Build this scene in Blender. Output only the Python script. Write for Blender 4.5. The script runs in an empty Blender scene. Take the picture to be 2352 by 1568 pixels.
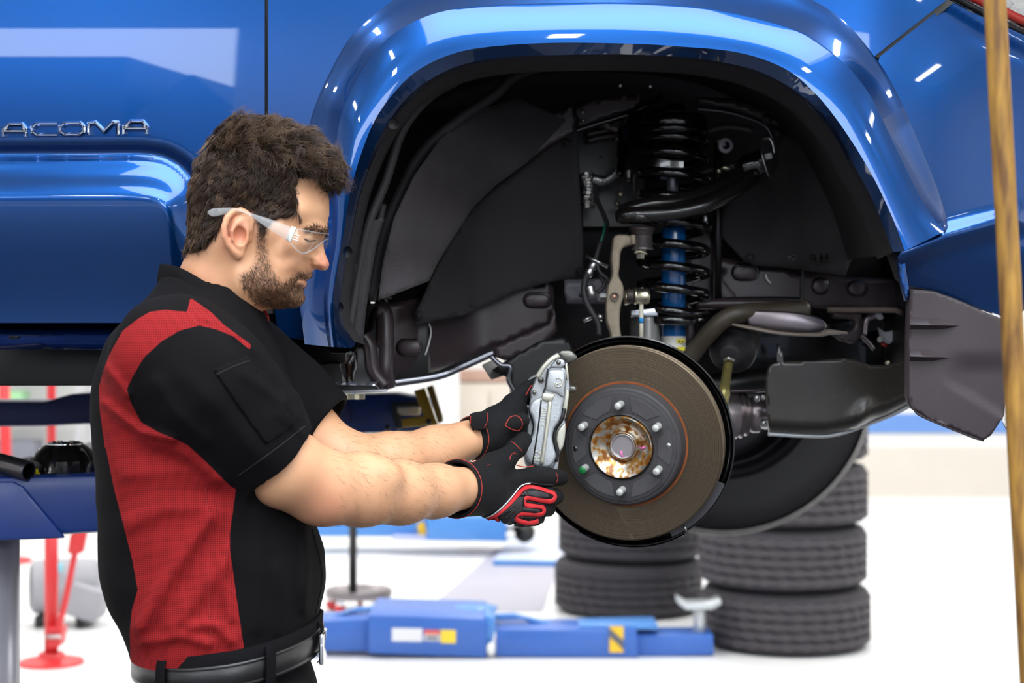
import bpy, bmesh, math, random
import numpy as np
from mathutils import Vector, Matrix
from mathutils.bvhtree import BVHTree
from mathutils.geometry import delaunay_2d_cdt

random.seed(7); RNG = np.random.default_rng(7)
SC = bpy.context.scene
COL = SC.collection

# ------------------------------------------------------------------ camera
F, CX, CY, CZ = 3800.0, 1176.0, 784.0, 1.40     # focal length in pixels of the 2352x1568 frame, eye height
cam = bpy.data.cameras.new('camera')
cam.sensor_width = 36.0
cam.lens = F / 2352.0 * 36.0
cam.dof.use_dof = True
cam.dof.focus_distance = 2.42
cam.dof.aperture_fstop = 4.8
cam.clip_start = 0.05
cam_ob = bpy.data.objects.new('camera', cam)
cam_ob.location = (0, 0, CZ)
cam_ob.rotation_euler = (math.pi / 2, 0, 0)
COL.objects.link(cam_ob)
SC.camera = cam_ob

# ------------------------------------------------------------------ daylight and exposure
world = bpy.data.worlds.new('world'); SC.world = world
world.use_nodes = True
_bg = world.node_tree.nodes['Background']
_bg.inputs['Color'].default_value = (0.86, 0.93, 1.0, 1)
_bg.inputs['Strength'].default_value = 17.0
SC.view_settings.view_transform = 'Standard'
SC.view_settings.look = 'None'
SC.view_settings.gamma = 1.0
SC.view_settings.use_curve_mapping = False
SC.view_settings.exposure = -1.0
SC.cycles.use_denoising = True
SC.cycles.max_bounces = 8
SC.cycles.diffuse_bounces = 4
SC.cycles.glossy_bounces = 4
SC.cycles.transmission_bounces = 8
SC.cycles.transparent_max_bounces = 12
SC.cycles.caustics_reflective = False
SC.cycles.caustics_refractive = False
SC.cycles.sample_clamp_indirect = 6.0
SC.cycles.blur_glossy = 0.5

# ------------------------------------------------------------------ helpers
def P(px, py, Y):
    """photo pixel at distance Y (metres from the lens plane) -> world point"""
    return Vector(((px - CX) / F * Y, Y, CZ - (py - CY) / F * Y))
def PN(px, py, Y):
    px, py, Y = np.broadcast_arrays(np.asarray(px, float), np.asarray(py, float), np.asarray(Y, float))
    return np.stack([(px - CX) / F * Y, Y, CZ - (py - CY) / F * Y], -1)
def U(Y): return Y / F                     # metres per pixel at distance Y
def lin(c):
    c = c / 255.0
    return c / 12.92 if c <= 0.04045 else ((c + 0.055) / 1.055) ** 2.4
def rgb(r, g, b): return (lin(r), lin(g), lin(b), 1.0)

WLOC = {}
def link(o, parent=None):
    COL.objects.link(o)
    if parent is not None: o.parent = parent
    return o
def tag(o, label, cat, group=None, kind=None):
    o['label'] = label
    if cat: o['category'] = cat
    if group: o['group'] = group
    if kind: o['kind'] = kind
    return o
def thing(name, loc, label, cat, group=None):
    o = bpy.data.objects.new(name, None)
    o.empty_display_size = 0.05
    o.location = loc
    WLOC[o] = Vector(loc)
    link(o); tag(o, label, cat, group)
    return o
def obj(name, V, Fc, mat, parent=None, smooth=True, label=None, angle=None, kind=None, origin=None):
    """one mesh object from world-space vertices; origin moved to its own centre"""
    V = np.asarray(V, float).reshape(-1, 3)
    c = Vector(origin) if origin is not None else Vector((V.min(0) + V.max(0)) / 2)
    me = bpy.data.meshes.new(name)
    me.from_pydata((V - np.array(c)).tolist(), [], Fc)
    me.update()
    if smooth:
        me.polygons.foreach_set('use_smooth', [True] * len(me.polygons))
        if angle: 
            try: me.set_sharp_from_angle(angle=math.radians(angle))
            except Exception: pass
    o = bpy.data.objects.new(name, me)
    for m in (mat if isinstance(mat, (list, tuple)) else [mat]):
        me.materials.append(m)
    WLOC[o] = c
    base = WLOC[parent] if parent is not None else Vector((0, 0, 0))
    o.location = c - base
    link(o, parent)
    if label: o['label'] = label
    if kind: o['kind'] = kind
    return o
def join(*meshes):
    V, Fc, n = [], [], 0
    for v, f in meshes:
        v = np.asarray(v, float).reshape(-1, 3)
        V.append(v); Fc += [tuple(i + n for i in q) for q in f]; n += len(v)
    return np.concatenate(V), Fc
def catmull(pts, n, closed=False):
    """smooth resample of a polyline to n points, even in arc length"""
    p = np.asarray(pts, float)
    if closed: p = np.vstack([p, p[:1]])
    m = len(p)
    ext = np.vstack([2 * p[0] - p[1], p, 2 * p[-1] - p[-2]]) if not closed else np.vstack([p[-2], p, p[1]])
    out = []
    S = 12
    t = np.linspace(0, 1, S, endpoint=False)[:, None]
    for i in range(m - 1):
        a, b, c, d = ext[i], ext[i + 1], ext[i + 2], ext[i + 3]
        out.append(0.5 * ((2 * b) + (-a + c) * t + (2 * a - 5 * b + 4 * c - d) * t * t + (-a + 3 * b - 3 * c + d) * t ** 3))
    out.append(p[-1:]); q = np.vstack(out)
    return even(q, n, closed)
def even(q, n, closed=False):
    q = np.asarray(q, float)
    s = np.r_[0, np.cumsum(np.linalg.norm(np.diff(q, axis=0), axis=1))]
    u = np.linspace(0, s[-1], n + 1 if closed else n)
    r = np.stack([np.interp(u, s, q[:, k]) for k in range(q.shape[1])], -1)
    return r[:-1] if closed else r
def gridmesh(G, wrap_u=False, wrap_v=False):
    """G[nu, nv, 3] -> quads"""
    nu, nv = G.shape[:2]
    f = []
    for i in range(nu if wrap_u else nu - 1):
        for j in range(nv if wrap_v else nv - 1):
            a = i * nv + j; b = i * nv + (j + 1) % nv
            c = ((i + 1) % nu) * nv + (j + 1) % nv; d = ((i + 1) % nu) * nv + j
            f.append((a, d, c, b))
    return G.reshape(-1, 3), f
def frames(path, up=None):
    p = np.asarray(path, float)
    T = np.gradient(p, axis=0); T /= np.linalg.norm(T, axis=1)[:, None] + 1e-12
    n0 = np.array(up if up is not None else (0, 0, 1.0), float)
    if abs(np.dot(n0, T[0])) > 0.95: n0 = np.array((1.0, 0, 0)) if abs(T[0][0]) < .9 else np.array((0, 1.0, 0))
    n = n0 - T[0] * np.dot(n0, T[0]); n /= np.linalg.norm(n)
    N = [n]
    for i in range(1, len(p)):
        n = N[-1] - T[i] * np.dot(N[-1], T[i]); n /= np.linalg.norm(n) + 1e-12
        N.append(n)
    N = np.array(N); B = np.cross(T, N)
    return T, N, B
def tube(path, r, seg=12, caps=True, up=None, flat=1.0, closed=False):
    """sweep a circle (radius r or list, squashed by flat on the 2nd axis) along a path"""
    p = np.asarray(path, float); r = np.broadcast_to(np.asarray(r, float), (len(p),))
    T, N, B = frames(p, up)
    a = np.linspace(0, 2 * math.pi, seg, endpoint=False)
    G = p[:, None] + r[:, None, None] * (np.cos(a)[None, :, None] * N[:, None] + flat * np.sin(a)[None, :, None] * B[:, None])
    V, f = gridmesh(G, wrap_u=closed, wrap_v=True)
    if caps and not closed:
        f.append(tuple(range(seg))); k = (len(p) - 1) * seg
        f.append(tuple(k + i for i in reversed(range(seg))))
    return V, f
def lathe(profile, origin, axis, seg=32, cap0=False, cap1=False, a0=0.0, a1=None):
    """profile [(radius, height along axis)]"""
    ax = np.array(axis, float); ax /= np.linalg.norm(ax)
    t = np.array((0, 0, 1.0)) if abs(ax[2]) < 0.9 else np.array((1.0, 0, 0))
    u = np.cross(t, ax); u /= np.linalg.norm(u); v = np.cross(ax, u)
    full = a1 is None
    a = np.linspace(0, 2 * math.pi, seg, endpoint=False) if full else np.linspace(a0, a1, seg)
    pr = np.asarray(profile, float)
    G = np.asarray(origin, float) + pr[:, 1][:, None, None] * ax + pr[:, 0][:, None, None] * (np.cos(a)[None, :, None] * u + np.sin(a)[None, :, None] * v)
    V, f = gridmesh(G, wrap_v=full)
    if cap0: f.append(tuple(range(seg)))
    if cap1:
        k = (len(pr) - 1) * seg; f.append(tuple(k + i for i in reversed(range(seg))))
    return V, f
def cyl(p0, p1, r, seg=20, bev=0.0):
    p0 = np.asarray(p0, float); p1 = np.asarray(p1, float); L = np.linalg.norm(p1 - p0)
    b = min(bev, r * .45, L * .45)
    pr = [(r - b, 0), (r, b), (r, L - b), (r - b, L)] if b > 0 else [(r, 0), (r, L)]
    return lathe(pr, p0, p1 - p0, seg, True, True)
def bevel_mesh(V, f, w, seg=2, ang=30):
    bm = bmesh.new()
    vs = [bm.verts.new(v) for v in np.asarray(V)]
    for q in f:
        try: bm.faces.new([vs[i] for i in q])
        except ValueError: pass
    bmesh.ops.recalc_face_normals(bm, faces=bm.faces)
    ed = [e for e in bm.edges if len(e.link_faces) == 2 and e.calc_face_angle(0) > math.radians(ang)]
    bmesh.ops.bevel(bm, geom=ed, offset=w, segments=seg, affect='EDGES', profile=0.5, clamp_overlap=True)
    bm.verts.index_update()
    out = np.array([v.co[:] for v in bm.verts]), [tuple(v.index for v in q.verts) for q in bm.faces]
    bm.free(); return out
def box(c, s, bev=0.0, rot=None, seg=2):
    c = np.asarray(c, float); h = np.asarray(s, float) / 2
    V = np.array([(x, y, z) for x in (-1, 1) for y in (-1, 1) for z in (-1, 1)], float) * h
    f = [(0, 1, 3, 2), (4, 6, 7, 5), (0, 4, 5, 1), (2, 3, 7, 6), (0, 2, 6, 4), (1, 5, 7, 3)]
    if bev > 0: V, f = bevel_mesh(V, f, bev, seg)
    if rot is not None: V = V @ np.array(rot.to_3x3() if hasattr(rot, 'to_3x3') else rot).T
    return V + c, f
def prism(poly, d, bev=0.0, seg=2):
    """closed polygon of world points extruded by vector d"""
    p = np.asarray(poly, float); n = len(p); d = np.asarray(d, float)
    V = np.vstack([p, p + d])
    f = [tuple(range(n)), tuple(reversed(range(n, 2 * n)))] + [(i, n + i, n + (i + 1) % n, (i + 1) % n) for i in range(n)]
    if bev > 0: return bevel_mesh(V, f, bev, seg)
    return V, f
def pxprism(poly, Y, depth, bev=0.0, seg=2):
    """outline given in photo pixels at distance Y, extruded straight back by depth"""
    return prism([P(x, y, Y) for x, y in poly], (0, depth, 0), bev, seg)
def inpoly(x, y, poly):
    poly = np.asarray(poly, float); x = np.asarray(x, float); y = np.asarray(y, float)
    r = np.zeros(x.shape, bool); j = len(poly) - 1
    for i in range(len(poly)):
        xi, yi = poly[i]; xj, yj = poly[j]
        with np.errstate(divide='ignore', invalid='ignore'):
            c = ((yi > y) != (yj > y)) & (x < (xj - xi) * (y - yi) / (yj - yi + 1e-12) + xi)
        r ^= c; j = i
    return r
def segdist(x, y, line, closed=False):
    line = np.asarray(line, float); x = np.asarray(x, float); y = np.asarray(y, float)
    d = np.full(x.shape, 1e9); n = len(line)
    for i in range(n if closed else n - 1):
        a = line[i]; b = line[(i + 1) % n]; ab = b - a
        t = np.clip(((x - a[0]) * ab[0] + (y - a[1]) * ab[1]) / (ab @ ab + 1e-12), 0, 1)
        d = np.minimum(d, np.hypot(x - a[0] - t * ab[0], y - a[1] - t * ab[1]))
    return d
def sdpoly(x, y, poly):
    """signed distance, negative inside"""
    d = segdist(x, y, poly, True)
    return np.where(inpoly(x, y, poly), -d, d)
def sstep(a, b, x):
    t = np.clip((x - a) / (b - a), 0, 1); return t * t * (3 - 2 * t)
def panel(poly, Yf, step=14, rim=0.0, smooth_n=None, holes=(), edge=None):
    """sheet with an exact outline (photo pixels) laid on the surface distance Yf(px, py); rim turns the edge back"""
    poly = np.asarray(poly, float)
    if smooth_n: poly = catmull(poly, smooth_n, closed=True)
    per = np.linalg.norm(np.roll(poly, -1, 0) - poly, axis=1).sum()
    if not smooth_n and edge != 'raw':
        pts = []
        for a, b in zip(poly, np.roll(poly, -1, 0)):
            k = max(1, int(np.linalg.norm(b - a) / step))
            pts += [a + (b - a) * t / k for t in range(k)]
        poly = np.array(pts)
    loops = [poly] + [np.asarray(h, float) for h in holes]
    lo, hi = poly.min(0), poly.max(0)
    gx, gy = np.meshgrid(np.arange(lo[0] + step * .5, hi[0], step), np.arange(lo[1] + step * .5, hi[1], step))
    gx = gx.ravel(); gy = gy.ravel()
    ok = sdpoly(gx, gy, poly) < -step * .45
    for h in loops[1:]: ok &= sdpoly(gx, gy, h) > step * .45
    vs = [Vector((float(a), float(b))) for L in loops for a, b in L]; ed = []; n = 0
    for L in loops:
        ed += [(n + i, n + (i + 1) % len(L)) for i in range(len(L))]; n += len(L)
    vs += [Vector((float(a), float(b))) for a, b in zip(gx[ok], gy[ok])]
    r = delaunay_2d_cdt(vs, ed, [], 0, 1e-6)
    v2 = np.array([v[:] for v in r[0]])
    cen = np.array([v2[list(q)].mean(0) for q in r[2]])
    keep = inpoly(cen[:, 0], cen[:, 1], poly)
    for h in loops[1:]: keep &= ~inpoly(cen[:, 0], cen[:, 1], h)
    faces = [tuple(q) for q, k in zip(r[2], keep) if k]
    Yv = np.broadcast_to(np.asarray(Yf(v2[:, 0], v2[:, 1]) if callable(Yf) else Yf, float), (len(v2),))
    V = PN(v2[:, 0], v2[:, 1], Yv)
    # face the camera
    out = []
    for q in faces:
        a, b, c = V[q[0]], V[q[1]], V[q[2]]
        out.append(q if np.cross(b - a, c - a)[1] < 0 else tuple(reversed(q)))
    if rim:
        cnt = {}
        for q in out:
            for i in range(len(q)):
                e = (q[i], q[(i + 1) % len(q)]); cnt[e] = 1
        bd = [e for e in cnt if (e[1], e[0]) not in cnt]
        idx = {}; ex = []
        for e in bd:
            for k in e:
                if k not in idx: idx[k] = len(V) + len(ex); ex.append(V[k] + np.array((0, rim, 0)))
        V = np.vstack([V, ex])
        out += [(e[1], e[0], idx[e[0]], idx[e[1]]) for e in bd]
    return V, out
def loft(rails, n, closed=False):
    """smooth surface through rails of (px, py, Y)"""
    R = []
    for r in rails:
        r = np.asarray(r, float); q = catmull(r, n)
        R.append(PN(q[:, 0], q[:, 1], q[:, 2]))
    return np.stack(R)
def resample_across(G, k):
    """Catmull-Rom subdivision across rails"""
    n = G.shape[0]; out = []
    ext = np.concatenate([2 * G[:1] - G[1:2], G, 2 * G[-1:] - G[-2:-1]])
    for i in range(n - 1):
        a, b, c, d = ext[i], ext[i + 1], ext[i + 2], ext[i + 3]
        for t in np.linspace(0, 1, k, endpoint=False):
            out.append(0.5 * ((2 * b) + (-a + c) * t + (2 * a - 5 * b + 4 * c - d) * t * t + (-a + 3 * b - 3 * c + d) * t ** 3))
    out.append(G[-1]); return np.stack(out)
def ellipsoid(c, r, seg=20, rings=12, rot=None):
    th = np.linspace(0, math.pi, rings); a = np.linspace(0, 2 * math.pi, seg, endpoint=False)
    G = np.stack([np.sin(th)[:, None] * np.cos(a), np.sin(th)[:, None] * np.sin(a), np.cos(th)[:, None] * np.ones(seg)], -1) * np.asarray(r, float)
    if rot is not None: G = G @ np.array(rot.to_3x3()).T
    return gridmesh(G + np.asarray(c, float), wrap_v=True)
def text_mesh(s, size, depth, origin, xdir, ydir, spacing=1.0):
    cu = bpy.data.curves.new('t', 'FONT'); cu.body = s; cu.size = size; cu.extrude = depth / 2
    cu.align_x = 'CENTER'; cu.align_y = 'CENTER'; cu.space_character = spacing; cu.resolution_u = 3
    o = bpy.data.objects.new('t', cu); COL.objects.link(o)
    dg = bpy.context.evaluated_depsgraph_get(); me = o.evaluated_get(dg).to_mesh()
    V = np.array([v.co[:] for v in me.vertices]); f = [tuple(p.vertices) for p in me.polygons]
    o.to_mesh_clear(); bpy.data.objects.remove(o); bpy.data.curves.remove(cu)
    x = np.asarray(xdir, float); x /= np.linalg.norm(x); y = np.asarray(ydir, float); y /= np.linalg.norm(y); z = np.cross(x, y)
    return np.asarray(origin, float) + V[:, :1] * x + V[:, 1:2] * y + V[:, 2:] * z, f

# -- signed distance fields -> mesh (surface nets)
def surface_net(f, lo, h):
    """f[nx,ny,nz] samples, returns verts, quads"""
    s = f < 0
    nx, ny, nz = f.shape
    c = np.zeros((nx - 1, ny - 1, nz - 1), np.uint8)
    for dx in (0, 1):
        for dy in (0, 1):
            for dz in (0, 1):
                c += s[dx:nx - 1 + dx, dy:ny - 1 + dy, dz:nz - 1 + dz]
    act = (c > 0) & (c < 8)
    I, J, K = np.nonzero(act)
    idx = -np.ones(act.shape, np.int64); idx[I, J, K] = np.arange(len(I))
    acc = np.zeros((len(I), 3)); cnt = np.zeros(len(I))
    corners = [(a, b, d) for a in (0, 1) for b in (0, 1) for d in (0, 1)]
    for p in corners:
        for ax in range(3):
            if p[ax]: continue
            q = list(p); q[ax] = 1
            f0 = f[I + p[0], J + p[1], K + p[2]]; f1 = f[I + q[0], J + q[1], K + q[2]]
            m = (f0 < 0) != (f1 < 0)
            t = np.where(m, f0 / np.where(m, f0 - f1, 1), 0)
            pos = np.tile(np.array(p, float), (len(I), 1)); pos[:, ax] += t
            acc[m] += pos[m]; cnt[m] += 1
    V = (np.stack([I, J, K], -1) + acc / cnt[:, None]) * h + np.asarray(lo, float)
    F4 = []
    for ax in range(3):
        a0, a1 = [k for k in range(3) if k != ax]
        sl0 = [slice(None)] * 3; sl1 = [slice(None)] * 3
        sl0[ax] = slice(0, -1); sl1[ax] = slice(1, None)
        m = s[tuple(sl0)] != s[tuple(sl1)]
        E = np.stack(np.nonzero(m), -1)
        E = E[(E[:, a0] > 0) & (E[:, a1] > 0) & (E[:, a0] < f.shape[a0] - 1) & (E[:, a1] < f.shape[a1] - 1)]
        ins = s[E[:, 0], E[:, 1], E[:, 2]]
        def g(d0, d1):
            q = E.copy(); q[:, a0] -= d0; q[:, a1] -= d1
            return idx[q[:, 0], q[:, 1], q[:, 2]]
        quad = np.stack([g(1, 1), g(0, 1), g(0, 0), g(1, 0)], -1)
        flip = ins if ax != 1 else ~ins
        quad[~flip] = quad[~flip][:, ::-1]
        F4.append(quad)
    F4 = np.concatenate(F4); F4 = F4[(F4 >= 0).all(1)]
    return V, F4
def relax(V, Fq, it=1, w=0.5):
    n = len(V)
    E = np.concatenate([Fq[:, [0, 1]], Fq[:, [1, 2]], Fq[:, [2, 3]], Fq[:, [3, 0]]])
    for _ in range(it):
        acc = np.zeros_like(V); c = np.zeros(n)
        for a, b in ((0, 1), (1, 0)):
            for k in range(3): acc[:, k] += np.bincount(E[:, a], V[E[:, b], k], n)
            c += np.bincount(E[:, a], minlength=n)
        V = V * (1 - w) + w * acc / np.maximum(c, 1)[:, None]
    return V
def sgrid(lo, hi, h):
    lo = np.asarray(lo, float); hi = np.asarray(hi, float)
    ax = [np.arange(lo[k], hi[k] + h, h, dtype=np.float32) for k in range(3)]
    return lo, np.meshgrid(*ax, indexing='ij')
def smin(a, b, k):
    hh = np.clip(0.5 + 0.5 * (b - a) / k, 0, 1)
    return b * (1 - hh) + a * hh - k * hh * (1 - hh)
def smax(a, b, k): return -smin(-a, -b, k)
def s_cap(G, a, b, ra, rb):
    """tapered capsule"""
    a = np.asarray(a, np.float32); b = np.asarray(b, np.float32); ab = b - a
    X, Y, Z = G
    t = np.clip(((X - a[0]) * ab[0] + (Y - a[1]) * ab[1] + (Z - a[2]) * ab[2]) / (ab @ ab), 0, 1)
    d = np.sqrt((X - a[0] - t * ab[0]) ** 2 + (Y - a[1] - t * ab[1]) ** 2 + (Z - a[2] - t * ab[2]) ** 2)
    return d - (ra + (rb - ra) * t)
def s_ell(G, c, r, R=None):
    X, Y, Z = (G[k] - np.float32(c[k]) for k in range(3))
    if R is not None:
        R = np.array(R.to_3x3()).T
        X, Y, Z = (R[k, 0] * X + R[k, 1] * Y + R[k, 2] * Z for k in range(3))
    q = np.sqrt((X / r[0]) ** 2 + (Y / r[1]) ** 2 + (Z / r[2]) ** 2)
    return (q - 1) * min(r)
def s_box(G, c, r, rad, R=None):
    X, Y, Z = (G[k] - np.float32(c[k]) for k in range(3))
    if R is not None:
        R = np.array(R.to_3x3()).T
        X, Y, Z = (R[k, 0] * X + R[k, 1] * Y + R[k, 2] * Z for k in range(3))
    q = [np.abs(v) - (rr - rad) for v, rr in zip((X, Y, Z), r)]
    o = np.sqrt(sum(np.maximum(v, 0) ** 2 for v in q))
    return o + np.minimum(np.maximum(np.maximum(q[0], q[1]), q[2]), 0) - rad
def add_attr(o, name, vals):
    a = o.data.attributes.new(name, 'FLOAT', 'POINT'); a.data.foreach_set('value', np.asarray(vals, np.float32))
def bvh_of(*os_):
    V, f, n = [], [], 0
    for o in os_:
        w = WLOC[o]
        V += [v.co + w for v in o.data.vertices]; f += [tuple(i + n for i in p.vertices) for p in o.data.polygons]; n = len(V)
    return BVHTree.FromPolygons(V, f)
CAMV = Vector((0, 0, CZ))
def hit_Y(bvh, px, py, default):
    """distance Y at which the sight line through a pixel meets a surface"""
    out = np.empty(len(px))
    for i, (a, b) in enumerate(zip(px, py)):
        d = (P(a, b, 1.0) - CAMV).normalized()
        h = bvh.ray_cast(CAMV, d)
        out[i] = h[0][1] if h[0] is not None else np.nan
    bad = np.isnan(out)
    if bad.any():
        if (~bad).any():
            gx = np.asarray(px)[~bad]; gy = np.asarray(py)[~bad]; gv = out[~bad]
            for i in np.nonzero(bad)[0]:
                out[i] = gv[np.argmin((gx - px[i]) ** 2 + (gy - py[i]) ** 2)]
        else: out[:] = default
    return out

# ------------------------------------------------------------------ materials
MATS = {}
def mat(name, col=None, rough=0.5, metal=0.0, coat=0.0, coat_rough=0.03, var=0.0, var_scale=20.0, bump=0.0, bump_scale=200.0,
        emit=None, emit_s=0.0, trans=0.0, alpha=1.0, ior=1.5, sss=0.0, spec=0.5, rough_var=0.0, sheen=0.0):
    if name in MATS: return MATS[name]
    m = bpy.data.materials.new(name); m.use_nodes = True; MATS[name] = m
    nt = m.node_tree; b = nt.nodes['Principled BSDF']
    b.inputs['Base Color'].default_value = col
    b.inputs['Roughness'].default_value = rough; b.inputs['Metallic'].default_value = metal
    b.inputs['Coat Weight'].default_value = coat; b.inputs['Coat Roughness'].default_value = coat_rough
    b.inputs['Transmission Weight'].default_value = trans; b.inputs['Alpha'].default_value = alpha
    b.inputs['IOR'].default_value = ior; b.inputs['Specular IOR Level'].default_value = spec
    if sss: b.inputs['Subsurface Weight'].default_value = sss; b.inputs['Subsurface Radius'].default_value = (0.012, 0.005, 0.003); b.inputs['Subsurface Scale'].default_value = 0.4
    if sheen: b.inputs['Sheen Weight'].default_value = sheen
    if emit: b.inputs['Emission Color'].default_value = emit; b.inputs['Emission Strength'].default_value = emit_s
    if var or bump or rough_var:
        tc = nt.nodes.new('ShaderNodeTexCoord')
    if var or rough_var:
        nz = nt.nodes.new('ShaderNodeTexNoise'); nz.inputs['Scale'].default_value = var_scale; nz.inputs['Detail'].default_value = 5
        nt.links.new(tc.outputs['Object'], nz.inputs['Vector'])
    if var:
        mx = nt.nodes.new('ShaderNodeMix'); mx.data_type = 'RGBA'
        c = np.array(col[:3])
        mx.inputs['A'].default_value = (*np.clip(c * (1 - var), 0, 1), 1); mx.inputs['B'].default_value = (*np.clip(c * (1 + var), 0, 1), 1)
        nt.links.new(nz.outputs['Fac'], mx.inputs['Factor']); nt.links.new(mx.outputs['Result'], b.inputs['Base Color'])
    if rough_var:
        mr = nt.nodes.new('ShaderNodeMapRange'); mr.inputs['From Min'].default_value = .3; mr.inputs['From Max'].default_value = .7
        mr.inputs['To Min'].default_value = max(0, rough - rough_var); mr.inputs['To Max'].default_value = min(1, rough + rough_var)
        nt.links.new(nz.outputs['Fac'], mr.inputs['Value']); nt.links.new(mr.outputs['Result'], b.inputs['Roughness'])
    if bump:
        nb = nt.nodes.new('ShaderNodeTexNoise'); nb.inputs['Scale'].default_value = bump_scale; nb.inputs['Detail'].default_value = 3
        bp = nt.nodes.new('ShaderNodeBump'); bp.inputs['Strength'].default_value = bump; bp.inputs['Distance'].default_value = 0.002
        nt.links.new(tc.outputs['Object'], nb.inputs['Vector']); nt.links.new(nb.outputs['Fac'], bp.inputs['Height']); nt.links.new(bp.outputs['Normal'], b.inputs['Normal'])
    return m
def nodes_of(m): return m.node_tree, m.node_tree.nodes, m.node_tree.links, m.node_tree.nodes['Principled BSDF']

M_paint = mat('blue_metallic_paint', (0.0015, 0.064, 0.27, 1), rough=0.27, metal=0.88, coat=1.0, coat_rough=0.02)
M_plastic = mat('black_plastic', rgb(38, 35, 38), rough=0.62, bump=0.15, bump_scale=900)
M_liner = mat('wheel_liner_black', rgb(36, 33, 36), rough=0.68, var=0.5, var_scale=9, bump=0.35, bump_scale=420)
M_black = mat('satin_black', rgb(16, 15, 17), rough=0.4)
M_gloss = mat('gloss_black', rgb(9, 8, 10), rough=0.16, coat=0.6)
M_frame = mat('frame_enamel', rgb(62, 51, 54), rough=0.33, var=0.25, var_scale=12, rough_var=0.08)
M_chrome = mat('chrome', (0.82, 0.83, 0.85, 1), rough=0.06, metal=1.0)
M_steel = mat('bare_steel', (0.52, 0.52, 0.52, 1), rough=0.32, metal=1.0, var=0.15, var_scale=60)
M_zinc = mat('zinc_plate', (0.62, 0.57, 0.42, 1), rough=0.3, metal=1.0, var=.15, var_scale=50)
M_cast = mat('cast_iron', rgb(150, 138, 120), rough=0.55, metal=0.6, var=0.3, var_scale=90, bump=0.5, bump_scale=700)
M_rubber = mat('rubber', rgb(34, 32, 35), rough=0.6, bump=0.1, bump_scale=300)
M_liftblue = mat('lift_blue', rgb(16, 52, 124), rough=0.42, coat=0.25, coat_rough=.2, var=0.25, var_scale=7, rough_var=.1)
M_white = mat('white_paint', rgb(235, 235, 235), rough=0.45)
# ------------------------------------------------------------------ room: floor, walls, ceiling, bay doors behind the camera
M_floor = mat('white_epoxy_floor', (0.82, 0.82, 0.82, 1), rough=0.35, rough_var=0.05, var_scale=1.2)
M_bay = mat('grey_bay_floor', rgb(62, 62, 66), rough=0.5, var=.08, var_scale=2)
M_wall = mat('white_wall', (0.80, 0.80, 0.79, 1), rough=0.8, var=0.03, var_scale=2)
M_ceil = mat('white_ceiling', (0.80, 0.80, 0.80, 1), rough=0.9)
def struct(name, mesh, m):
    o = obj(name, *mesh, m, smooth=False); o['kind'] = 'structure'; return o
XL, XR, YF, YB, ZC = -8.5, 8.5, -7.0, 15.0, 5.4
struct('floor', box(((XL + XR) / 2, (YF + YB) / 2, -0.05), (XR - XL + .4, YB - YF + .4, 0.1)), M_floor)
struct('floor_bay', box((0, -1.2, 0.004), (15, 11.2, 0.008)), M_bay)  # unseen dark slab added so the lower door mirrors a dark floor
ROOF_FILL = (-1.6, 3.6, -3.3, 1.2)        # unseen roof opening added to brighten the flare and the man from above
struct('ceiling', join(*[box(((a + b) / 2, (c + d) / 2, ZC + .05), (b - a, d - c, .1)) for a, b, c, d in
       ((XL - .2, ROOF_FILL[0], YF - .2, YB + .2), (ROOF_FILL[1], XR + .2, YF - .2, YB + .2), (ROOF_FILL[0], ROOF_FILL[1], YF - .2, ROOF_FILL[2]), (ROOF_FILL[0], ROOF_FILL[1], ROOF_FILL[3], YB + .2))]), M_ceil)
for k, x in enumerate((ROOF_FILL[0], ROOF_FILL[1])):
    struct(f'trim_{k + 2}', box((x, (ROOF_FILL[2] + ROOF_FILL[3]) / 2, ZC - .02), (.06, ROOF_FILL[3] - ROOF_FILL[2], .06)), M_ceil)
struct('wall_left', box((XL - .1, (YF + YB) / 2, ZC / 2), (0.2, YB - YF, ZC)), M_wall)
struct('wall_right', box((XR + .1, (YF + YB) / 2, ZC / 2), (0.2, YB - YF, ZC)), M_wall)
struct('wall_back', box((0, YB + .1, ZC / 2), (XR - XL, 0.2, ZC)), M_wall)
M_wband = mat('wall_blue_band', rgb(95, 135, 198), rough=0.6)
M_wbase = mat('wall_beige_base', rgb(214, 207, 197), rough=0.7, var=.05, var_scale=2)
struct('trim_1', box((4.2, YB - .012, 0.66), (8.6, 0.02, 0.17)), M_wband)
struct('baseboard_back', box((4.2, YB - .015, 0.22), (8.6, 0.03, 0.44)), M_wbase)
# wall behind the camera with two open bay doors
BZ = 4.55
BAYS = [(-6.3, -2.05), (0.4, 4.6)]
segs = [(XL, BAYS[0][0], 0, ZC), (BAYS[0][1], BAYS[1][0], 0, ZC), (BAYS[1][1], XR, 0, ZC),
        (BAYS[0][0], BAYS[0][1], BZ, ZC), (BAYS[1][0], BAYS[1][1], BZ, ZC)]
struct('wall_front', join(*[box(((a + b) / 2, YF - .1, (c + d) / 2), (b - a, 0.2, d - c)) for a, b, c, d in segs]), M_wall)
L = bpy.data.lights.new('added_roof_daylight', 'AREA'); L.shape = 'RECTANGLE'; L.size = ROOF_FILL[1] - ROOF_FILL[0]; L.size_y = ROOF_FILL[3] - ROOF_FILL[2]
L.cycles.is_portal = True
lo = bpy.data.objects.new('added_roof_daylight', L); lo.location = ((ROOF_FILL[0] + ROOF_FILL[1]) / 2, (ROOF_FILL[2] + ROOF_FILL[3]) / 2, ZC - .06); link(lo)
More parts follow.
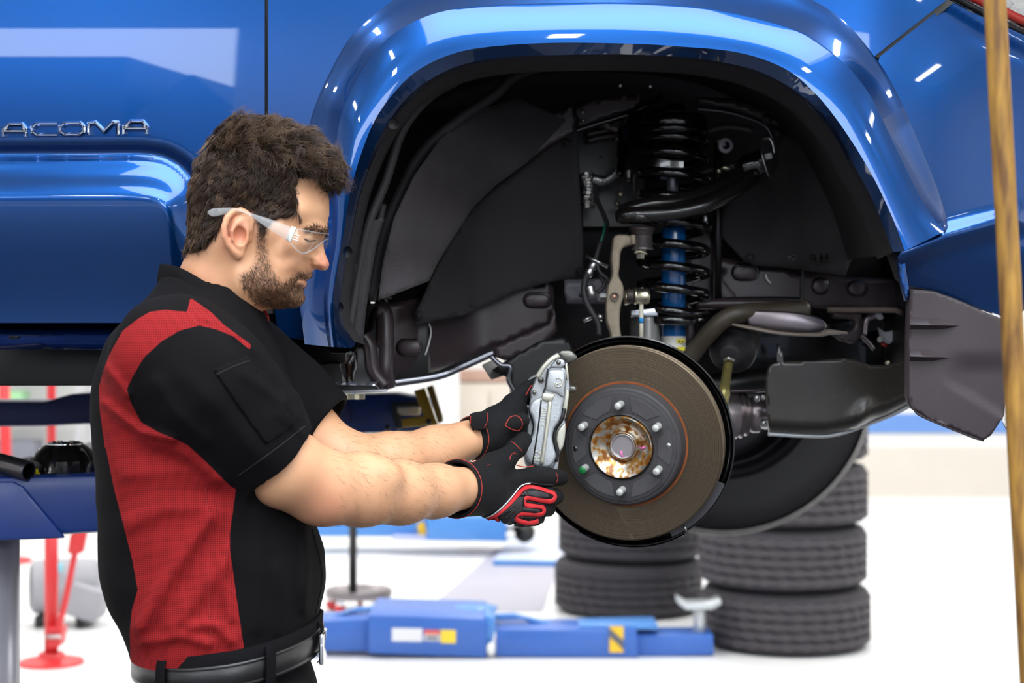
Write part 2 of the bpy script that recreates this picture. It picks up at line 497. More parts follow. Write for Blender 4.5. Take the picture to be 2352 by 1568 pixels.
for a, b in BAYS:      # daylight sampling through the openings
    L = bpy.data.lights.new('bay_daylight', 'AREA'); L.shape = 'RECTANGLE'; L.size = b - a; L.size_y = BZ
    L.cycles.is_portal = True
    lo = bpy.data.objects.new('bay_daylight', L); lo.location = ((a + b) / 2, YF - .02, BZ / 2); lo.rotation_euler = (math.pi / 2, 0, 0)
    link(lo)
# yard outside the bays
M_yard = mat('asphalt_yard', rgb(95, 95, 98), rough=0.9)
struct('yard_ground', box((0, -22, -0.08), (60, 29.6, 0.1)), M_yard)
M_ext = mat('dark_cladding', rgb(58, 62, 74), rough=0.8)
def hall(name, x0, x1, y, z, gable, label):
    t = thing(name, ((x0 + x1) / 2, y, 0), label, 'building')
    pts = [(x0, y, -.03), (x1, y, -.03), (x1, y, z), ((x0 + x1) / 2, y, z + gable), (x0, y, z)] if gable else [(x0, y, -.03), (x1, y, -.03), (x1, y, z), (x0, y, z)]
    obj('wall', *prism(pts, (0, -6, 0)), M_ext, t, smooth=False)
hall('workshop_hall', -16, -5.9, -20, 6.7, 0, 'long flat-roofed dark hall across the yard')
hall('gabled_shed', -5.5, -3.9, -19, 3.9, 1.8, 'dark shed with a steep gable across the yard')
hall('storage_hall', -3.6, 16, -21, 4.6, 0, 'low dark storage hall across the yard')

# ceiling luminaires
M_housing = mat('white_enamel', rgb(240, 240, 240), rough=0.4)
M_lamp = mat('lamp_diffuser', (1, 1, 1, 1), rough=0.5, emit=(1.0, 0.98, 0.95, 1), emit_s=7.0)
def luminaire(x, y, power, place):
    z = ZC - .55
    t = thing('ceiling_light', (x, y, z), 'white twin-tube ceiling light hanging ' + place, 'lamp', 'ceiling lights')
    obj('housing', *box((x, y, z + .05), (0.24, 1.5, 0.06), .01), M_housing, t, smooth=False)
    for dx in (-.06, .06):
        obj('tube', *cyl((x + dx, y - .72, z), (x + dx, y + .72, z), .016, 10), M_lamp, t)
    for dy in (-.6, .6):
        obj('hanger', *cyl((x, y + dy, z + .08), (x, y + dy, ZC), .006, 8), M_steel, t)
    L = bpy.data.lights.new('lamp_light', 'AREA'); L.shape = 'RECTANGLE'; L.size = .22; L.size_y = 1.46; L.energy = power * 0.35
    L.color = (1.0, 0.985, 0.96)
    lo = bpy.data.objects.new('lamp_light', L); lo.location = (0, 0, -.03); link(lo, t)
for x in (-5.5, -2.6, 0.3, 3.2, 6.1):
    for y, pw, pl in ((-4.4, 280, 'near the bay doors'), (-0.6, 120, 'over the working bay'), (3.4, 200, 'over the pickup truck'),
                  (6.6, 330, 'over the tyre stacks'), (9.8, 330, 'over the far lift'), (13.0, 330, 'near the back wall')):
        if ROOF_FILL[0] < x < ROOF_FILL[1] and ROOF_FILL[2] < y < ROOF_FILL[3]: continue
        luminaire(x, y, pw, pl)
# ------------------------------------------------------------------ pickup truck on the lift
truck = thing('pickup_truck', (0.3, 3.3, 1.05), 'blue pickup truck raised on a lift with its front wheel off', 'truck')
def T(name, mesh, m, parent=None, **k): return obj(name, mesh[0], mesh[1], m, parent or truck, **k)

# door sculpture: a raised lower panel bounded by a curved crease
BULGE = [(-300, 378), (330, 376), (392, 392), (430, 425), (455, 470), (470, 560), (470, 800), (-300, 800)]
BULGE = [(-300, 378)] + [tuple(q) for q in catmull(np.array([(0, 377), (200, 376), (330, 377), (392, 392), (432, 425), (457, 475), (470, 560), (474, 700), (474, 800)], float), 60)] + [(-300, 800)]
GROOVE = catmull(np.array([(-300, 355), (180, 352), (340, 353), (405, 374), (446, 418), (472, 480), (486, 570)], float), 60)
def body_Y(x, y):
    x = np.asarray(x, float); y = np.asarray(y, float)
    Y = 2.60 + 1.0e-7 * (y - 200) ** 2
    Y = Y + np.where(x > 1900, 3.2e-7 * (x - 1900) ** 2, 0)
    g = segdist(x, y, GROOVE)
    Y = Y + 0.013 * np.exp(-(g / 17) ** 2)
    d = -sdpoly(x, y, BULGE)
    Y = Y - 0.030 * sstep(0, 80, d) + 0.03 * sstep(455, 760, y) * (d > 0) * sstep(0, 80, d)
    # star-shaped dimple of the shoulder line at the top of the door gap
    return Y
DOOR = [(-260, -90), (608, -90), (608, 738), (560, 741), (-260, 741)]
door = T('door', panel(DOOR, body_Y, 6.5, rim=.02), M_paint, angle=50)
FEND = [(616, -90), (2210, -90), (2176, -2), (2010, 128), (1990, 180), (1900, 100), (1700, 60), (1050, 60), (890, 120), (815, 230), (772, 380), (752, 560), (752, 783), (740, 785), (640, 772), (630, 706), (616, 640)]
def fend_Y(x, y):
    return body_Y(x, y) + np.where(np.asarray(y) < 60, 0, 0)
T('front_fender', panel(FEND, fend_Y, 12, rim=.02), M_paint, angle=50)
NOSE = [(2020, 131), (2182, 2), (2230, 28), (2420, 110), (2470, 300), (2440, 520), (2420, 640), (2330, 736), (2304, 727), (2249, 707), (2197, 685), (2145, 666), (2087, 657), (2062, 590), (2072, 575), (2000, 250)]
def nose_Y(x, y):
    x = np.asarray(x, float); y = np.asarray(y, float)
    Y = 2.60 + 3.2e-7 * np.maximum(x - 1900, 0) ** 2 + 2.2e-7 * (y - 330) ** 2
    Y = Y + 0.012 * np.exp(-(segdist(x, y, [(2182, 2), (2260, 48), (2420, 125)]) / 26) ** 2)
    Y = Y - 0.018 * np.exp(-(segdist(x, y, [(2066, 588), (2170, 545), (2330, 500)]) / 26) ** 2) + .02 * sstep(560, 730, y)
    return Y
T('bumper_cover', panel(NOSE, nose_Y, 9, rim=.02), M_paint, angle=50)
T('door_gap_seal', pxprism([(600, -90), (624, -90), (624, 720), (600, 720)], 2.625, .02), M_black, smooth=False)
T('bumper_gap_seal', pxprism([(2006, 126), (2170, -6), (2190, 6), (2026, 140)], 2.64, .02), M_black, smooth=False)
# flared wheel arch
R0 = [(700, 790), (688, 690), (684, 590), (690, 450), (708, 300), (732, 222), (762, 158), (800, 92), (850, 40), (905, 0), (980, -40), (1150, -75), (1400, -85), (1650, -75), (1790, -40), (1864, 0), (1906, 23), (1956, 65), (2009, 130), (2040, 176), (2075, 245), (2109, 325), (2143, 406), (2166, 471), (2177, 517), (2170, 538)]
R1 = [(755, 796), (747, 740), (744, 682), (750, 620), (763, 540), (766, 400), (780, 280), (800, 222), (825, 174), (859, 122), (893, 86), (945, 53), (1010, 28), (1100, 15), (1250, 9), (1400, 7), (1500, 10), (1600, 17), (1676, 29), (1753, 46), (1830, 70), (1875, 95), (1937, 143), (1983, 196), (2013, 246), (2051, 326), (2090, 407), (2128, 479), (2168, 532)]
R2 = [(775, 797), (768, 740), (766, 682), (777, 610), (788, 545), (805, 440), (832, 346), (866, 267), (918, 198), (973, 153), (1055, 119), (1159, 104), (1296, 98), (1469, 101), (1580, 108), (1676, 117), (1753, 136), (1820, 168), (1872, 214), (1915, 265), (1960, 330), (2002, 400), (2032, 460), (2059, 522), (2078, 576)]
R3 = [(806, 800), (782, 745), (780, 690), (790, 610), (800, 550), (820, 452), (846, 375), (880, 300), (930, 230), (985, 184), (1060, 149), (1160, 132), (1296, 126), (1434, 125), (1580, 132), (1676, 146), (1753, 168), (1826, 208), (1875, 250), (1918, 302), (1962, 380), (1998, 445), (2026, 510), (2052, 578)]
R4 = [(818, 790), (792, 748), (784, 690), (794, 610), (806, 552), (826, 455), (852, 380), (886, 306), (936, 237), (990, 191), (1064, 157), (1162, 139), (1296, 132), (1434, 131), (1580, 138), (1674, 152), (1750, 175), (1820, 214), (1869, 257), (1912, 308), (1956, 386), (1992, 450), (2020, 514), (2050, 584)]
def rail(r, Y0, Ymid=None):
    n = len(r); Ymid = Y0 if Ymid is None else Ymid
    return [(x, y, Y0 + (Ymid - Y0) * math.sin(math.pi * i / (n - 1))) for i, (x, y) in enumerate(r)]
NF = 150
def rl(r, Y): return loft([rail(r, Y)], NF)[0]
G = np.stack([rl(R0, 2.604), rl(R0, 2.594), rl(R1, 2.552), rl(R1, 2.547)])
def mix(a, b, t, dY=0): 
    a = np.asarray(a) * (1 - t) + np.asarray(b) * t
    return a + np.array((0, dY, 0))
r1b, r2b = rl(R1, 2.547), rl(R2, 2.527)
rows = [rl(R0, 2.606), rl(R0, 2.596)]
rows += [mix(rl(R0, 2.594), r1b, t, 0.004 * math.sin(math.pi * t)) for t in (.1, .3, .5, .7, .9, .97)]
rows += [r1b]
rows += [mix(r1b, r2b, t, -0.005 * math.sin(math.pi * t)) for t in (.03, .1, .25, .4, .55, .7, .85, .95)]
rows += [r2b]
rows += [mix(r2b, rl(R3, 2.562), t) for t in (.05, .2, .5, .8, 1)]
rows += [rl(R4, 2.60)]
T('fender_flare', gridmesh(np.stack(rows)), M_paint, angle=16)
for i, (x, y) in enumerate(((905, 285), (797, 578), (776, 705))):
    T('push_clip', lathe([(0.0001, -.003), (.004, -.0025), (.0045, 0), (.009, 0), (.009, .004)], P(x, y, 2.575), (0, -1, 0), 14), M_plastic)

# headlamp
lampY = lambda x, y: 2.66 + 3.2e-7 * np.maximum(np.asarray(x) - 1900, 0) ** 2
HL = [(2195, -8), (2260, 24), (2440, 100), (2470, -60), (2200, -60)]
hl = T('headlamp', panel([(2186, -10), (2250, 30), (2440, 116), (2470, -60), (2190, -60)], lambda x, y: lampY(x, y) + .035, 14, rim=.06), mat('lamp_chrome', (.75, .73, .72, 1), rough=.12, metal=1.0, bump=.6, bump_scale=40))
T('lens', panel(HL, lampY, 14, rim=.01), mat('clear_lens', (1, 1, 1, 1), rough=.02, trans=1.0, ior=1.45), hl)
T('lamp_seal', tube(catmull([P(2180, -14, 2.66), P(2225, 12, 2.672), P(2300, 52, 2.70), P(2440, 118, 2.75)], 20), .006, 8), M_black, hl)
T('reflector_bar', tube([P(2230, -10, 2.69), P(2330, 40, 2.72), P(2420, 80, 2.76)], .009, 8), mat('red_reflector', rgb(190, 60, 50), rough=.2), hl)

# chrome badge on the door
M_badge = mat('badge_chrome', (.86, .87, .9, 1), rough=.1, metal=1.0)
def strokes(segs, w=11, h=.012):
    out = []
    for a, b in segs:
        a = np.array(a, float); b = np.array(b, float); d = b - a; L = np.linalg.norm(d); d /= L; n = np.array((-d[1], d[0]))
        a2, b2 = a - d * w * .25, b + d * w * .25
        q = [a2 + n * w / 2, b2 + n * w / 2, b2 - n * w / 2, a2 - n * w / 2]
        Yb = 2.602
        base = [P(x, y, Yb) for x, y in q]
        c = [a2 + n * w * .12, b2 + n * w * .12, b2 - n * w * .12, a2 - n * w * .12]
        top = [P(x, y, Yb - h) for x, y in c]
        mid = [P(x, y, Yb - h * .45) for x, y in q]
        V = np.array([*base, *mid, *top]); f = []
        for k in (0, 4):
            f += [(k + i, k + (i + 1) % 4, k + 4 + (i + 1) % 4, k + 4 + i) for i in range(4)]
        f.append((8, 9, 10, 11)); out.append((V, f))
    return join(*out)
def letter(kind, x, y, w, h):
    q = lambda a, b: (x + a * w, y + b * h)
    S = {'A': [(q(0, 1), q(0, .45)), (q(0, .45), q(.28, 0)), (q(.28, 0), q(.82, 0)), (q(.82, 0), q(1, .45)), (q(1, .45), q(1, 1)), (q(0, .62), q(1, .62))],
         'C': [(q(1, 0), q(.2, 0)), (q(.2, 0), q(0, .3)), (q(0, .3), q(0, .7)), (q(0, .7), q(.2, 1)), (q(.2, 1), q(1, 1))],
         'O': [(q(.2, 0), q(.85, 0)), (q(.85, 0), q(1, .3)), (q(1, .3), q(1, .7)), (q(1, .7), q(.8, 1)), (q(.8, 1), q(.2, 1)), (q(.2, 1), q(0, .7)), (q(0, .7), q(0, .3)), (q(0, .3), q(.2, 0))],
         'M': [(q(0, 1), q(0, .1)), (q(0, .1), q(.2, 0)), (q(.2, 0), q(.5, .75)), (q(.5, .75), q(.82, 0)), (q(.82, 0), q(1, .05)), (q(1, .05), q(1, 1))],
         'T': [(q(0, 0), q(1, 0)), (q(.5, 0), q(.5, 1))]}[kind]
    return strokes(S)
for k, x, y, w in (('T', -62, 286, 52), ('A', 7, 285, 52), ('C', 74, 284, 54), ('O', 138, 283, 54), ('M', 205, 281, 66), ('A', 285, 279, 52)):
    T('badge_letter', letter(k, x, y, w, 26), M_badge, door, smooth=False)

# sill, pinch flange, frame rail under the cab
G = loft([[(-200, 742, 2.66), (640, 742, 2.66)], [(-200, 752, 2.70), (640, 752, 2.70)], [(-200, 758, 2.665), (640, 758, 2.665)], [(-200, 768, 2.655), (640, 768, 2.655)], [(-200, 778, 2.675), (640, 776, 2.675)], [(-200, 802, 2.70), (640, 802, 2.70)], [(-200, 803, 2.80), (640, 803, 2.80)]], 30)
T('rocker_panel', gridmesh(G), M_paint, angle=35)
T('sill_drain', ellipsoid(P(33, 773, 2.668), (.011, .004, .004)), M_gloss)
T('cab_frame_rail', box((P(200, 840, 2.95) + P(200, 840, 2.95)) / 2, (1.05, .09, .069), .004), M_black, angle=30)
T('underbody', box((-1.0, 3.62, 1.40), (1.7, 1.2, .14), .01), M_black, angle=30)
# lower front-fender edge behind the man
T('fender_splash', panel([(640, 772), (740, 786), (815, 802), (800, 835), (700, 838), (640, 812)], lambda x, y: 2.70 + 0 * x, 16, rim=.03), M_gloss)
T('body_mount_stud', lathe([(.0001, -.012), (.014, -.012), (.016, 0), (.016, .02), (.011, .03), (.011, .045)], P(800, 815, 2.78), (0, 0, -1), 18), M_gloss)
# bonnet and cab above the frame of the picture, closing the body over the wheel house
T('bonnet', box((.30, 3.52, 2.035), (1.62, 1.80, .05), .012), M_paint, angle=40)
T('cab_shell', box((-1.05, 3.52, 1.90), (1.06, 1.68, .85), .03), M_paint, angle=40)
# ------------------------------------------------------------------ wheel house, suspension, brake
# inner liner of the arch: runs straight into the body from the arch opening
G0 = rl([(x + (-7 if x < 1000 else 7 if x > 1800 else 0), y - 6) for x, y in R4], 2.59)
rows = []
for t, dy, sh in ((0, 0, 0), (.04, 0, .000), (.10, .006, .004), (.13, .012, .002), (.16, .004, .0), (.35, 0, 0), (.6, 0, 0), (.8, .01, .0), (1.0, .02, 0)):
    q = G0.copy(); q[:, 1] = 2.59 + t * .57
    c = np.array((.17, 0, 1.25)); v = q - c; v[:, 1] = 0; v /= np.linalg.norm(v, axis=1)[:, None]
    rows.append(q - v * (dy + sh) + v * (np.maximum(v[:, 2:], 0) ** 2 * .085 * sstep(.1, 1, t)))
T('wheel_liner', gridmesh(np.stack(rows)), M_liner)
T('apron_wall', pxprism([(860, 900), (860, 300), (1000, 180), (1300, 120), (1700, 130), (1960, 330), (2080, 560), (2110, 760), (2100, 830), (1760, 850), (1660, 905), (1330, 815), (1240, 800), (1150, 815)], 3.22, .04), mat('matte_black', rgb(13, 11, 14), rough=.75), smooth=False)
# ribs along the rear of the liner
def px_path(pts, n=40): 
    q = catmull(np.array(pts, float), n); return PN(q[:, 0], q[:, 1], q[:, 2])
T('liner_rib', tube(px_path([(800, 770, 2.66), (822, 640, 2.67), (846, 520, 2.67), (885, 420, 2.68), (925, 300, 2.69), (985, 225, 2.70), (1060, 180, 2.72)]), .0075, 8), M_liner)
T('liner_rib', tube(px_path([(850, 690, 2.78), (880, 540, 2.80), (930, 420, 2.82), (975, 345, 2.84), (1060, 270, 2.86), (1140, 215, 2.86), (1180, 175, 2.84), (1270, 140, 2.80)]), .010, 8), M_liner)
T('liner_rib', tube(px_path([(812, 700, 2.70), (838, 600, 2.71), (868, 520, 2.71), (880, 470, 2.72)]), .006, 8), M_liner)
T('liner_flange', panel([(800, 760), (790, 700), (815, 600), (842, 510), (880, 500), (862, 560), (848, 640), (836, 720), (830, 790), (812, 772)], lambda x, y: 2.665 + 0 * x, 12, rim=.03), M_liner)
T('liner_flange', panel([(1840, 205), (1900, 255), (1960, 345), (2010, 440), (2060, 560), (2086, 655), (2066, 640), (2030, 540), (1985, 430), (1920, 330)], lambda x, y: 2.655 + 0 * x, 12, rim=.03), M_liner)
T('rail_cap', panel([(2062, 586), (2078, 600), (2090, 676), (2083, 690), (2070, 640)], lambda x, y: 2.62 + 0 * x, 8, rim=.02), M_paint)

# hanging rubber sheets
M_sheet = mat('rubber_sheet', rgb(46, 42, 44), rough=.72, var=.3, var_scale=10, bump=.5, bump_scale=900)
SH1 = [(1322, 255), (1331, 420), (1340, 560), (1338, 634), (1264, 647), (1190, 668), (1134, 694), (1090, 716), (1048, 727), (1000, 735), (950, 748), (946, 730), (968, 690), (990, 640), (1010, 600), (1046, 540), (1085, 478), (1140, 425), (1210, 375), (1262, 330)]
sh = T('splash_sheet', panel(SH1, lambda x, y: 3.055 - 0.10 * sstep(1120, 940, x) + .012 * np.sin(x / 60.), 14, rim=.006), M_sheet)
FELT = [(1300, 275), (1212, 372), (1140, 424), (1086, 476), (1046, 538), (1008, 598), (985, 645), (868, 690), (880, 600), (905, 500), (950, 405), (1010, 320), (1090, 255), (1190, 225)]
T('felt_liner', panel(FELT, lambda x, y: 3.02 - 0.30 * sstep(1250, 860, x) + .006 * np.sin(y / 23.), 14, rim=.006), mat('felt_liner', rgb(62, 58, 60), rough=.95, var=.7, var_scale=7, bump=.9, bump_scale=260))
for x, y, r in ((1083, 477, 12), (1077, 699, 11), (961, 723, 11), (1302, 327, 10), (1330, 622, 9)):
    T('push_clip', lathe([(.0001, -.006), (r * .5 * U(2.95), -.005), (r * .6 * U(2.95), -.001), (r * U(2.95), 0), (r * U(2.95), .006)], P(x, y, 2.945 if x < 1000 else 3.035), (0, 1, 0), 16), M_plastic, sh)
SH2 = [(1647, 524), (1660, 545), (1709, 599), (1732, 609), (1790, 613), (1843, 619), (1942, 633), (1958, 590), (1993, 488), (1970, 430), (1938, 390), (1895, 365), (1843, 330), (1804, 299), (1782, 330), (1786, 380), (1760, 410), (1728, 420), (1690, 445), (1655, 478)]
sh2 = T('splash_sheet', panel(SH2, lambda x, y: 3.06 - .05 * sstep(1700, 1960, x) + .02 * np.exp(-((x - 1800) / 60.) ** 2), 14, rim=.006), M_sheet)
for x, y in ((1723, 592), (1924, 617), (1787, 305), (1884, 363), (1763, 273)):
    T('push_clip', lathe([(.0001, -.006), (.005, -.005), (.006, -.001), (.0095, 0), (.0095, .006)], P(x, y, 3.02), (0, 1, 0), 16), M_plastic, sh2)
# moulded marks on the front sheet: an arrow and the letters
def stamp(quads, Y): return join(*[pxprism(q, Y, .003) for q in quads])
bar = lambda x0, y0, x1, y1: [(x0, y0), (x1, y0), (x1, y1), (x0, y1)]
T('arrow_mark', stamp([bar(1808, 588, 1824, 593), [(1820, 581), (1832, 590), (1820, 600)]], 2.996), M_gloss, sh2, smooth=False)
T('letter_mark', stamp([bar(1860, 584, 1874, 588), bar(1870, 588, 1875, 602), bar(1860, 592, 1870, 596)], 2.996), M_gloss, sh2, smooth=False)
T('letter_mark', stamp([bar(1884, 582, 1889, 602), bar(1884, 590, 1902, 594), bar(1897, 582, 1902, 594)], 2.996), M_gloss, sh2, smooth=False)

# chassis rail behind the wheel
RAIL = [(855, 706), (872, 702), (960, 684), (1100, 660), (1271, 646), (1272, 690), (1262, 741), (1190, 772), (1126, 800), (1058, 830), (1004, 852), (940, 863), (889, 870), (884, 800)]
rl_ = T('frame_rail', panel(RAIL, lambda x, y: 3.105 - .115 * sstep(1120, 880, x) + .03 * sstep(820, 880, y), 14, rim=.10), M_frame)
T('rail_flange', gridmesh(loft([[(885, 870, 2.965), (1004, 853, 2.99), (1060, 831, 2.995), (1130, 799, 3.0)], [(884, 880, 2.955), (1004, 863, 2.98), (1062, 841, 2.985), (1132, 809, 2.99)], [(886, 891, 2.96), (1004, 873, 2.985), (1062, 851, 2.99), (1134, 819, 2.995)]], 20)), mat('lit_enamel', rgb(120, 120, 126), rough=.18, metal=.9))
def emboss(x0, x1, y0, y1, Y, par):
    r = (y1 - y0) / 2; n = 8
    a = [(x0 + r - r * math.cos(t), (y0 + y1) / 2 + r * math.sin(t)) for t in np.linspace(math.pi / 2, -math.pi / 2, n)]
    b = [(x1 - r + r * math.cos(t), (y0 + y1) / 2 + r * math.sin(t)) for t in np.linspace(-math.pi / 2, math.pi / 2, n)]
    T('pressed_boss', pxprism(a + b, Y, .012, .004), M_frame, par, angle=50)
    ring = np.array([P(x, y, Y + .011) for x, y in a + b])
    T('boss_groove', tube(np.vstack([ring, ring[:1]]), .0032, 6, caps=False, up=(0, 1, 0)), M_gloss, par)
emboss(913, 968, 781, 814, 2.984, rl_)
emboss(1204, 1264, 674, 705, 3.094, rl_)
T('paint_run', tube(px_path([(985, 741, 3.01), (990, 760, 3.012), (986, 785, 3.008), (977, 815, 3.0)], 12), .0014, 6), M_white, rl_)
T('rail_post', tube(px_path([(866, 712, 2.93), (882, 722, 2.93), (885, 790, 2.925), (884, 850, 2.92), (890, 888, 2.93)]), [.016] * 40, 12, flat=.8), M_frame)
T('rail_post', tube(px_path([(835, 770, 2.90), (850, 795, 2.90), (858, 850, 2.90), (884, 886, 2.90)]), .012, 10), M_frame)
T('corner_gusset', panel([(826, 772), (842, 760), (852, 712), (872, 702), (884, 730), (888, 885), (866, 870), (838, 840), (820, 836), (818, 800)], lambda x, y: 2.955 + 0 * x, 12, rim=.05), M_black)
T('lower_bracket', panel([(1130, 800), (1262, 742), (1272, 700), (1280, 760), (1240, 800), (1160, 828), (1134, 818)], lambda x, y: 3.05 + 0 * x, 12, rim=.05), M_frame)
T('crossmember_arm', panel([(1160, 830), (1235, 785), (1300, 770), (1330, 820), (1300, 860), (1262, 905), (1240, 985), (1222, 960), (1172, 905), (1168, 868), (1130, 850)], lambda x, y: 3.00 + 0 * x, 14, rim=.08), M_black)
T('crossmember_lip', tube(px_path([(1128, 818, 2.99), (1150, 838, 2.985), (1172, 842, 2.985), (1168, 870, 2.985), (1182, 900, 2.985)]), .005, 8), mat('lit_enamel', None))
T('pale_bracket', pxprism([(1106, 838), (1140, 822), (1160, 862), (1128, 872)], 3.06, .03, .003), mat('grey_bracket', rgb(150, 148, 142), rough=.5))
# wiring in loom behind the rail
T('wiring_loom', tube(px_path([(880, 690, 2.90), (915, 655, 2.91), (950, 625, 2.92), (1000, 598, 2.93)]), [.007 + .002 * math.sin(i * 1.9) for i in range(40)], 8), M_gloss)
T('wiring_loom', tube(px_path([(905, 660, 2.905), (945, 640, 2.90), (975, 625, 2.90), (985, 608, 2.90)]), [.004 + .0015 * math.sin(i * 1.7) for i in range(40)], 8), M_plastic)
# body-mount outrigger plate with a large hole
hole = [(773 + 58 * math.cos(t), 865 + 10 * math.sin(t)) for t in np.linspace(0, 2 * math.pi, 28, endpoint=False)]
OUT = [(664, 852), (690, 846), (727, 839), (776, 836), (819, 837), (850, 856), (866, 879), (862, 886), (679, 880)]
opY = lambda x, y: 2.84 + (886 - np.asarray(y)) * .0052
M_plate = mat('bright_plate', rgb(214, 218, 226), rough=.22, metal=.85)
op = T('outrigger_plate', panel(OUT, opY, 9, rim=.004, holes=[hole]), M_plate)  # pale metal stands in for white surroundings mirrored in gloss black paint
T('outrigger_web', pxprism([(676, 882), (862, 886), (864, 899), (690, 899)], 2.85, .02), M_black, op, smooth=False)
T('outrigger_lip', pxprism([(698, 899), (888, 894), (888, 899), (720, 906), (700, 904)], 2.838, .03, .001), M_plate, op, smooth=False)
T('mount_bolt', cyl(P(773, 835, 2.95), P(773, 880, 2.95), .007, 10), M_steel, op)
for x in (800, 826): T('nut', lathe([(.0001, 0), (.010, 0), (.010, .009), (.0001, .009)], P(x, 905, 2.87), (0, 0, -1), 6), M_zinc, op, smooth=False)
# tower panels above the spring
T('apron_bracket', panel([(1343, 236), (1414, 221), (1477, 217), (1471, 234), (1445, 254), (1372, 277), (1322, 296), (1321, 248)], lambda x, y: 3.08 + 0 * x, 10, rim=.03), M_frame)
T('apron_bracket', panel([(1207, 363), (1217, 301), (1262, 270), (1317, 244), (1319, 301), (1262, 332), (1221, 363)], lambda x, y: 3.03 + 0 * x, 10, rim=.03), M_frame)
for x, y in ((1338, 257), (1340, 276), (1418, 317), (1420, 305)):
    T('bolt', lathe([(.0001, -.004), (.0035, -.003), (.004, 0), (.004, .01)], P(x, y, 3.068), (0, 1, 0), 10), M_steel)
T('apron_seam', tube(px_path([(1322, 300, 3.06), (1372, 284, 3.06), (1445, 262, 3.06), (1490, 240, 3.06), (1520, 222, 3.07)]), .005, 8), M_gloss)
T('apron_panel', panel([(1600, 222), (1685, 226), (1784, 262), (1863, 310), (1922, 358), (1945, 390), (1900, 368), (1843, 338), (1804, 299), (1764, 278), (1685, 250), (1606, 236)], lambda x, y: 3.09 + 0 * x, 10, rim=.03), M_frame)
T('apron_seam', tube(px_path([(1600, 250, 3.05), (1660, 256, 3.05), (1720, 272, 3.05), (1760, 292, 3.05), (1776, 322, 3.05)]), .004, 8), mat('seam_gloss', rgb(60, 58, 70), rough=.15, coat=.5))
T('apron_panel', panel([(1360, 288), (1440, 262), (1480, 300), (1478, 400), (1455, 420), (1440, 330), (1400, 300)], lambda x, y: 3.14 + 0 * x, 12, rim=.02), M_frame)
for x, y in ((1553, 150), (1627, 156), (1425, 200), (1494, 202)):
    T('bolt', cyl(P(x, y, 2.95), P(x, y - 9, 2.95), .004, 8), M_steel)
T('shock_tower', lathe([(.030, -.01), (.085, .0), (.105, .03), (.108, .11)], P(1548, 262, 3.06), (0, 0, -1), 24, a0=-math.pi*1.02, a1=.02), M_gloss, angle=40)

# coil-over
CSX, CSY = 1547, 2.985
top, bot = P(CSX - 1, 290, CSY), P(CSX - 1, 745, CSY)
zs = [290, 304, 322, 360, 410, 462, 519, 570, 621, 671, 722, 738]
ang = np.linspace(0, 2 * math.pi * (len(zs) - 1), 30 * (len(zs) - 1) + 1)
zz = np.interp(ang / (2 * math.pi), np.arange(len(zs)), zs)
Rc = np.interp(zz, [290, 330, 700, 740], [64, 70, 76, 72]) * U(CSY)
c0 = np.stack([np.full_like(ang, P(CSX, 0, CSY)[0]), np.full_like(ang, CSY), CZ - (zz - CY) / F * CSY], -1)
sp = c0 + np.stack([Rc * np.cos(ang - .9), -Rc * np.sin(ang - .9) * 0 + Rc * np.sin(ang - .9), 0 * ang], -1)
T('coil_spring', tube(sp, .0088, 12), M_gloss)
M_bil = mat('shock_blue', rgb(10, 92, 160), rough=.25, coat=.5)
shk = T('shock_absorber', lathe([(.0001, 0), (.0215, 0), (.022, .003), (.022, .225), (.020, .228)], P(CSX, 524, CSY), (0, 0, -1), 32), M_bil)
T('damper_rod', cyl(P(CSX - 2, 290, CSY), P(CSX - 2, 526, CSY), .0105, 20), mat('damper_grey', rgb(120, 120, 128), rough=.3, metal=.6), shk)
T('label_band', lathe([(.0224, 0), (.0224, .03)], P(CSX, 772, CSY), (0, 0, -1), 40), mat('label_white', rgb(228, 226, 218), rough=.5), shk)
for y0 in (779, 797):
    T('label_text', pxprism([(CSX + 7, y0), (CSX + 26, y0 - 1), (CSX + 26, y0 + 8), (CSX + 7, y0 + 9)], CSY - .0232, .003), mat('label_yellow', rgb(226, 210, 20), rough=.5), shk, smooth=False)
for x in (CSX + 12, CSX + 19):
    T('label_text', pxprism([(x, 782), (x + 4, 782), (x + 4, 786), (x, 786)], CSY - .024, .001), M_black, shk, smooth=False)
T('spring_seat', lathe([(.02, 0), (.055, .0), (.062, .008), (.062, .018), (.02, .02)], P(CSX, 286, CSY), (0, 0, -1), 32), M_gloss, shk)
T('top_mount', lathe([(.0001, -.018), (.018, -.018), (.02, -.012), (.021, .0), (.058, .004), (.062, .02), (.05, .04)], P(CSX + 2, 262, CSY), (0, 0, -1), 32), M_gloss, shk)
T('top_washer', lathe([(.0001, 0), (.020, 0), (.020, .003)], P(1551, 258, CSY - .03), (0, 0, -1), 24), M_steel, shk)
T('strut_fork', join(pxprism([(1577, 690), (1588, 700), (1600, 790), (1590, 815), (1578, 815)], 3.0, .03, .004)), M_frame)

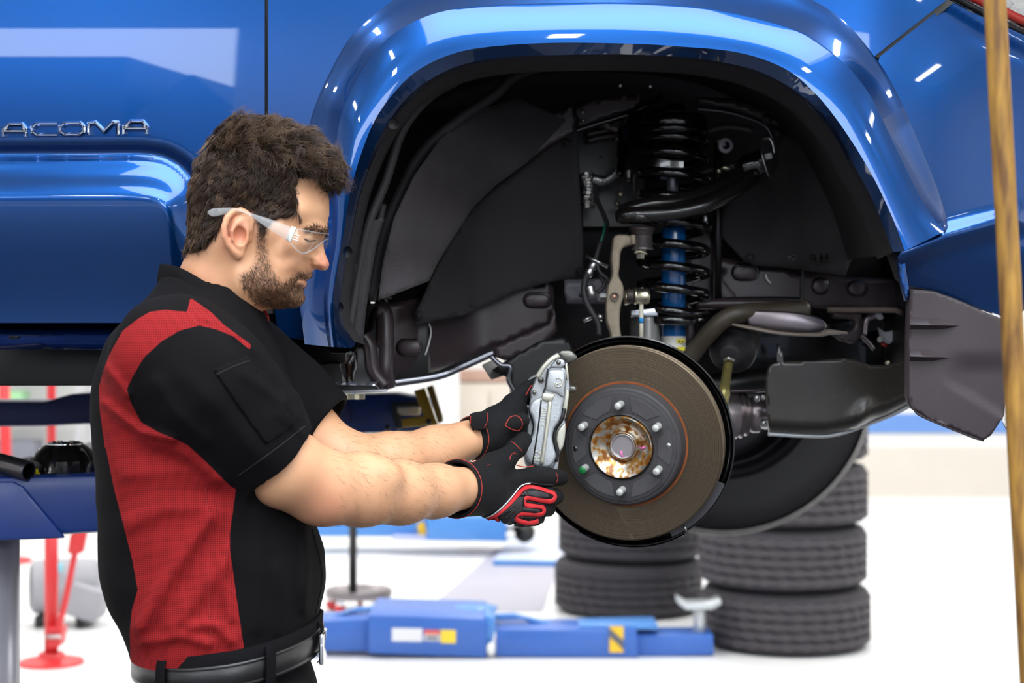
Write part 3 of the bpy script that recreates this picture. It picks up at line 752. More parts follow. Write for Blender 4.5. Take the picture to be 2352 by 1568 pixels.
# steering knuckle (cast arm)
KN = [(1411, 541), (1430, 538), (1449, 541), (1449, 562), (1434, 566), (1426, 580), (1424, 609), (1421, 633), (1428, 646), (1433, 660), (1433, 684), (1427, 698), (1424, 735), (1428, 775), (1440, 800), (1400, 800), (1404, 770), (1394, 739), (1392, 704), (1394, 676), (1397, 655), (1406, 631), (1404, 594), (1407, 562)]
kn = T('steering_knuckle', pxprism(catmull(KN, 60, True), 2.86, .045, .006), M_cast, angle=50)
T('knuckle_bore', lathe([(.0065, -.002), (.0075, -.003), (.0075, .008), (.0001, .008)], P(1411, 681, 2.857), (0, 1, 0), 20), M_gloss, kn)
T('bore_pin', lathe([(.0001, 0), (.004, 0), (.004, .006)], P(1411, 681, 2.858), (0, 1, 0), 14), mat('copper_pin', rgb(200, 150, 130), rough=.4, metal=.6), kn)
T('side_bolt', join(lathe([(.0001, -.004), (.006, -.004), (.008, 0), (.008, .012), (.011, .012), (.011, .016)], P(1378, 683, 2.88), (1, 0, 0), 6)), M_steel, kn, smooth=False)
T('side_washer', lathe([(.009, 0), (.013, 0), (.013, .006), (.010, .011)], P(1434, 683, 2.88), (1, 0, 0), 20), M_zinc, kn)
# ball joint of the upper arm
bj = T('ball_joint', lathe([(.013, 0), (.017, .001), (.017, .026), (.019, .027), (.019, .030), (.012, .031)], P(1476, 534, 2.88), (0, 0, -1), 28), mat('forged_steel', rgb(135, 128, 128), rough=.35, metal=.8, var=.25, var_scale=60))
T('dust_boot', lathe([(.010, 0), (.022, .003), (.0225, .008), (.018, .011), (.020, .014), (.015, .018)], P(1475, 519, 2.88), (0, 0, -1), 28), mat('boot_brown', rgb(52, 42, 40), rough=.5), bj)
T('castle_nut', lathe([(.0001, 0), (.009, 0), (.0105, .003), (.0105, .010), (.008, .012), (.007, .02), (.0001, .02)], P(1471, 567, 2.878), (0, 0, -1), 6), M_zinc, bj, smooth=False)
T('cotter_pin', tube(px_path([(1457, 580, 2.868), (1472, 578, 2.866), (1486, 583, 2.868)], 10), .0016, 6), M_zinc, bj)
T('joint_bridge', pxprism([(1446, 540), (1462, 536), (1462, 560), (1446, 563)], 2.87, .02, .003), M_cast, bj, angle=40)
# stabiliser link
lk = T('stabilizer_link', lathe([(.0001, -.001), (.011, -.001), (.013, .002), (.0135, .006), (.0135, .021), (.0145, .022), (.0145, .025), (.011, .026)], P(1491, 680, 2.865), (-1, 0, 0), 28), M_zinc)
T('link_rod', cyl(P(1473, 694, 2.865), P(1473, 800, 2.865), .0038, 14), mat('cream_rod', rgb(205, 198, 180), rough=.35), lk)
T('link_mark', cyl(P(1473, 730, 2.865), P(1473, 742, 2.865), .0041, 14), mat('mark_blue', rgb(30, 140, 205), rough=.4), lk)
T('link_boot', lathe([(.009, 0), (.013, .003), (.0115, .006), (.013, .010), (.010, .014)], P(1457, 680, 2.865), (-1, 0, 0), 24), mat('boot_brown', None), lk)
# upper control arm
M_arm = mat('arm_enamel', rgb(26, 23, 22), rough=.2, coat=.3)
ua = T('upper_control_arm', join(tube(px_path([(1418, 497, 2.88), (1450, 494, 2.87), (1490, 492, 2.87), (1550, 487, 2.875), (1610, 474, 2.88), (1660, 452, 2.89), (1700, 428, 2.905), (1735, 398, 2.92)]), [.011, .0135] + [.0145] * 36 + [.014, .013], 14),), M_arm)
T('arm_crown', tube(px_path([(1425, 486, 2.885), (1480, 470, 2.89), (1550, 462, 2.90), (1630, 440, 2.92), (1700, 405, 2.94), (1730, 385, 2.94)]), .0125, 12), M_arm, ua)
T('arm_boss', lathe([(.0001, 0), (.022, .001), (.026, .006), (.026, .016), (.020, .02)], P(1470, 487, 2.88), (0, 0, -1), 28), M_arm, ua)
bu = T('arm_bushing', lathe([(.0001, -.004), (.02, -.004), (.022, 0), (.022, .035), (.018, .04)], P(1752, 372, 2.93), (-.95, .1, -.28), 28), M_gloss, ua)
T('bushing_washer', lathe([(.0001, -.003), (.030, -.003), (.031, 0), (.0001, 0)], P(1755, 368, 2.92), (-.96, .25, -.25), 32), M_steel, ua)
T('bushing_bolt', lathe([(.0001, -.012), (.009, -.012), (.0105, -.009), (.0105, 0)], P(1759, 356, 2.92), (-.9, .35, -.2), 6), M_steel, ua, smooth=False)
T('arm_boss_ring', tube(px_path([(1752, 318, 2.96), (1768, 318, 2.95), (1776, 335, 2.95), (1778, 352, 2.95)], 16), .0035, 8), M_steel)
T('frame_lug', lathe([(.0075, -.003), (.012, -.003), (.014, 0), (.014, .006), (.0075, .006), (.0075, -.003)], P(1667, 334, 2.99), (0, 1, 0), 24), mat('lug_grey', rgb(165, 160, 170), rough=.45))
T('frame_lug_tail', pxprism([(1647, 322), (1664, 320), (1668, 334), (1655, 340)], 2.992, .008, .001), mat('lug_grey', None))
T('tower_stay', cyl(P(1649, 330, 3.03), P(1648, 690, 3.03), .008, 12), M_black)
T('tower_stay', cyl(P(1455, 330, 3.05), P(1457, 470, 3.05), .003, 8), M_frame)
T('stay_clip', cyl(P(1646, 392, 3.02), P(1656, 392, 3.02), .005, 8), M_zinc)
T('cross_bracket', tube(px_path([(1600, 400, 3.06), (1640, 388, 3.05), (1690, 380, 3.04)], 12), .006, 8), M_frame)
T('harness_clip', ellipsoid(P(1668, 385, 3.02), (.010, .006, .005)), M_zinc)
T('harness_clip', ellipsoid(P(1627, 410, 3.0), (.005, .004, .003)), M_steel)
T('harness_tube', tube(px_path([(1620, 305, 3.08), (1660, 292, 3.08), (1700, 294, 3.08), (1730, 300, 3.08)], 14), .007, 8), mat('dull_olive', rgb(70, 64, 56), rough=.5))
# flexible exhaust and heat shield glints behind
ex = T('exhaust_bellows', tube(px_path([(1345, 405, 3.13), (1349, 430, 3.12), (1347, 455, 3.11), (1346, 478, 3.11)], 60), [.017 + .0016 * math.sin(i * 1.1) for i in range(60)], 20), mat('woven_steel', (.5, .48, .46, 1), rough=.25, metal=1.0, bump=1.0, bump_scale=160))
T('heat_shield', tube(px_path([(1368, 412, 3.12), (1388, 415, 3.11), (1405, 405, 3.11), (1420, 392, 3.11)], 60), [.0085 + .0016 * math.sin(i * 1.3) for i in range(60)], 14), M_steel)
for x, y, r in ((1426, 446, 7), (1428, 434, 4), (1418, 468, 6), (1444, 414, 5), (1380, 360, 3.5), (1419, 350, 3)):
    T('engine_fitting', lathe([(.0001, -.006), (r * .6 * U(3.1), -.005), (r * U(3.1), 0), (r * U(3.1), .012)], P(x, y, 3.12), (0, 1, 0), 6), M_zinc if r > 4 else M_steel, smooth=False)
T('engine_block', join(pxprism([(1322, 296), (1450, 270), (1480, 330), (1480, 520), (1340, 520), (1332, 400)], 3.18, .02)), M_black, smooth=False)
for y in (300, 314): T('engine_pipe', tube(px_path([(1345, y + 10, 3.15), (1390, y, 3.15), (1435, y - 4, 3.15)], 10), .006, 8), M_frame)
# brake hose and sensor cable
hs = T('brake_hose', tube(px_path([(1366, 425, 3.02), (1372, 460, 3.0), (1386, 492, 2.97), (1394, 518, 2.95), (1382, 550, 2.93), (1372, 580, 2.92), (1366, 600, 2.915)]), .0045, 8), M_rubber)
T('hose_lower', tube(px_path([(1357, 615, 2.91), (1347, 634, 2.90), (1341, 664, 2.89), (1347, 694, 2.885), (1362, 721, 2.88), (1374, 745, 2.88), (1376, 770, 2.88)]), .0055, 8), M_rubber, hs)
T('hose_ferrule', lathe([(.005, 0), (.0075, .002), (.0075, .012), (.0055, .014), (.0075, .017), (.0075, .026), (.005, .028)], P(1366, 602, 2.905), P(1352, 628, 2.905) - P(1366, 602, 2.905), 14), M_steel, hs)
T('hose_bracket', tube([P(1346, 588, 2.915), P(1370, 600, 2.91), P(1396, 612, 2.91)], .003, 6), M_steel, hs)
T('sensor_cable', tube(px_path([(1390, 512, 2.94), (1386, 535, 2.925), (1380, 555, 2.92)], 16), .0022, 6), mat('green_cable', rgb(10, 95, 75), rough=.5), hs)
T('sensor_cable', tube(px_path([(1370, 604, 2.90), (1378, 625, 2.895), (1395, 640, 2.89), (1402, 655, 2.88)], 16), .0035, 6), M_rubber, hs)
T('cable_loop', tube(px_path([(1378, 632, 2.90), (1388, 655, 2.90), (1372, 672, 2.90)], 16), .0035, 6), M_rubber, hs)
T('hose_union', lathe([(.0001, 0), (.007, 0), (.009, .004), (.007, .010), (.009, .014), (.006, .02)], P(1353, 655, 2.885), (.3, 0, -1), 12), M_steel, hs)
T('gusset_plate', panel([(1297, 642), (1396, 640), (1396, 697), (1302, 697), (1296, 668)], lambda x, y: 3.0 + 0 * x, 12, rim=.004), mat('gusset_grey', rgb(84, 82, 90), rough=.45))
T('plate_hole', ellipsoid(P(1334, 677, 2.998), (.004, .002, .004), 12, 8), M_black)
T('knuckle_clip', cyl(P(1340, 736, 2.90), P(1360, 728, 2.90), .004, 8), M_steel)
T('knuckle_clip', cyl(P(1372, 726, 2.89), P(1385, 730, 2.89), .006, 8), M_steel)
T('caliper_bracket', pxprism([(1448, 713), (1512, 706), (1512, 726), (1450, 728)], 2.93, .02, .002), M_plate)
T('lower_mount', panel([(1450, 728), (1512, 728), (1518, 800), (1450, 800)], lambda x, y: 2.96 - .03 * np.sin((x - 1450) / 25.), 8, rim=.03), mat('lower_cast', rgb(150, 148, 146), rough=.35, metal=.7))
T('inner_panel', panel([(1574, 500), (1640, 515), (1640, 690), (1576, 690)], lambda x, y: 3.12 + 0 * x, 12, rim=.02), M_frame)
T('panel_reflex', ellipsoid(P(1586, 640, 3.09), (.010, .004, .013)), M_steel)
T('bump_stop', lathe([(.0001, 0), (.012, 0), (.016, .006), (.016, .02), (.010, .026)], P(1620, 500, 3.0), (0, 0, -1), 20), M_gloss)
T('bump_stop_bolt', ellipsoid(P(1620, 502, 2.98), (.005, .004, .008)), M_steel)

# front chassis rail
FR = [(1660, 592), (1712, 600), (1850, 628), (1940, 636), (2060, 640), (2072, 660), (2075, 710), (1900, 708), (1842, 700), (1800, 705), (1666, 700), (1655, 640)]
fr = T('front_frame_rail', panel(FR, lambda x, y: 3.10 + 0 * x, 14, rim=.1), M_frame)
emboss(1682, 1742, 608, 642, 3.088, fr); emboss(1948, 1990, 646, 678, 3.088, fr); emboss(1866, 1902, 640, 674, 3.088, fr)
T('paint_run', tube(px_path([(1758, 630, 3.093), (1762, 642, 3.092), (1770, 650, 3.093)], 8), .0018, 6), M_white, fr)
T('rail_edge', tube(px_path([(1900, 711, 3.06), (1980, 712, 3.06), (2060, 712, 3.05), (2075, 720, 3.05)], 10), .0055, 8), mat('edge_buff', rgb(120, 108, 96), rough=.4))
T('rail_joint', pxprism([(1840, 606), (1847, 608), (1847, 704), (1840, 704)], 3.085, .02), M_black, fr, smooth=False)
T('rail_wedge', pxprism([(1652, 610), (1658, 612), (1664, 650), (1690, 675), (1692, 690), (1652, 692)], 3.06, .02, .002), M_frame, fr)
T('lower_cross_tube', tube(px_path([(1600, 698, 3.02), (1700, 697, 3.02), (1800, 700, 3.02), (1850, 712, 3.02)]), .010, 12), M_frame)
T('lower_cross_tube', tube(px_path([(1640, 690, 3.06), (1760, 688, 3.06), (1840, 690, 3.06)]), .006, 10), M_black)
T('tube_end_nut', lathe([(.0001, 0), (.009, 0), (.011, .004), (.011, .012), (.0001, .012)], P(1853, 705, 3.0), (-1, 0, .3), 6), M_zinc, smooth=False)
T('tow_bracket', panel([(1912, 716), (1978, 720), (1986, 760), (1978, 775), (1960, 788), (1935, 782), (1915, 768), (1945, 762), (1964, 752), (1966, 740), (1955, 732), (1918, 730)], lambda x, y: 3.06 + 0 * x, 8, rim=.03), M_frame)
# anti-roll bar with its flattened end
sb = T('anti_roll_bar', tube(px_path([(1570, 840, 2.98), (1600, 800, 2.97), (1630, 764, 2.95), (1664, 733, 2.94), (1706, 718, 2.94), (1760, 716, 2.96), (1850, 712, 3.0)]), .0165, 16), mat('bar_brown', rgb(66, 58, 48), rough=.45, var=.25, var_scale=40))
M_darksteel = mat('dark_steel', rgb(120, 112, 116), rough=.28, metal=.9, var=.2, var_scale=30)
ell = [(1722, 716), (1760, 713), (1820, 716), (1866, 724), (1890, 735), (1901, 748), (1895, 758), (1876, 765), (1820, 764), (1760, 758), (1722, 748)]
T('bar_paddle', pxprism(catmull(ell, 44, True), 2.93, .03, .008), M_darksteel, sb, angle=50)
T('paddle_flange', gridmesh(loft([[(1684, 742, 2.91), (1722, 748, 2.90), (1790, 760, 2.89), (1876, 766, 2.89), (1900, 756, 2.90), (1947, 762, 2.92)], [(1680, 746, 2.90), (1722, 755, 2.885), (1790, 767, 2.875), (1876, 771, 2.875), (1905, 766, 2.885), (1947, 765, 2.91)], [(1684, 748, 2.93), (1722, 758, 2.93), (1790, 769, 2.93), (1876, 773, 2.93), (1905, 769, 2.93), (1947, 766, 2.93)]], 30)), mat('edge_buff', None), sb)
# steering rack boot and tie rod
tb = T('rack_boot', lathe([(.042, -.12), (.043, -.02), (.040, -.012), (.036, -.010), (.036, -.004), (.030, -.002), (.029, .005), (.022, .007), (.021, .014), (.014, .016), (.0001, .016)], P(1680, 812, 2.97), P(1665, 850, 2.88) - P(1680, 812, 2.97), 32), M_rubber)
T('tie_rod', tube(px_path([(1674, 828, 2.95), (1669, 860, 2.92), (1664, 892, 2.89), (1662, 910, 2.88), (1660, 940, 2.86)]), [.0085 + .003 * sstep(20, 39, i) * 0 + .0025 * math.exp(-((i - 26) / 5.) ** 2) for i in range(40)], 14), mat('olive_zinc', rgb(150, 140, 84), rough=.35, metal=.7, var=.25, var_scale=60))
T('boot_clip', tube(px_path([(1664, 826, 2.935), (1674, 822, 2.93), (1686, 828, 2.935)], 10), .003, 6), M_steel)
# dark underbody behind, axle shaft and joint
T('crossmember', join(pxprism([(1700, 770), (2090, 720), (2095, 850), (1760, 905), (1700, 905)], 3.20, .05)), M_gloss, smooth=False)
T('lower_arm', tube(px_path([(1600, 890, 3.05), (1680, 880, 3.05), (1760, 872, 3.06)]), .022, 14), M_black)
T('arm_edge', tube(px_path([(1672, 898, 3.0), (1730, 897, 3.0), (1765, 894, 3.0)], 10), .003, 8), M_frame)
T('cooler_line', cyl(P(1788, 790, 3.1), P(1790, 830, 3.1), .0035, 8), M_steel)
T('cooler_line', cyl(P(1794, 800, 3.1), P(1795, 832, 3.1), .0025, 8), M_steel)
T('tow_loop', tube(px_path([(1985, 770, 3.05), (1990, 735, 3.05), (2010, 725, 3.05)], 14), .006, 8), M_darksteel)
T('tow_loop', tube(px_path([(1978, 770, 3.05), (1995, 786, 3.05), (2008, 802, 3.05)], 14), .004, 8), M_darksteel)
T('horn_plate', pxprism([(2016, 750), (2034, 762), (2054, 758), (2056, 778), (2044, 790), (2032, 786), (2022, 772)], 3.13, .008, .002), mat('horn_white', rgb(222, 222, 228), rough=.4))
T('horn_plate', pxprism([(2012, 718), (2026, 719), (2031, 731), (2022, 736), (2010, 728)], 3.13, .008, .002), mat('horn_white', None))
T('horn_tip', ellipsoid(P(2022, 779, 3.11), (.006, .005, .006)), mat('label_white', None))
T('horn_tag', pxprism([(2026, 786), (2040, 792), (2036, 798), (2024, 792)], 3.11, .004), mat('red_reflector', None))
T('fog_bolt', ellipsoid(P(2039, 832, 3.05), (.005, .004, .004)), M_zinc)
ax0 = P(1690, 945, 3.02)
T('axle_joint', lathe([(.045, -.06), (.045, .0), (.040, .004), (.044, .01), (.036, .014), (.040, .02), (.030, .026), (.034, .034), (.034, .044), (.026, .047), (.028, .06), (.024, .075)], P(1688, 952, 3.06), (1, .15, 0), 36), mat('joint_metal', rgb(150, 140, 142), rough=.3, metal=.85, var=.35, var_scale=40), angle=40)
T('joint_bolt', ellipsoid(P(1738, 915, 3.0), (.006, .005, .007)), M_steel)
T('joint_bolt', ellipsoid(P(1752, 912, 3.0), (.004, .004, .005)), M_steel)
T('joint_bolt', cyl(P(1748, 972, 3.0), P(1762, 972, 3.0), .008, 8), M_steel)
# skid plate
SK = [(1761, 862), (1766, 845), (1776, 835), (1801, 830), (1870, 829), (1939, 822), (1966, 827), (2001, 839), (2042, 838), (2092, 822), (2092, 905), (2100, 928), (2042, 956), (1985, 978), (1939, 994), (1897, 1002), (1830, 1001), (1767, 997), (1761, 904)]
def sk_bot(x): return np.interp(x, [1761, 1830, 1897, 1939, 1985, 2042, 2100], [997, 1001, 1002, 994, 978, 956, 928])
def skY(x, y):
    d = sk_bot(np.asarray(x, float)) - np.asarray(y, float)
    Y = 2.90 + .00025 * (x - 1761) * 0 + .045 * (1 - np.clip(d / 34., 0, 1)) ** 2
    return Y - .012 * np.exp(-((x - 1990 + (y - 940) * .5) / 22.) ** 2) * sstep(900, 960, y)
T('skid_plate', panel(SK, skY, 7, rim=.012), mat('skid_enamel', rgb(50, 46, 41), rough=.25, var=.12, var_scale=8, rough_var=.06))

T('skid_edge', tube(px_path([(1764, 996, 2.935), (1830, 1000, 2.937), (1897, 1001, 2.94), (1939, 993, 2.94), (1985, 977, 2.94), (2042, 955, 2.94), (2098, 928, 2.935)], 60), .0036, 8, flat=.8), mat('edge_reflection', rgb(205, 208, 212), rough=.3, metal=.2))  # pale tube paints the bright floor reflection along the plate's lower edge
# plastic bumper end with two ribs
BUM = [(2092, 663), (2145, 669), (2197, 688), (2249, 711), (2304, 732), (2309, 800), (2311, 918), (2306, 955), (2276, 1000), (2260, 1010), (2228, 998), (2125, 957), (2098, 937), (2088, 912), (2088, 800)]
def bumY(x, y):
    x = np.asarray(x, float); y = np.asarray(y, float)
    Y = 2.615 + 9e-7 * np.maximum(x - 2180, 0) ** 2 + 1.5e-7 * np.maximum(y - 800, 0) ** 2
    line = [(2152, 830), (2158, 855), (2175, 875), (2230, 905), (2300, 950)]
    below = sstep(-6, 10, y - np.interp(x, [2152, 2158, 2175, 2230, 2300, 2330], [830, 855, 875, 905, 950, 965])) * sstep(2150, 2170, x)
    Y = Y + .010 * sstep(2150, 2230, x) * (1 - below) * sstep(800, 860, y)
    return Y
M_clad = mat('cladding_plastic', rgb(60, 51, 55), rough=.5, bump=.2, bump_scale=1200)
bp = T('bumper_end', panel(BUM, bumY, 8, rim=.03), M_clad)
for x1, y0 in ((2207, 742), (2186, 815)):
    a = [(2090, y0 - 13), (2180, y0 - 8 - (x1 == 2186) * 0), (x1, y0 + 4)]
    rr = gridmesh(loft([[(2090, y0 - 14, 2.615), (x1 - 45, y0 - 10, 2.615), (x1, y0 + 6, 2.617)],
                        [(2090, y0 + 0, 2.598), (x1 - 45, y0 + 2, 2.600), (x1, y0 + 6, 2.617)],
                        [(2090, y0 + 3, 2.597), (x1 - 45, y0 + 5, 2.600), (x1, y0 + 6, 2.617)],
                        [(2090, y0 + 15, 2.616), (x1 - 45, y0 + 15, 2.617), (x1, y0 + 6, 2.618)]], 24))
    T('cladding_rib', rr, M_clad, bp, angle=50)
T('bumper_lip', gridmesh(loft([[(2088, 908, 2.612), (2098, 936, 2.615), (2125, 956, 2.62), (2228, 997, 2.625), (2260, 1009, 2.63)], [(2088, 914, 2.612), (2097, 941, 2.614), (2124, 961, 2.618), (2227, 1003, 2.622), (2260, 1014, 2.628)], [(2090, 916, 2.66), (2098, 943, 2.66), (2124, 962, 2.66), (2227, 1004, 2.66), (2260, 1014, 2.66)]], 30)), M_clad, bp)
T('foglight', ellipsoid(P(2316, 945, 2.75), (.012, .01, .03)), mat('clear_lens', None))

T('radiator_support', box((.79, 3.32, 1.44), (.14, .6, .26), .01), M_black, angle=40)
# far-side front wheel of the truck
FW = P(1650, 880, 4.35)
wh = None
prof = [(.22, -.10), (.235, -.125), (.30, -.135), (.355, -.128), (.378, -.105), (.386, -.08), (.386, .08), (.378, .105), (.355, .128), (.30, .135), (.235, .125), (.22, .10)]
def tyre_tread(name, c, axis, Ro, Ri, w, parent, m, groove=4, ang=1):
    hw = w / 2
    pr = [(Ri, -hw * .75), (Ri + .012, -hw * .92), ((Ro + Ri) / 2, -hw), (Ro - .022, -hw * .94), (Ro - .006, -hw * .82)]
    xs = np.linspace(-hw * .76, hw * .76, groove * 4 + 1)
    for i, x in enumerate(xs):
        pr.append((Ro - (.007 if i % 4 == 2 else 0), x))
    pr += [(Ro - .006, hw * .82), (Ro - .022, hw * .94), ((Ro + Ri) / 2, hw), (Ri + .012, hw * .92), (Ri, hw * .75), (Ri, -hw * .75)]
    return obj(name, *lathe(pr, c, axis, 72), m, parent, angle=40)
fw = tyre_tread('far_tyre', FW, (0, 1, 0), .386, .232, .26, truck, M_rubber)
T('tread_edge', lathe([(.372, -.128), (.384, -.122), (.3875, -.110), (.385, -.10)], FW, (0, 1, 0), 96), mat('tread_backlit', rgb(150, 146, 142), rough=.8, var=.3, var_scale=60), fw)  # pale band paints the light catching the tread edge from behind
T('wheel_rim', lathe([(.234, -.115), (.222, -.11), (.214, -.06), (.205, .02), (.205, .08), (.18, .09), (.07, .06), (.0001, .06)], FW, (0, 1, 0), 64), mat('rim_dark', rgb(52, 50, 54), rough=.3, metal=.6), fw, angle=40)
T('rim_lip', lathe([(.218, -.085), (.213, -.05), (.2095, -.035)], FW, (0, 1, 0), 64), mat('rim_alloy', rgb(200, 200, 205), rough=.25, metal=.8), fw)

# brake rotor, hub and dust shield
DN = Vector((-.265, -.96, -.096)).normalized()
DC = P(1440, 1017, 2.72)
def rot_at(h): return DC + DN * h
M_disc = bpy.data.materials.new('brake_disc'); M_disc.use_nodes = True; MATS['brake_disc'] = M_disc
nt, N, Lk, B = nodes_of(M_disc)
tc = N.new('ShaderNodeTexCoord'); ln = N.new('ShaderNodeVectorMath'); ln.operation = 'LENGTH'
Lk.new(tc.outputs['Object'], ln.inputs[0])
nz = N.new('ShaderNodeTexNoise'); nz.noise_dimensions = '1D'; nz.inputs['Scale'].default_value = 900; nz.inputs['Detail'].default_value = 4
Lk.new(ln.outputs['Value'], nz.inputs['W'])
cr = N.new('ShaderNodeValToRGB'); cr.color_ramp.elements[0].color = rgb(82, 71, 58); cr.color_ramp.elements[1].color = rgb(130, 115, 96)
cr.color_ramp.elements[0].position = .3; cr.color_ramp.elements[1].position = .75
Lk.new(nz.outputs['Fac'], cr.inputs['Fac']); Lk.new(cr.outputs['Color'], B.inputs['Base Color'])
B.inputs['Metallic'].default_value = .85; B.inputs['Roughness'].default_value = .42; B.inputs['Anisotropic'].default_value = .7
bmp = N.new('ShaderNodeBump'); bmp.inputs['Strength'].default_value = .35; bmp.inputs['Distance'].default_value = .001
Lk.new(nz.outputs['Fac'], bmp.inputs['Height']); Lk.new(bmp.outputs['Normal'], B.inputs['Normal'])
rt = T('brake_rotor', lathe([(.100, .012), (.1585, .012), (.1605, .010), (.1605, .004), (.157, .002), (.157, -.006), (.1605, -.008), (.1605, -.014), (.10, -.015)], DC, DN, 128), M_disc, angle=40, origin=DC)
M_hat = mat('rotor_hat', rgb(58, 56, 58), rough=.6, var=.25, var_scale=60, bump=.3, bump_scale=500)
M_rust = mat('rust', rgb(150, 78, 34), rough=.85, var=.5, var_scale=120)
T('rust_ring', lathe([(.1035, .0125), (.100, .0127), (.099, .012)], DC, DN, 96), M_rust, rt)
T('rotor_hat', lathe([(.1005, .012), (.0985, .018), (.0975, .030), (.0965, .038), (.0935, .041), (.090, .0415), (.089, .043), (.087, .0435), (.055, .0435), (.053, .046), (.052, .040), (.052, .02)], DC, DN, 96), M_hat, rt, angle=35)
# six slightly raised pads on the hat
ax = np.array(DN); t_ = np.cross((0, 0, 1.0), ax); t_ /= np.linalg.norm(t_); v_ = np.cross(ax, t_)
def hat_pt(r, a, h): return np.array(DC) + ax * h + r * (math.cos(a) * t_ + math.sin(a) * v_)
M_pad = mat('hat_pad', rgb(70, 68, 70), rough=.7, var=.2, var_scale=80)
for k in range(6):
    a = math.pi / 2 + k * math.pi / 3 + math.pi / 6
    pts = [hat_pt(.083, a + s, .0432) for s in np.linspace(-.36, .36, 10)] + [hat_pt(.060, a + s, .0432) for s in np.linspace(.22, -.22, 7)]
    T('hat_pad', prism(pts, ax * .0014, .0005, 1), M_pad, rt, angle=30)
# hub dish with rust, central cap
M_hub = bpy.data.materials.new('rusty_hub'); M_hub.use_nodes = True
nt, N, Lk, B = nodes_of(M_hub)
tc = N.new('ShaderNodeTexCoord'); nz = N.new('ShaderNodeTexNoise'); nz.inputs['Scale'].default_value = 85; nz.inputs['Detail'].default_value = 8
Lk.new(tc.outputs['Object'], nz.inputs['Vector'])
cr = N.new('ShaderNodeValToRGB'); e = cr.color_ramp.elements
e[0].position = .45; e[0].color = rgb(205, 200, 190); e[1].position = .60; e[1].color = rgb(128, 74, 24)
e2 = cr.color_ramp.elements.new(.52); e2.color = rgb(176, 130, 66)
Lk.new(nz.outputs['Fac'], cr.inputs['Fac']); Lk.new(cr.outputs['Color'], B.inputs['Base Color'])
mr = N.new('ShaderNodeMapRange'); mr.inputs['From Min'].default_value = .45; mr.inputs['From Max'].default_value = .6; mr.inputs['To Min'].default_value = .95; mr.inputs['To Max'].default_value = .25
Lk.new(nz.outputs['Fac'], mr.inputs['Value']); Lk.new(mr.outputs['Result'], B.inputs['Metallic']); B.inputs['Roughness'].default_value = .28
hb = T('wheel_hub', lathe([(.0515, .028), (.051, .048), (.0495, .0495), (.046, .0485), (.036, .040), (.030, .034), (.025, .031), (.024, .036), (.0225, .037), (.0205, .035)], DC, DN, 64), M_hub, rt, angle=50)
T('hub_cap', lathe([(.0205, .033), (.0205, .037), (.0195, .038), (.0175, .0375), (.0165, .0345), (.0001, .0345)], DC, DN, 48), mat('hub_cap_steel', rgb(185, 178, 180), rough=.35, metal=.8), rt, angle=40)
M_pink = mat('pink_marker', rgb(235, 120, 180), rough=.6)
T('paint_mark', tube([hat_pt(.008, -1.9, .0350), hat_pt(.013, -1.75, .0350), hat_pt(.017, -1.55, .0362)], [.0025, .0015, .0015], 8, flat=.4), M_pink, rt)
T('paint_mark', tube([hat_pt(.027, -.05, .0335), hat_pt(.033, -.08, .0385), hat_pt(.037, .02, .0425)], [.0012, .002, .0022], 8), M_pink, rt)
for k, tip in enumerate((None, None, None, None, 'g', None)):
    pass
M_stud = mat('stud_zinc', rgb(206, 206, 202), rough=.4, metal=.35, bump=.5, bump_scale=900)
M_green = mat('green_paint', rgb(12, 110, 50), rough=.35)
studs_px = [(1419, 929), (1509, 975), (1514, 1077), (1432, 1129), (1346, 1080), (1338, 981)]
for k in range(6):
    best = None
    a = math.pi / 2 + k * math.pi / 3
    p0 = hat_pt(.0699, a, .043); p1 = hat_pt(.0699, a, .069)
    ridges = [(.0001, .0), (.0052, .0), (.0058, .0012)] + [(.0060 - .0005 * (i % 2), .0012 + i * .0016) for i in range(1, 15)] + [(.0062, .026)]
    T('wheel_stud', lathe(ridges[:], p1, -ax, 18, False), M_stud, rt)
    T('stud_hole', lathe([(.0064, .0002), (.0095, .0004), (.0098, -.001)], p0, ax, 20), M_black, rt)
    q = (p1[0] / p1[1] * F + CX, CY - (p1[2] - CZ) / p1[1] * F)
    if math.hypot(q[0] - 1340, q[1] - 1083) < 30:
        T('painted_tip', lathe([(.0001, -.0006), (.0050, -.0005), (.0060, .0008)], p1, -ax, 18), M_green, rt)
for a in (.05, math.pi + .05): T('extractor_hole', lathe([(.0001, .0003), (.004, .0004), (.0042, -.001)], hat_pt(.077, a, .0446), ax, 14), M_steel if a < 1 else M_gloss, rt)
# dust shield
sh_o = rot_at(-.028)
ds = T('dust_shield', lathe([(.080, -.02), (.150, -.014), (.170, -.006), (.1745, .004), (.1755, .014), (.1735, .0145), (.172, .004), (.165, -.003)], sh_o, DN, 120), M_gloss, angle=40)
a0 = np.linspace(-1.15, -.40, 20)
T('shield_tab', gridmesh(np.stack([[hat_pt(r, a, -.013) for a in a0] for r in (.1605, .172)])), mat('tab_grey', rgb(74, 72, 76), rough=.4), ds)
T('shield_scoop', lathe([(.163, -.010), (.176, -.006), (.1795, .004), (.1785, .010)], sh_o, DN, 30, a0=-2.1, a1=-1.05), M_gloss, ds)
T('shield_mark', tube([hat_pt(.163, -.98, -.008), hat_pt(.1735, -.99, -.006)], .0016, 6), M_steel, ds)
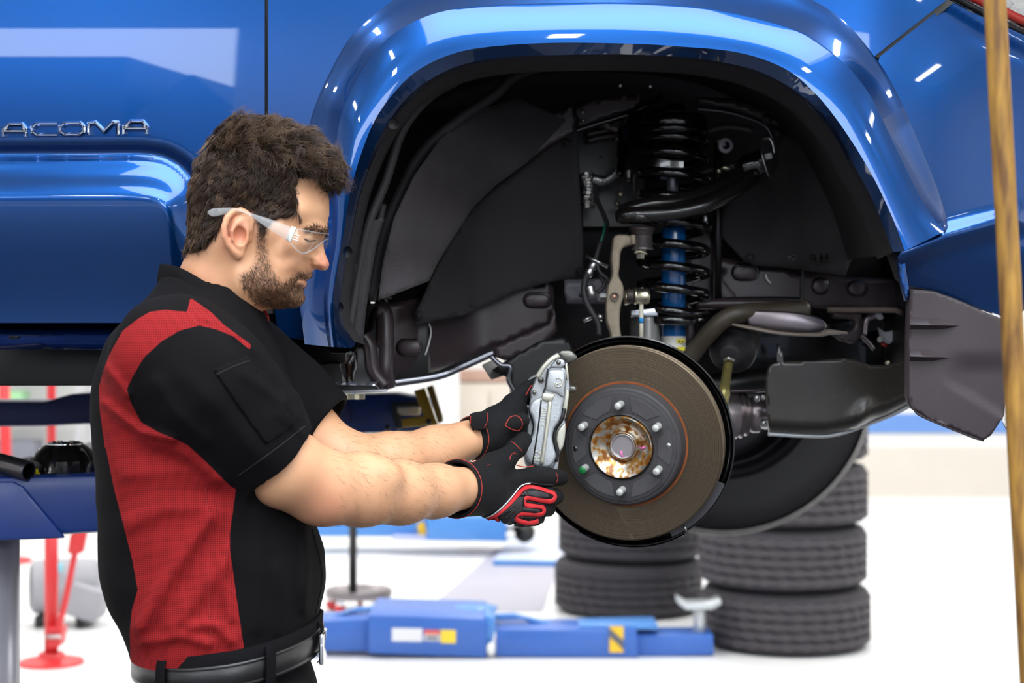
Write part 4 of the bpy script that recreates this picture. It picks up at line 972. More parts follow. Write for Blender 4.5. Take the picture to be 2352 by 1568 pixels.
# ------------------------------------------------------------------ brake caliper held against the rotor
M_cal = mat('cast_aluminium', rgb(186, 190, 194), rough=.38, metal=.55, var=.12, var_scale=70, bump=.35, bump_scale=900)
M_calL = mat('machined_aluminium', rgb(214, 212, 196), rough=.3, metal=.6, var=.08, var_scale=60)
M_calD = mat('caliper_clip', rgb(120, 120, 112), rough=.3, metal=.8)
CY0 = 2.622
cal = thing('brake_caliper', P(1255, 1085, 2.66), 'silver four-piston brake caliper marked R2 held by gloved hands', 'caliper')
def C(name, mesh, m=M_cal, parent=None, **k): return obj(name, mesh[0], mesh[1], m, parent or cal, **k)
OUTL = [(1262, 822), (1283, 808), (1308, 808), (1318, 818), (1303, 835), (1308, 872), (1310, 890), (1306, 915), (1303, 941), (1297, 962), (1300, 975), (1293, 1029), (1285, 1040), (1281, 1086), (1225, 1088), (1206, 1066), (1201, 1045), (1214, 1010), (1210, 994), (1214, 941), (1219, 912), (1219, 898), (1231, 870), (1242, 846)]
body = C('housing', pxprism(OUTL, CY0 + .016, .045, .005), angle=45)
FACE = [(1259, 846), (1297, 845), (1300, 880), (1297, 915), (1292, 934), (1289, 955), (1282, 972), (1273, 985), (1269, 1005), (1272, 1025), (1277, 1046), (1270, 1064), (1256, 1074), (1222, 1066), (1206, 1046), (1206, 1036), (1216, 1012), (1224, 996), (1226, 976), (1222, 958), (1216, 945), (1217, 932), (1226, 919), (1244, 910), (1252, 890)]
C('piston_cover', pxprism(catmull(FACE, 90, True), CY0, .03, .006, 3), angle=40)
C('upper_pad', pxprism([(1260, 848), (1296, 848), (1299, 884), (1296, 916), (1279, 903), (1252, 897)], CY0 - .006, .02, .005), angle=40)
C('step_face', pxprism([(1248, 901), (1276, 905), (1268, 922), (1250, 922), (1243, 914)], CY0 - .005, .02, .003), M_calL, angle=40)
C('top_cap', pxprism([(1262, 842), (1280, 822), (1296, 826), (1299, 838), (1288, 845)], CY0 - .004, .02, .003), M_cal, angle=40)
C('rib', tube(px_path([(1264, 922, CY0 - .003), (1258, 965, CY0 - .004), (1252, 1010, CY0 - .004), (1244, 1066, CY0 - .002)], 20), .0032, 10, flat=.8), M_calL)
C('seam', tube(px_path([(1243, 918, CY0 - .0005), (1239, 960, CY0 - .001), (1232, 1010, CY0 - .001), (1223, 1066, CY0 - .0005)], 20), .0012, 6), M_black)
C('seam', tube(px_path([(1258, 846, CY0 - .001), (1254, 880, CY0 - .001), (1247, 905, CY0 - .001)], 12), .0011, 6), M_black)
C('retaining_spring', tube(px_path([(1234, 866, CY0 - .004), (1250, 842, CY0 - .006), (1268, 824, CY0 - .006), (1284, 816, CY0 - .003)], 20), .0042, 10, flat=.7), M_calL)
C('spring_clip', pxprism([(1280, 812), (1288, 804), (1312, 804), (1327, 818), (1325, 828), (1305, 834), (1298, 826)], CY0 - .002, .06, .004), M_calD, angle=45)
C('clip_leg', pxprism([(1297, 836), (1303, 832), (1307, 868), (1302, 874)], CY0 + .0, .02, .002), M_calL, angle=45)
for x, y, r in ((1242, 872, 7), (1283, 832, 5.5), (1227, 901, 5)):
    C('pin_head', lathe([(.0001, -.0025), (r * .8 * U(2.62), -.0022), (r * U(2.62), -.0005), (r * U(2.62), .02)], P(x, y, CY0 + (.006 if x < 1230 else -.0045 if x > 1270 else .012)), (0, 1, 0), 22), M_calD)
C('cast_ring', tube(np.array([P(1283 + 9 * math.cos(t), 878 + 10 * math.sin(t), CY0 - .0065) for t in np.linspace(-2.2, 3.2, 26)]), .0011, 6), M_calL)
C('cast_ring', tube(np.array([P(1281 + 3 * math.cos(t), 878 + 4 * math.sin(t), CY0 - .0065) for t in np.linspace(0, 3, 10)]), .001, 6), M_calL)
C('bleed_screw', lathe([(.0001, -.004), (.0045, -.004), (.0055, 0), (.0055, .012), (.008, .013), (.008, .02)], P(1318, 893, CY0 + .03), (-1, 0, .1), 12), M_calD)
# side lobes seen right of the waist
C('side_lobe', pxprism(catmull([(1300, 893), (1307, 900), (1304, 930), (1297, 962), (1290, 950), (1294, 925)], 24, True), CY0 + .012, .03, .004), M_calL, angle=45)
C('side_lobe', pxprism(catmull([(1298, 972), (1297, 1010), (1291, 1030), (1282, 1036), (1277, 1015), (1281, 990)], 24, True), CY0 + .012, .03, .004), M_calL, angle=45)
C('side_lobe', pxprism([(1272, 1066), (1285, 1044), (1281, 1082), (1262, 1084)], CY0 + .014, .03, .003), M_cal, angle=45)
C('waist_gap', tube(px_path([(1296, 938, CY0 + .008), (1290, 962, CY0 + .006), (1276, 985, CY0 + .008), (1274, 1010, CY0 + .008), (1280, 1036, CY0 + .008), (1277, 1060, CY0 + .008)], 30), .0035, 8), M_black)
C('waist_gap', tube(px_path([(1216, 935, CY0 + .006), (1219, 955, CY0 + .008), (1226, 975, CY0 + .008), (1222, 1000, CY0 + .008), (1212, 1018, CY0 + .008)], 24), .0018, 6), M_black)
# inboard half and the bridge round the edge of the rotor
C('inboard_half', pxprism([(1212, 870), (1290, 830), (1296, 900), (1290, 1020), (1276, 1070), (1222, 1070), (1204, 1040)], 2.775, .04, .006), angle=45)
C('bridge', pxprism([(1200, 930), (1217, 930), (1213, 1030), (1197, 1030)], 2.665, .14, .004), angle=45)
ux = np.array(P(1252, 960, CY0)) - np.array(P(1243, 1040, CY0)); ux[1] = 0
uy = np.cross((0, -1, 0), ux) * 1.0
C('cast_lettering', text_mesh('R2', .0165, .0018, P(1234, 1046, CY0 - .0005), ux, uy), M_calL, smooth=False)
C('cast_lettering', text_mesh('231F07', .0105, .0014, P(1249, 957, CY0 - .0005), ux, uy), M_calL, smooth=False)
# ------------------------------------------------------------------ mechanic
YM = 2.285                                    # plane of symmetry of head and trunk
man = thing('person', (P(500, 784, YM)[0], YM, 0), 'bearded man in black and red work shirt, gloves and safety glasses, bending to the brake', 'person')
def px_of(V):
    V = np.asarray(V); return CX + V[..., 0] / V[..., 1] * F, CY - (V[..., 2] - CZ) / V[..., 1] * F
def qfaces(Fq): return [tuple(int(i) for i in q) for q in Fq]
def Wp(x, y, Y): return np.array(P(x, y, Y))

# ---- head and neck: profile outline swollen to the width of a head
HEAD = [(745, 425), (753, 445), (756, 470), (755, 495), (751, 516), (752, 530), (746, 545), (742, 556), (744, 572), (749, 588), (755, 602), (755, 611), (750, 619), (742, 621), (732, 619), (722, 618), (717, 623), (716, 632), (711, 638), (705, 641), (700, 645), (705, 649), (703, 656), (696, 662), (695, 670), (698, 680), (696, 692), (686, 702), (668, 706), (630, 708), (602, 714), (588, 724), (592, 750), (604, 800), (610, 850), (395, 850), (385, 760), (386, 710), (396, 665), (408, 632), (420, 605), (434, 575), (446, 530), (448, 480), (455, 430), (470, 385), (495, 350), (530, 325), (575, 310), (625, 308), (670, 322), (705, 345), (730, 380), (742, 410)]
HS = catmull(HEAD, 260, True)
def idw(x, y, pts, p=3.2):
    num = 0; den = 0
    for a, b, v in pts:
        w = 1.0 / ((x - a) ** 2 + (y - b) ** 2 + 60.0) ** (p / 2); num = num + w * v; den = den + w
    return num / den
WID = [(590, 420, .076), (470, 450, .070), (520, 360, .066), (650, 360, .064), (720, 430, .056), (745, 480, .050), (700, 490, .064), (740, 525, .044), (665, 575, .067), (640, 540, .070), (690, 560, .058), (718, 545, .047), (742, 560, .013), (748, 600, .0145), (735, 585, .016), (730, 612, .0185), (720, 605, .024), (708, 590, .044), (690, 610, .0575), (712, 632, .028), (698, 640, .038), (680, 650, .050), (700, 655, .030), (690, 690, .027), (665, 690, .044), (640, 660, .062), (657, 608, .0665), (652, 634, .064), (620, 690, .055), (575, 640, .066), (560, 545, .074), (500, 540, .070), (500, 640, .060), (480, 720, .058), (560, 740, .052), (420, 680, .050), (500, 820, .066)]
RND = [(590, 420, .075), (470, 450, .070), (530, 340, .06), (650, 350, .055), (735, 440, .050), (750, 500, .042), (745, 530, .030), (744, 565, .010), (750, 605, .011), (735, 600, .016), (725, 618, .014), (710, 635, .022), (700, 650, .018), (692, 690, .024), (650, 705, .030), (600, 714, .035), (590, 760, .040), (400, 700, .040), (440, 570, .050), (560, 560, .06), (660, 580, .05)]
hh = .00125
lo, GR = sgrid(P(374, 850, YM) * 1, P(790, 270, YM), hh)
lo = np.array([P(374, 0, YM)[0], YM - .098, P(0, 850, YM)[2]]); hi = np.array([P(790, 0, YM)[0], YM + .098, P(0, 272, YM)[2]])
lo, GR = sgrid(lo, hi, hh)
X2, Z2 = GR[0][:, 0, :], GR[2][:, 0, :]
pxg = CX + X2 / YM * F; pyg = CY - (Z2 - CZ) / YM * F
uM = U(YM)
def blur2(a, s=5):
    k = np.exp(-.5 * (np.arange(-3 * s, 3 * s + 1) / s) ** 2); k /= k.sum()
    b = np.pad(a, 3 * s, mode='edge')
    b = np.apply_along_axis(lambda v: np.convolve(v, k, 'valid'), 0, b)
    b = np.apply_along_axis(lambda v: np.convolve(v, k, 'valid'), 1, b)
    near = np.exp(-(((pxg - 738) / 26) ** 2 + ((pyg - 590) / 45) ** 2))
    return b * (1 - near) + a * near
def inflate(poly, wid, rnd):
    d = -sdpoly(pxg, pyg, poly) * uM
    W = blur2(idw(pxg, pyg, wid)) if isinstance(wid, list) else wid; D = idw(pxg, pyg, rnd) if isinstance(rnd, list) else rnd
    t = np.clip(d / D, 0, 1)
    return np.where(d > 0, W * np.sqrt(np.maximum(1 - (1 - t) ** 2, 0)), 0), d
H, dH = inflate(HS, WID, RND)
g2 = lambda x, y, sx, sy: np.exp(-((pxg - x) / sx) ** 2 - ((pyg - y) / sy) ** 2)
ln2 = lambda line, w: np.exp(-(segdist(pxg, pyg, line) / w) ** 2)
m_in = sstep(0, .006, dH)
H = H + m_in * (-.0055 * g2(722, 549, 15, 10) + .0035 * g2(718, 551, 8, 6) - .0012 * ln2([(708, 553), (720, 556), (731, 553)], 2.2)
     + .0035 * g2(735, 528, 14, 7) + .0045 * g2(728, 611, 7, 6) - .0030 * ln2([(719, 602), (716, 611), (721, 618)], 3)
     - .0028 * ln2([(718, 614), (704, 628), (690, 645), (684, 662)], 5) + .0022 * g2(682, 622, 18, 16)
     - .0030 * ln2([(708, 644), (692, 646), (678, 650)], 2.6) + .0014 * ln2([(706, 652), (692, 655)], 4)
     + .002 * g2(672, 585, 22, 14) - .002 * g2(690, 500, 14, 18) + .0012 * ln2([(700, 600), (685, 585), (668, 560)], 3) * 0
     - .0025 * ln2([(420, 640), (470, 700), (520, 760)], 30) + .005 * ln2([(560, 600), (575, 700), (592, 800)], 22))
yy = np.abs(GR[1] - YM)
fh = yy - H[:, None, :] + np.maximum(-dH, 0)[:, None, :]
# ears
def ear_Y(x, y, off): 
    i = int(np.clip(((x - CX) / F * YM - lo[0]) / hh, 0, H.shape[0] - 1)); k = int(np.clip((CZ - (y - CY) / F * YM - lo[2]) / hh, 0, H.shape[1] - 1))
    return H[i, k] + off
hel = [(590, 556, -.002), (594, 535, .002), (596, 517, .004), (589, 502, .007), (575, 494, .011), (558, 497, .014), (546, 511, .016), (540, 532, .017), (541, 552, .016), (548, 570, .014), (558, 584, .010), (568, 591, .006)]
ants = [(581, 512, .006), (566, 522, .010), (558, 540, .012), (560, 558, .011), (570, 570, .008)]
def chain(G, pts, r, yfun):
    f = None; P3 = [Wp(x, y, YM) for x, y, _ in pts]
    for p, (x, y, o) in zip(P3, pts): p[1] = yfun(x, y, o)
    for a, b in zip(P3, P3[1:]):
        q = s_cap(G, a, b, r, r); f = q if f is None else np.minimum(f, q)
    return f
Gm = [GR[0], YM - np.abs(GR[1] - YM), GR[2]]        # mirror: both ears from one
yfun = lambda x, y, o: YM - ear_Y(x, y, 0) - o
sx_ = slice(int((P(525, 0, YM)[0] - lo[0]) / hh), int((P(610, 0, YM)[0] - lo[0]) / hh)); sz_ = slice(int((P(0, 608, YM)[2] - lo[2]) / hh), int((P(0, 482, YM)[2] - lo[2]) / hh))
Gs = [g[sx_, :, sz_] for g in Gm]
e1 = chain(Gs, hel, .0042, yfun); e2 = chain(Gs, ants, .0042, yfun)
pc = Wp(567, 545, YM); pc[1] = YM - ear_Y(567, 545, 0) - .004
e3 = s_ell(Gs, pc, (.0155, .0055, .029), Matrix.Rotation(math.radians(9), 3, 'Y'))
lb = Wp(568, 583, YM); lb[1] = YM - ear_Y(568, 583, 0) - .003
e4 = s_ell(Gs, lb, (.0075, .005, .0105))
tg = Wp(584, 556, YM); tg[1] = YM - ear_Y(584, 556, 0) - .003
e5 = s_ell(Gs, tg, (.004, .0045, .0065))
er = smin(smin(smin(smin(e1, e2, .004), e3, .004), e4, .005), e5, .004)
cc = Wp(574, 550, YM); cc[1] = YM - ear_Y(574, 550, 0) - .0115
er = smax(er, -s_ell(Gs, cc, (.0085, .0100, .0125)), .002)
fh[sx_, :, sz_] = smin(fh[sx_, :, sz_], er, .003)
Vh, Fh = surface_net(fh, lo, hh)
Vh = relax(Vh, Fh, 2, .5)

# ---- arms (bare skin below the sleeves)
AR = [(440, 860, 2.16, .040), (560, 985, 2.155, .047), (650, 1072, 2.165, .050), (735, 1117, 2.20, .047), (830, 1127, 2.25, .0455), (920, 1131, 2.31, .042), (1000, 1127, 2.375, .036), (1075, 1120, 2.44, .031)]
AL = [(560, 850, 2.45, .055), (690, 985, 2.43, .049), (790, 1066, 2.43, .045), (900, 1062, 2.475, .0425), (1000, 1036, 2.535, .036), (1110, 998, 2.60, .029)]
ha = .003
pa = np.array([Wp(*a[:3]) for a in AR + AL])
lo2, GA = sgrid(pa.min(0) - .075, pa.max(0) + .075, ha)
fa = None
for ch in (AR, AL):
    fc = None
    for a, b in zip(ch, ch[1:]):
        q = s_cap(GA, Wp(*a[:3]), Wp(*b[:3]), a[3], b[3]); fc = q if fc is None else smin(fc, q, .02)
    fa = fc if fa is None else np.minimum(fa, fc)
fa = smin(fa, s_ell(GA, Wp(752, 1160, 2.20), (.026, .03, .02)), .02)      # elbow
fa = smin(fa, s_ell(GA, Wp(840, 1090, 2.24), (.045, .03, .024)), .02)     # forearm muscle
core = s_cap(GA, Wp(470, 800, 2.20), Wp(480, 800, 2.40), .06, .06)        # hidden shoulder bridge
fa = smin(fa, core, .02)
Va, Fa = surface_net(fa, lo2, ha); Va = relax(Va, Fa, 14, .5)
Vb = np.vstack([Vh, Va]); Fb = np.vstack([Fh, Fa + len(Vh)])
M_skin = bpy.data.materials.new('skin'); M_skin.use_nodes = True
nt, N, Lk, B = nodes_of(M_skin)
tc = N.new('ShaderNodeTexCoord'); nz = N.new('ShaderNodeTexNoise'); nz.inputs['Scale'].default_value = 28; nz.inputs['Detail'].default_value = 6
Lk.new(tc.outputs['Object'], nz.inputs['Vector'])
mx = N.new('ShaderNodeMix'); mx.data_type = 'RGBA'; mx.inputs['A'].default_value = rgb(220, 160, 120); mx.inputs['B'].default_value = rgb(233, 180, 140)
Lk.new(nz.outputs['Fac'], mx.inputs['Factor'])
at = N.new('ShaderNodeAttribute'); at.attribute_name = 'flush'
m2 = N.new('ShaderNodeMix'); m2.data_type = 'RGBA'; m2.inputs['B'].default_value = rgb(206, 122, 100)
Lk.new(at.outputs['Fac'], m2.inputs['Factor']); Lk.new(mx.outputs['Result'], m2.inputs['A'])
at2 = N.new('ShaderNodeAttribute'); at2.attribute_name = 'stubble'
n3 = N.new('ShaderNodeTexNoise'); n3.inputs['Scale'].default_value = 260; n3.inputs['Detail'].default_value = 2; Lk.new(tc.outputs['Object'], n3.inputs['Vector'])
mm = N.new('ShaderNodeMath'); mm.operation = 'MULTIPLY'; Lk.new(at2.outputs['Fac'], mm.inputs[0]); 
mr = N.new('ShaderNodeMapRange'); mr.inputs['From Min'].default_value = .3; mr.inputs['From Max'].default_value = .6; mr.inputs['To Min'].default_value = .45; mr.inputs['To Max'].default_value = 1.0
Lk.new(n3.outputs['Fac'], mr.inputs['Value']); Lk.new(mr.outputs['Result'], mm.inputs[1])
m3 = N.new('ShaderNodeMix'); m3.data_type = 'RGBA'; m3.inputs['B'].default_value = rgb(112, 78, 58)
Lk.new(mm.outputs['Value'], m3.inputs['Factor']); Lk.new(m2.outputs['Result'], m3.inputs['A']); Lk.new(m3.outputs['Result'], B.inputs['Base Color'])
B.inputs['Roughness'].default_value = .48; B.inputs['Subsurface Weight'].default_value = .12; B.inputs['Subsurface Radius'].default_value = (.010, .004, .002); B.inputs['Subsurface Scale'].default_value = .5
nb = N.new('ShaderNodeTexNoise'); nb.inputs['Scale'].default_value = 700; Lk.new(tc.outputs['Object'], nb.inputs['Vector'])
bmp = N.new('ShaderNodeBump'); bmp.inputs['Strength'].default_value = .15; bmp.inputs['Distance'].default_value = .0006; Lk.new(nb.outputs['Fac'], bmp.inputs['Height']); Lk.new(bmp.outputs['Normal'], B.inputs['Normal'])
skin = obj('body', Vb, qfaces(Fb), M_skin, man)
qx, qy = CX + Vb[:, 0] / YM * F, CY - (Vb[:, 2] - CZ) / YM * F
qx[len(Vh):], qy[len(Vh):] = px_of(Va)
gg = lambda x, y, s: np.exp(-((qx - x) ** 2 + (qy - y) ** 2) / s ** 2)
flush = .75 * gg(748, 605, 18) + .15 * gg(675, 590, 30) + .65 * gg(565, 545, 34) * (np.abs(Vb[:, 1] - YM) > .066) + .45 * gg(750, 1170, 55) + .35 * gg(702, 652, 10) + .3 * gg(480, 650, 50)
add_attr(skin, 'flush', np.clip(flush, 0, 1))
BEARD = [(604, 545), (628, 548), (632, 590), (642, 625), (660, 652), (674, 640), (692, 627), (712, 619), (718, 628), (708, 640), (690, 645), (702, 654), (698, 664), (701, 682), (694, 699), (676, 708), (630, 710), (598, 702), (572, 665), (566, 634), (588, 622), (604, 598)]
sb_ = np.r_[np.clip(1 - sstep(-10, 8, sdpoly(qx[:len(Vh)], qy[:len(Vh)], BEARD)), 0, 1), np.zeros(len(Va))]
SCALP = [(438, 445), (439, 551), (428, 584), (480, 584), (515, 562), (535, 520), (545, 490), (600, 490), (612, 545), (632, 548), (640, 520), (700, 503), (698, 470), (690, 430), (720, 402), (760, 400), (760, 300), (438, 290)]
sb_[:len(Vh)] = np.maximum(sb_[:len(Vh)] * .62, .95 * (1 - sstep(-8, 6, sdpoly(qx[:len(Vh)], qy[:len(Vh)], SCALP))))
add_attr(skin, 'stubble', sb_)

# ---- hair
HAIR = [(437, 445), (436, 489), (436, 540), (428, 575), (440, 584), (470, 582), (500, 570), (520, 550), (532, 520), (540, 498), (560, 487), (590, 492), (608, 510), (612, 545), (626, 550), (636, 528), (650, 515), (702, 502), (699, 470), (690, 432), (705, 410), (722, 400), (738, 405), (748, 428), (757, 440), (772, 424), (778, 408), (768, 372), (748, 352), (733, 343), (712, 318), (690, 308), (661, 302), (640, 290), (610, 286), (580, 288), (560, 284), (536, 290), (505, 318), (480, 345), (460, 375), (446, 410)]
UNI = [(437, 445), (436, 489), (436, 540), (428, 575), (415, 615), (408, 640), (700, 640), (745, 600), (755, 480), (760, 440), (772, 424), (778, 408), (768, 372), (748, 352), (733, 343), (712, 318), (690, 308), (661, 302), (640, 290), (610, 286), (580, 288), (560, 284), (536, 290), (505, 318), (480, 345), (460, 375), (446, 410)]
Hu, dU = inflate(np.array(UNI, float), [(a, b, w + (.007 if b < 480 else .0045)) for a, b, w in WID], [(a, b, max(.035, w)) for a, b, w in RND])
inner = [(440, 584), (470, 582), (500, 570), (520, 550), (532, 520), (540, 498), (560, 487), (590, 492), (608, 510), (612, 545), (626, 550), (636, 528), (650, 515), (702, 502), (699, 470), (690, 432), (705, 410), (722, 400), (738, 405), (748, 428), (757, 440)]
din = np.where(inpoly(pxg, pyg, HAIR), segdist(pxg, pyg, inner), -segdist(pxg, pyg, inner))
wv = np.sin(pxg / 7.3 + 2.2 * np.sin(pyg / 17.0)) * np.sin(pyg / 8.1 + 1.8 * np.sin(pxg / 13.0)) + .6 * np.sin(pxg / 3.7 + pyg / 4.9 + 2 * np.sin(pyg / 9))
topm = sstep(430, 350, pyg + (pxg - 600) * -.25)
Hh = np.minimum(Hu, np.maximum(H, Hu - .001) + .02) + wv * (.0003 + .0020 * topm) - .013 * (1 - sstep(-2, 12, din))
Hh = np.where(inpoly(pxg, pyg, HAIR) | (din > -6), Hh, 0)
fhair = yy - Hh[:, None, :] + np.maximum(-dU, 0)[:, None, :] + np.where(Hh <= 0, .002, 0)[:, None, :]
Vc, Fc_ = surface_net(fhair, lo, hh); Vc = relax(Vc, Fc_, 1, .5)
M_hair = bpy.data.materials.new('hair'); M_hair.use_nodes = True
nt, N, Lk, B = nodes_of(M_hair)
at = N.new('ShaderNodeAttribute'); at.attribute_name = 'shade'
cr = N.new('ShaderNodeValToRGB'); cr.color_ramp.elements[0].color = rgb(30, 21, 17); cr.color_ramp.elements[1].color = rgb(122, 96, 72)
e = cr.color_ramp.elements.new(.6); e.color = rgb(74, 54, 40)
Lk.new(at.outputs['Fac'], cr.inputs['Fac']); Lk.new(cr.outputs['Color'], B.inputs['Base Color'])
B.inputs['Roughness'].default_value = .38; B.inputs['Specular IOR Level'].default_value = .45
hair = obj('hair', Vc, qfaces(Fc_), mat('hair_mass', rgb(38, 27, 21), rough=.9, spec=.1), man)
def strands(name, roots, dirs, norms, length, radius, nseg, curl, lift, mat_, shade, parent, locks=0, conv=.6, seed=1):
    """many fine three-sided hairs in one part"""
    rg = np.random.default_rng(seed); n = len(roots)
    t = np.linspace(0, 1, nseg + 1)
    L = np.broadcast_to(length, (n,)); ph = rg.uniform(0, 6.28, n); cf = rg.uniform(.7, 1.3, n)
    shade = np.array(np.broadcast_to(shade, (n,))); tow = np.zeros((n, 3))
    if locks:                                   # gather the hairs into locks that bend together
        li = rg.choice(n, locks, replace=False); best = np.full(n, 1e9); own = np.zeros(n, int)
        for k in range(0, locks, 64):
            dk = ((roots[:, None] - roots[li[k:k + 64]][None]) ** 2).sum(2); j = dk.argmin(1); m_ = dk[np.arange(n), j] < best
            best[m_] = dk[np.arange(n), j][m_]; own[m_] = j[m_] + k
        src = li[own]; ph = ph[src] + rg.normal(0, .25, n); cf = cf[src]; dirs = dirs[src] + rg.normal(0, .10, (n, 3)); tow = (roots[src] - roots) * conv
        shade = np.clip(shade[src] * .6 + shade * .4, 0, 1); L = L[src] * rg.uniform(.85, 1.1, n)
    d = dirs - norms * np.sum(dirs * norms, 1)[:, None]; d /= np.linalg.norm(d, axis=1)[:, None] + 1e-9
    b = np.cross(norms, d)
    cv = np.broadcast_to(curl, (n,))
    s = t[None, :, None] * L[:, None, None]
    lf = np.broadcast_to(lift, (n,))
    P_ = roots[:, None] + d[:, None] * s + tow[:, None] * (t ** 1.3)[None, :, None] + norms[:, None] * (lf[:, None, None] * np.sin(t * math.pi * .62)[None, :, None]) \
        + (b[:, None] * np.sin(ph[:, None] + t[None] * 7.5 * cf[:, None])[..., None] + norms[:, None] * .5 * np.cos(ph[:, None] + t[None] * 7.5 * cf[:, None])[..., None]) * (cv[:, None] * t[None])[..., None]
    T_ = np.gradient(P_, axis=1); T_ /= np.linalg.norm(T_, axis=2)[..., None] + 1e-9
    n1 = np.broadcast_to(norms[:, None], T_.shape); n2 = np.cross(T_, n1); n2 /= np.linalg.norm(n2, axis=2)[..., None] + 1e-9
    r = np.broadcast_to(radius, (n,))[:, None] * (1 - .75 * t ** 2)[None]
    rings = [P_ + r[..., None] * (math.cos(a) * n1 + math.sin(a) * n2) for a in (0, 2.094, 4.189)]
    V = np.stack(rings, 2).reshape(-1, 3)                      # n, nseg+1, 3
    base = (np.arange(n) * (nseg + 1) * 3)[:, None, None] + (np.arange(nseg) * 3)[None, :, None]
    fs = []
    for k in range(3):
        k2 = (k + 1) % 3
        fs.append(np.concatenate([base + k, base + k2, base + 3 + k2, base + 3 + k], 2).reshape(-1, 4))
    Fq = np.concatenate(fs)
    o = obj(name, V, Fq.tolist(), mat_, parent, kind='stuff')
    sh = np.repeat(np.broadcast_to(shade, (n,)), (nseg + 1) * 3)
    add_attr(o, 'shade', sh)
    return o
def sample(V, Fq, n, mask=None, seed=3):
    rg = np.random.default_rng(seed)
    c = V[Fq].mean(1); nr = np.cross(V[Fq[:, 2]] - V[Fq[:, 0]], V[Fq[:, 3]] - V[Fq[:, 1]])
    ar = np.linalg.norm(nr, axis=1); nr = nr / (ar[:, None] + 1e-12)
    p = ar.copy()
    if mask is not None: p = p * mask(c)
    p /= p.sum(); i = rg.choice(len(c), n, p=p)
    w = rg.dirichlet((1, 1, 1, 1), n)
    return np.einsum('nk,nkj->nj', w, V[Fq[i]]), nr[i]
def outward(nr, pts, c):
    s = np.sign(np.sum(nr * (pts - c), 1)); s[s == 0] = 1; return nr * s[:, None]
HC = Wp(590, 430, YM)
def hmask(c):
    x = CX + c[:, 0] / YM * F; y = CY - (c[:, 2] - CZ) / YM * F
    return inpoly(x, y, HAIR) * (segdist(x, y, inner) > 1.5) * np.where(c[:, 1] < YM + .02, 1.0, .25)
rts, nrm = sample(Vc, Fc_, 19000, hmask); nrm = outward(nrm, rts, HC)
x = CX + rts[:, 0] / YM * F; y = CY - (rts[:, 2] - CZ) / YM * F
rg = np.random.default_rng(11)
tp = sstep(430, 345, y - (x - 600) * .30)          # 1 on the crown and fringe, 0 on the short sides
ang_side = np.where(x > 620, -2.45, -2.15) + (x < 500) * .35      # combed back and down
dx = np.cos(ang_side) * (1 - tp) + tp * np.cos(rg.uniform(-1.2, 1.0, len(x)) + .2); dz = np.sin(ang_side) * (1 - tp) + tp * np.sin(rg.uniform(-1.2, .9, len(x)))
dd = np.stack([dx + rg.normal(0, .25, len(x)), rg.normal(0, .25, len(x)) - .4 * tp, dz + rg.normal(0, .25, len(x))], -1)
strands('hair_strands', rts - nrm * .0008, dd, nrm, (.014 + .015 * tp) * rg.uniform(.7, 1.3, len(x)), .00036, 8, .0006 + .0058 * tp, .0034 + .0056 * tp, M_hair,
        np.clip(rg.normal(.46, .30, len(x)) + .1 * tp, .02, 1), hair, locks=800, seed=5)
# beard, moustache, eyebrow
def bmask(c):
    x = CX + c[:, 0] / YM * F; y = CY - (c[:, 2] - CZ) / YM * F
    return np.clip(1 - sstep(-9, 4, sdpoly(x, y, BEARD)), .0, 1) * (.45 + .55 * sstep(600, 650, y)) * np.where(c[:, 1] < YM + .02, 1, .3)
rts, nrm = sample(Vh, Fh, 4200, bmask); nrm = outward(nrm, rts, Wp(620, 640, YM))
x = CX + rts[:, 0] / YM * F; y = CY - (rts[:, 2] - CZ) / YM * F
dd = np.stack([.45 + rg.normal(0, .35, len(x)), rg.normal(0, .3, len(x)), -.9 + rg.normal(0, .3, len(x))], -1)
beard = strands('beard', rts - nrm * .0004, dd, nrm, rg.uniform(.003, .0065, len(x)), .00022, 3, .0006, .0016, M_hair, np.clip(rg.normal(.72, .2, len(x)), .2, 1), man, seed=8)
def brow(c):
    x = CX + c[:, 0] / YM * F; y = CY - (c[:, 2] - CZ) / YM * F
    return (segdist(x, y, [(748, 532), (732, 527), (716, 532)]) < 4.5) * 1.0 + 1e-9
rts, nrm = sample(Vh, Fh, 420, brow); nrm = outward(nrm, rts, HC)
dd = np.stack([-.8 + rg.normal(0, .2, 420), rg.normal(0, .3, 420), .25 + rg.normal(0, .3, 420)], -1)
strands('eyebrows', rts, dd, nrm, rg.uniform(.005, .009, 420), .00024, 3, .0003, .001, M_hair, np.clip(rg.normal(.4, .15, 420), .1, 1), man, seed=9)
for s in (-1, 1):      # lash line of the lowered lids
    T0 = [P(709, 553, YM), P(719, 557, YM), P(730, 554, YM)]
    q = np.array([[p[0], YM + s * (ear_Y(x_, y_, .0006)), p[2]] for p, (x_, y_) in zip(T0, ((709, 553), (719, 557), (730, 554)))])
    obj('eyelashes', *tube(catmull(q, 8), .0008, 6), M_hair, man)
# hairs on the forearms
def amask(c):
    x, y = px_of(c); return ((x > 760) & (x < 1040)) * 1.0 + 1e-9
rts, nrm = sample(Va, Fa, 1600, amask, 4)
ctr = np.array([Wp(*a[:3]) for a in AR + AL])
near = ctr[np.argmin(((rts[:, None] - ctr[None]) ** 2).sum(2), 1)]
nrm = outward(nrm, rts, near)
dd = np.stack([.8 + rg.normal(0, .3, len(rts)), .3 + rg.normal(0, .3, len(rts)), -.5 + rg.normal(0, .4, len(rts))], -1)
strands('arm_hair', rts, dd, nrm, rg.uniform(.006, .012, len(rts)), .00010, 3, .0006, .0016, M_hair, .75, skin, seed=12)

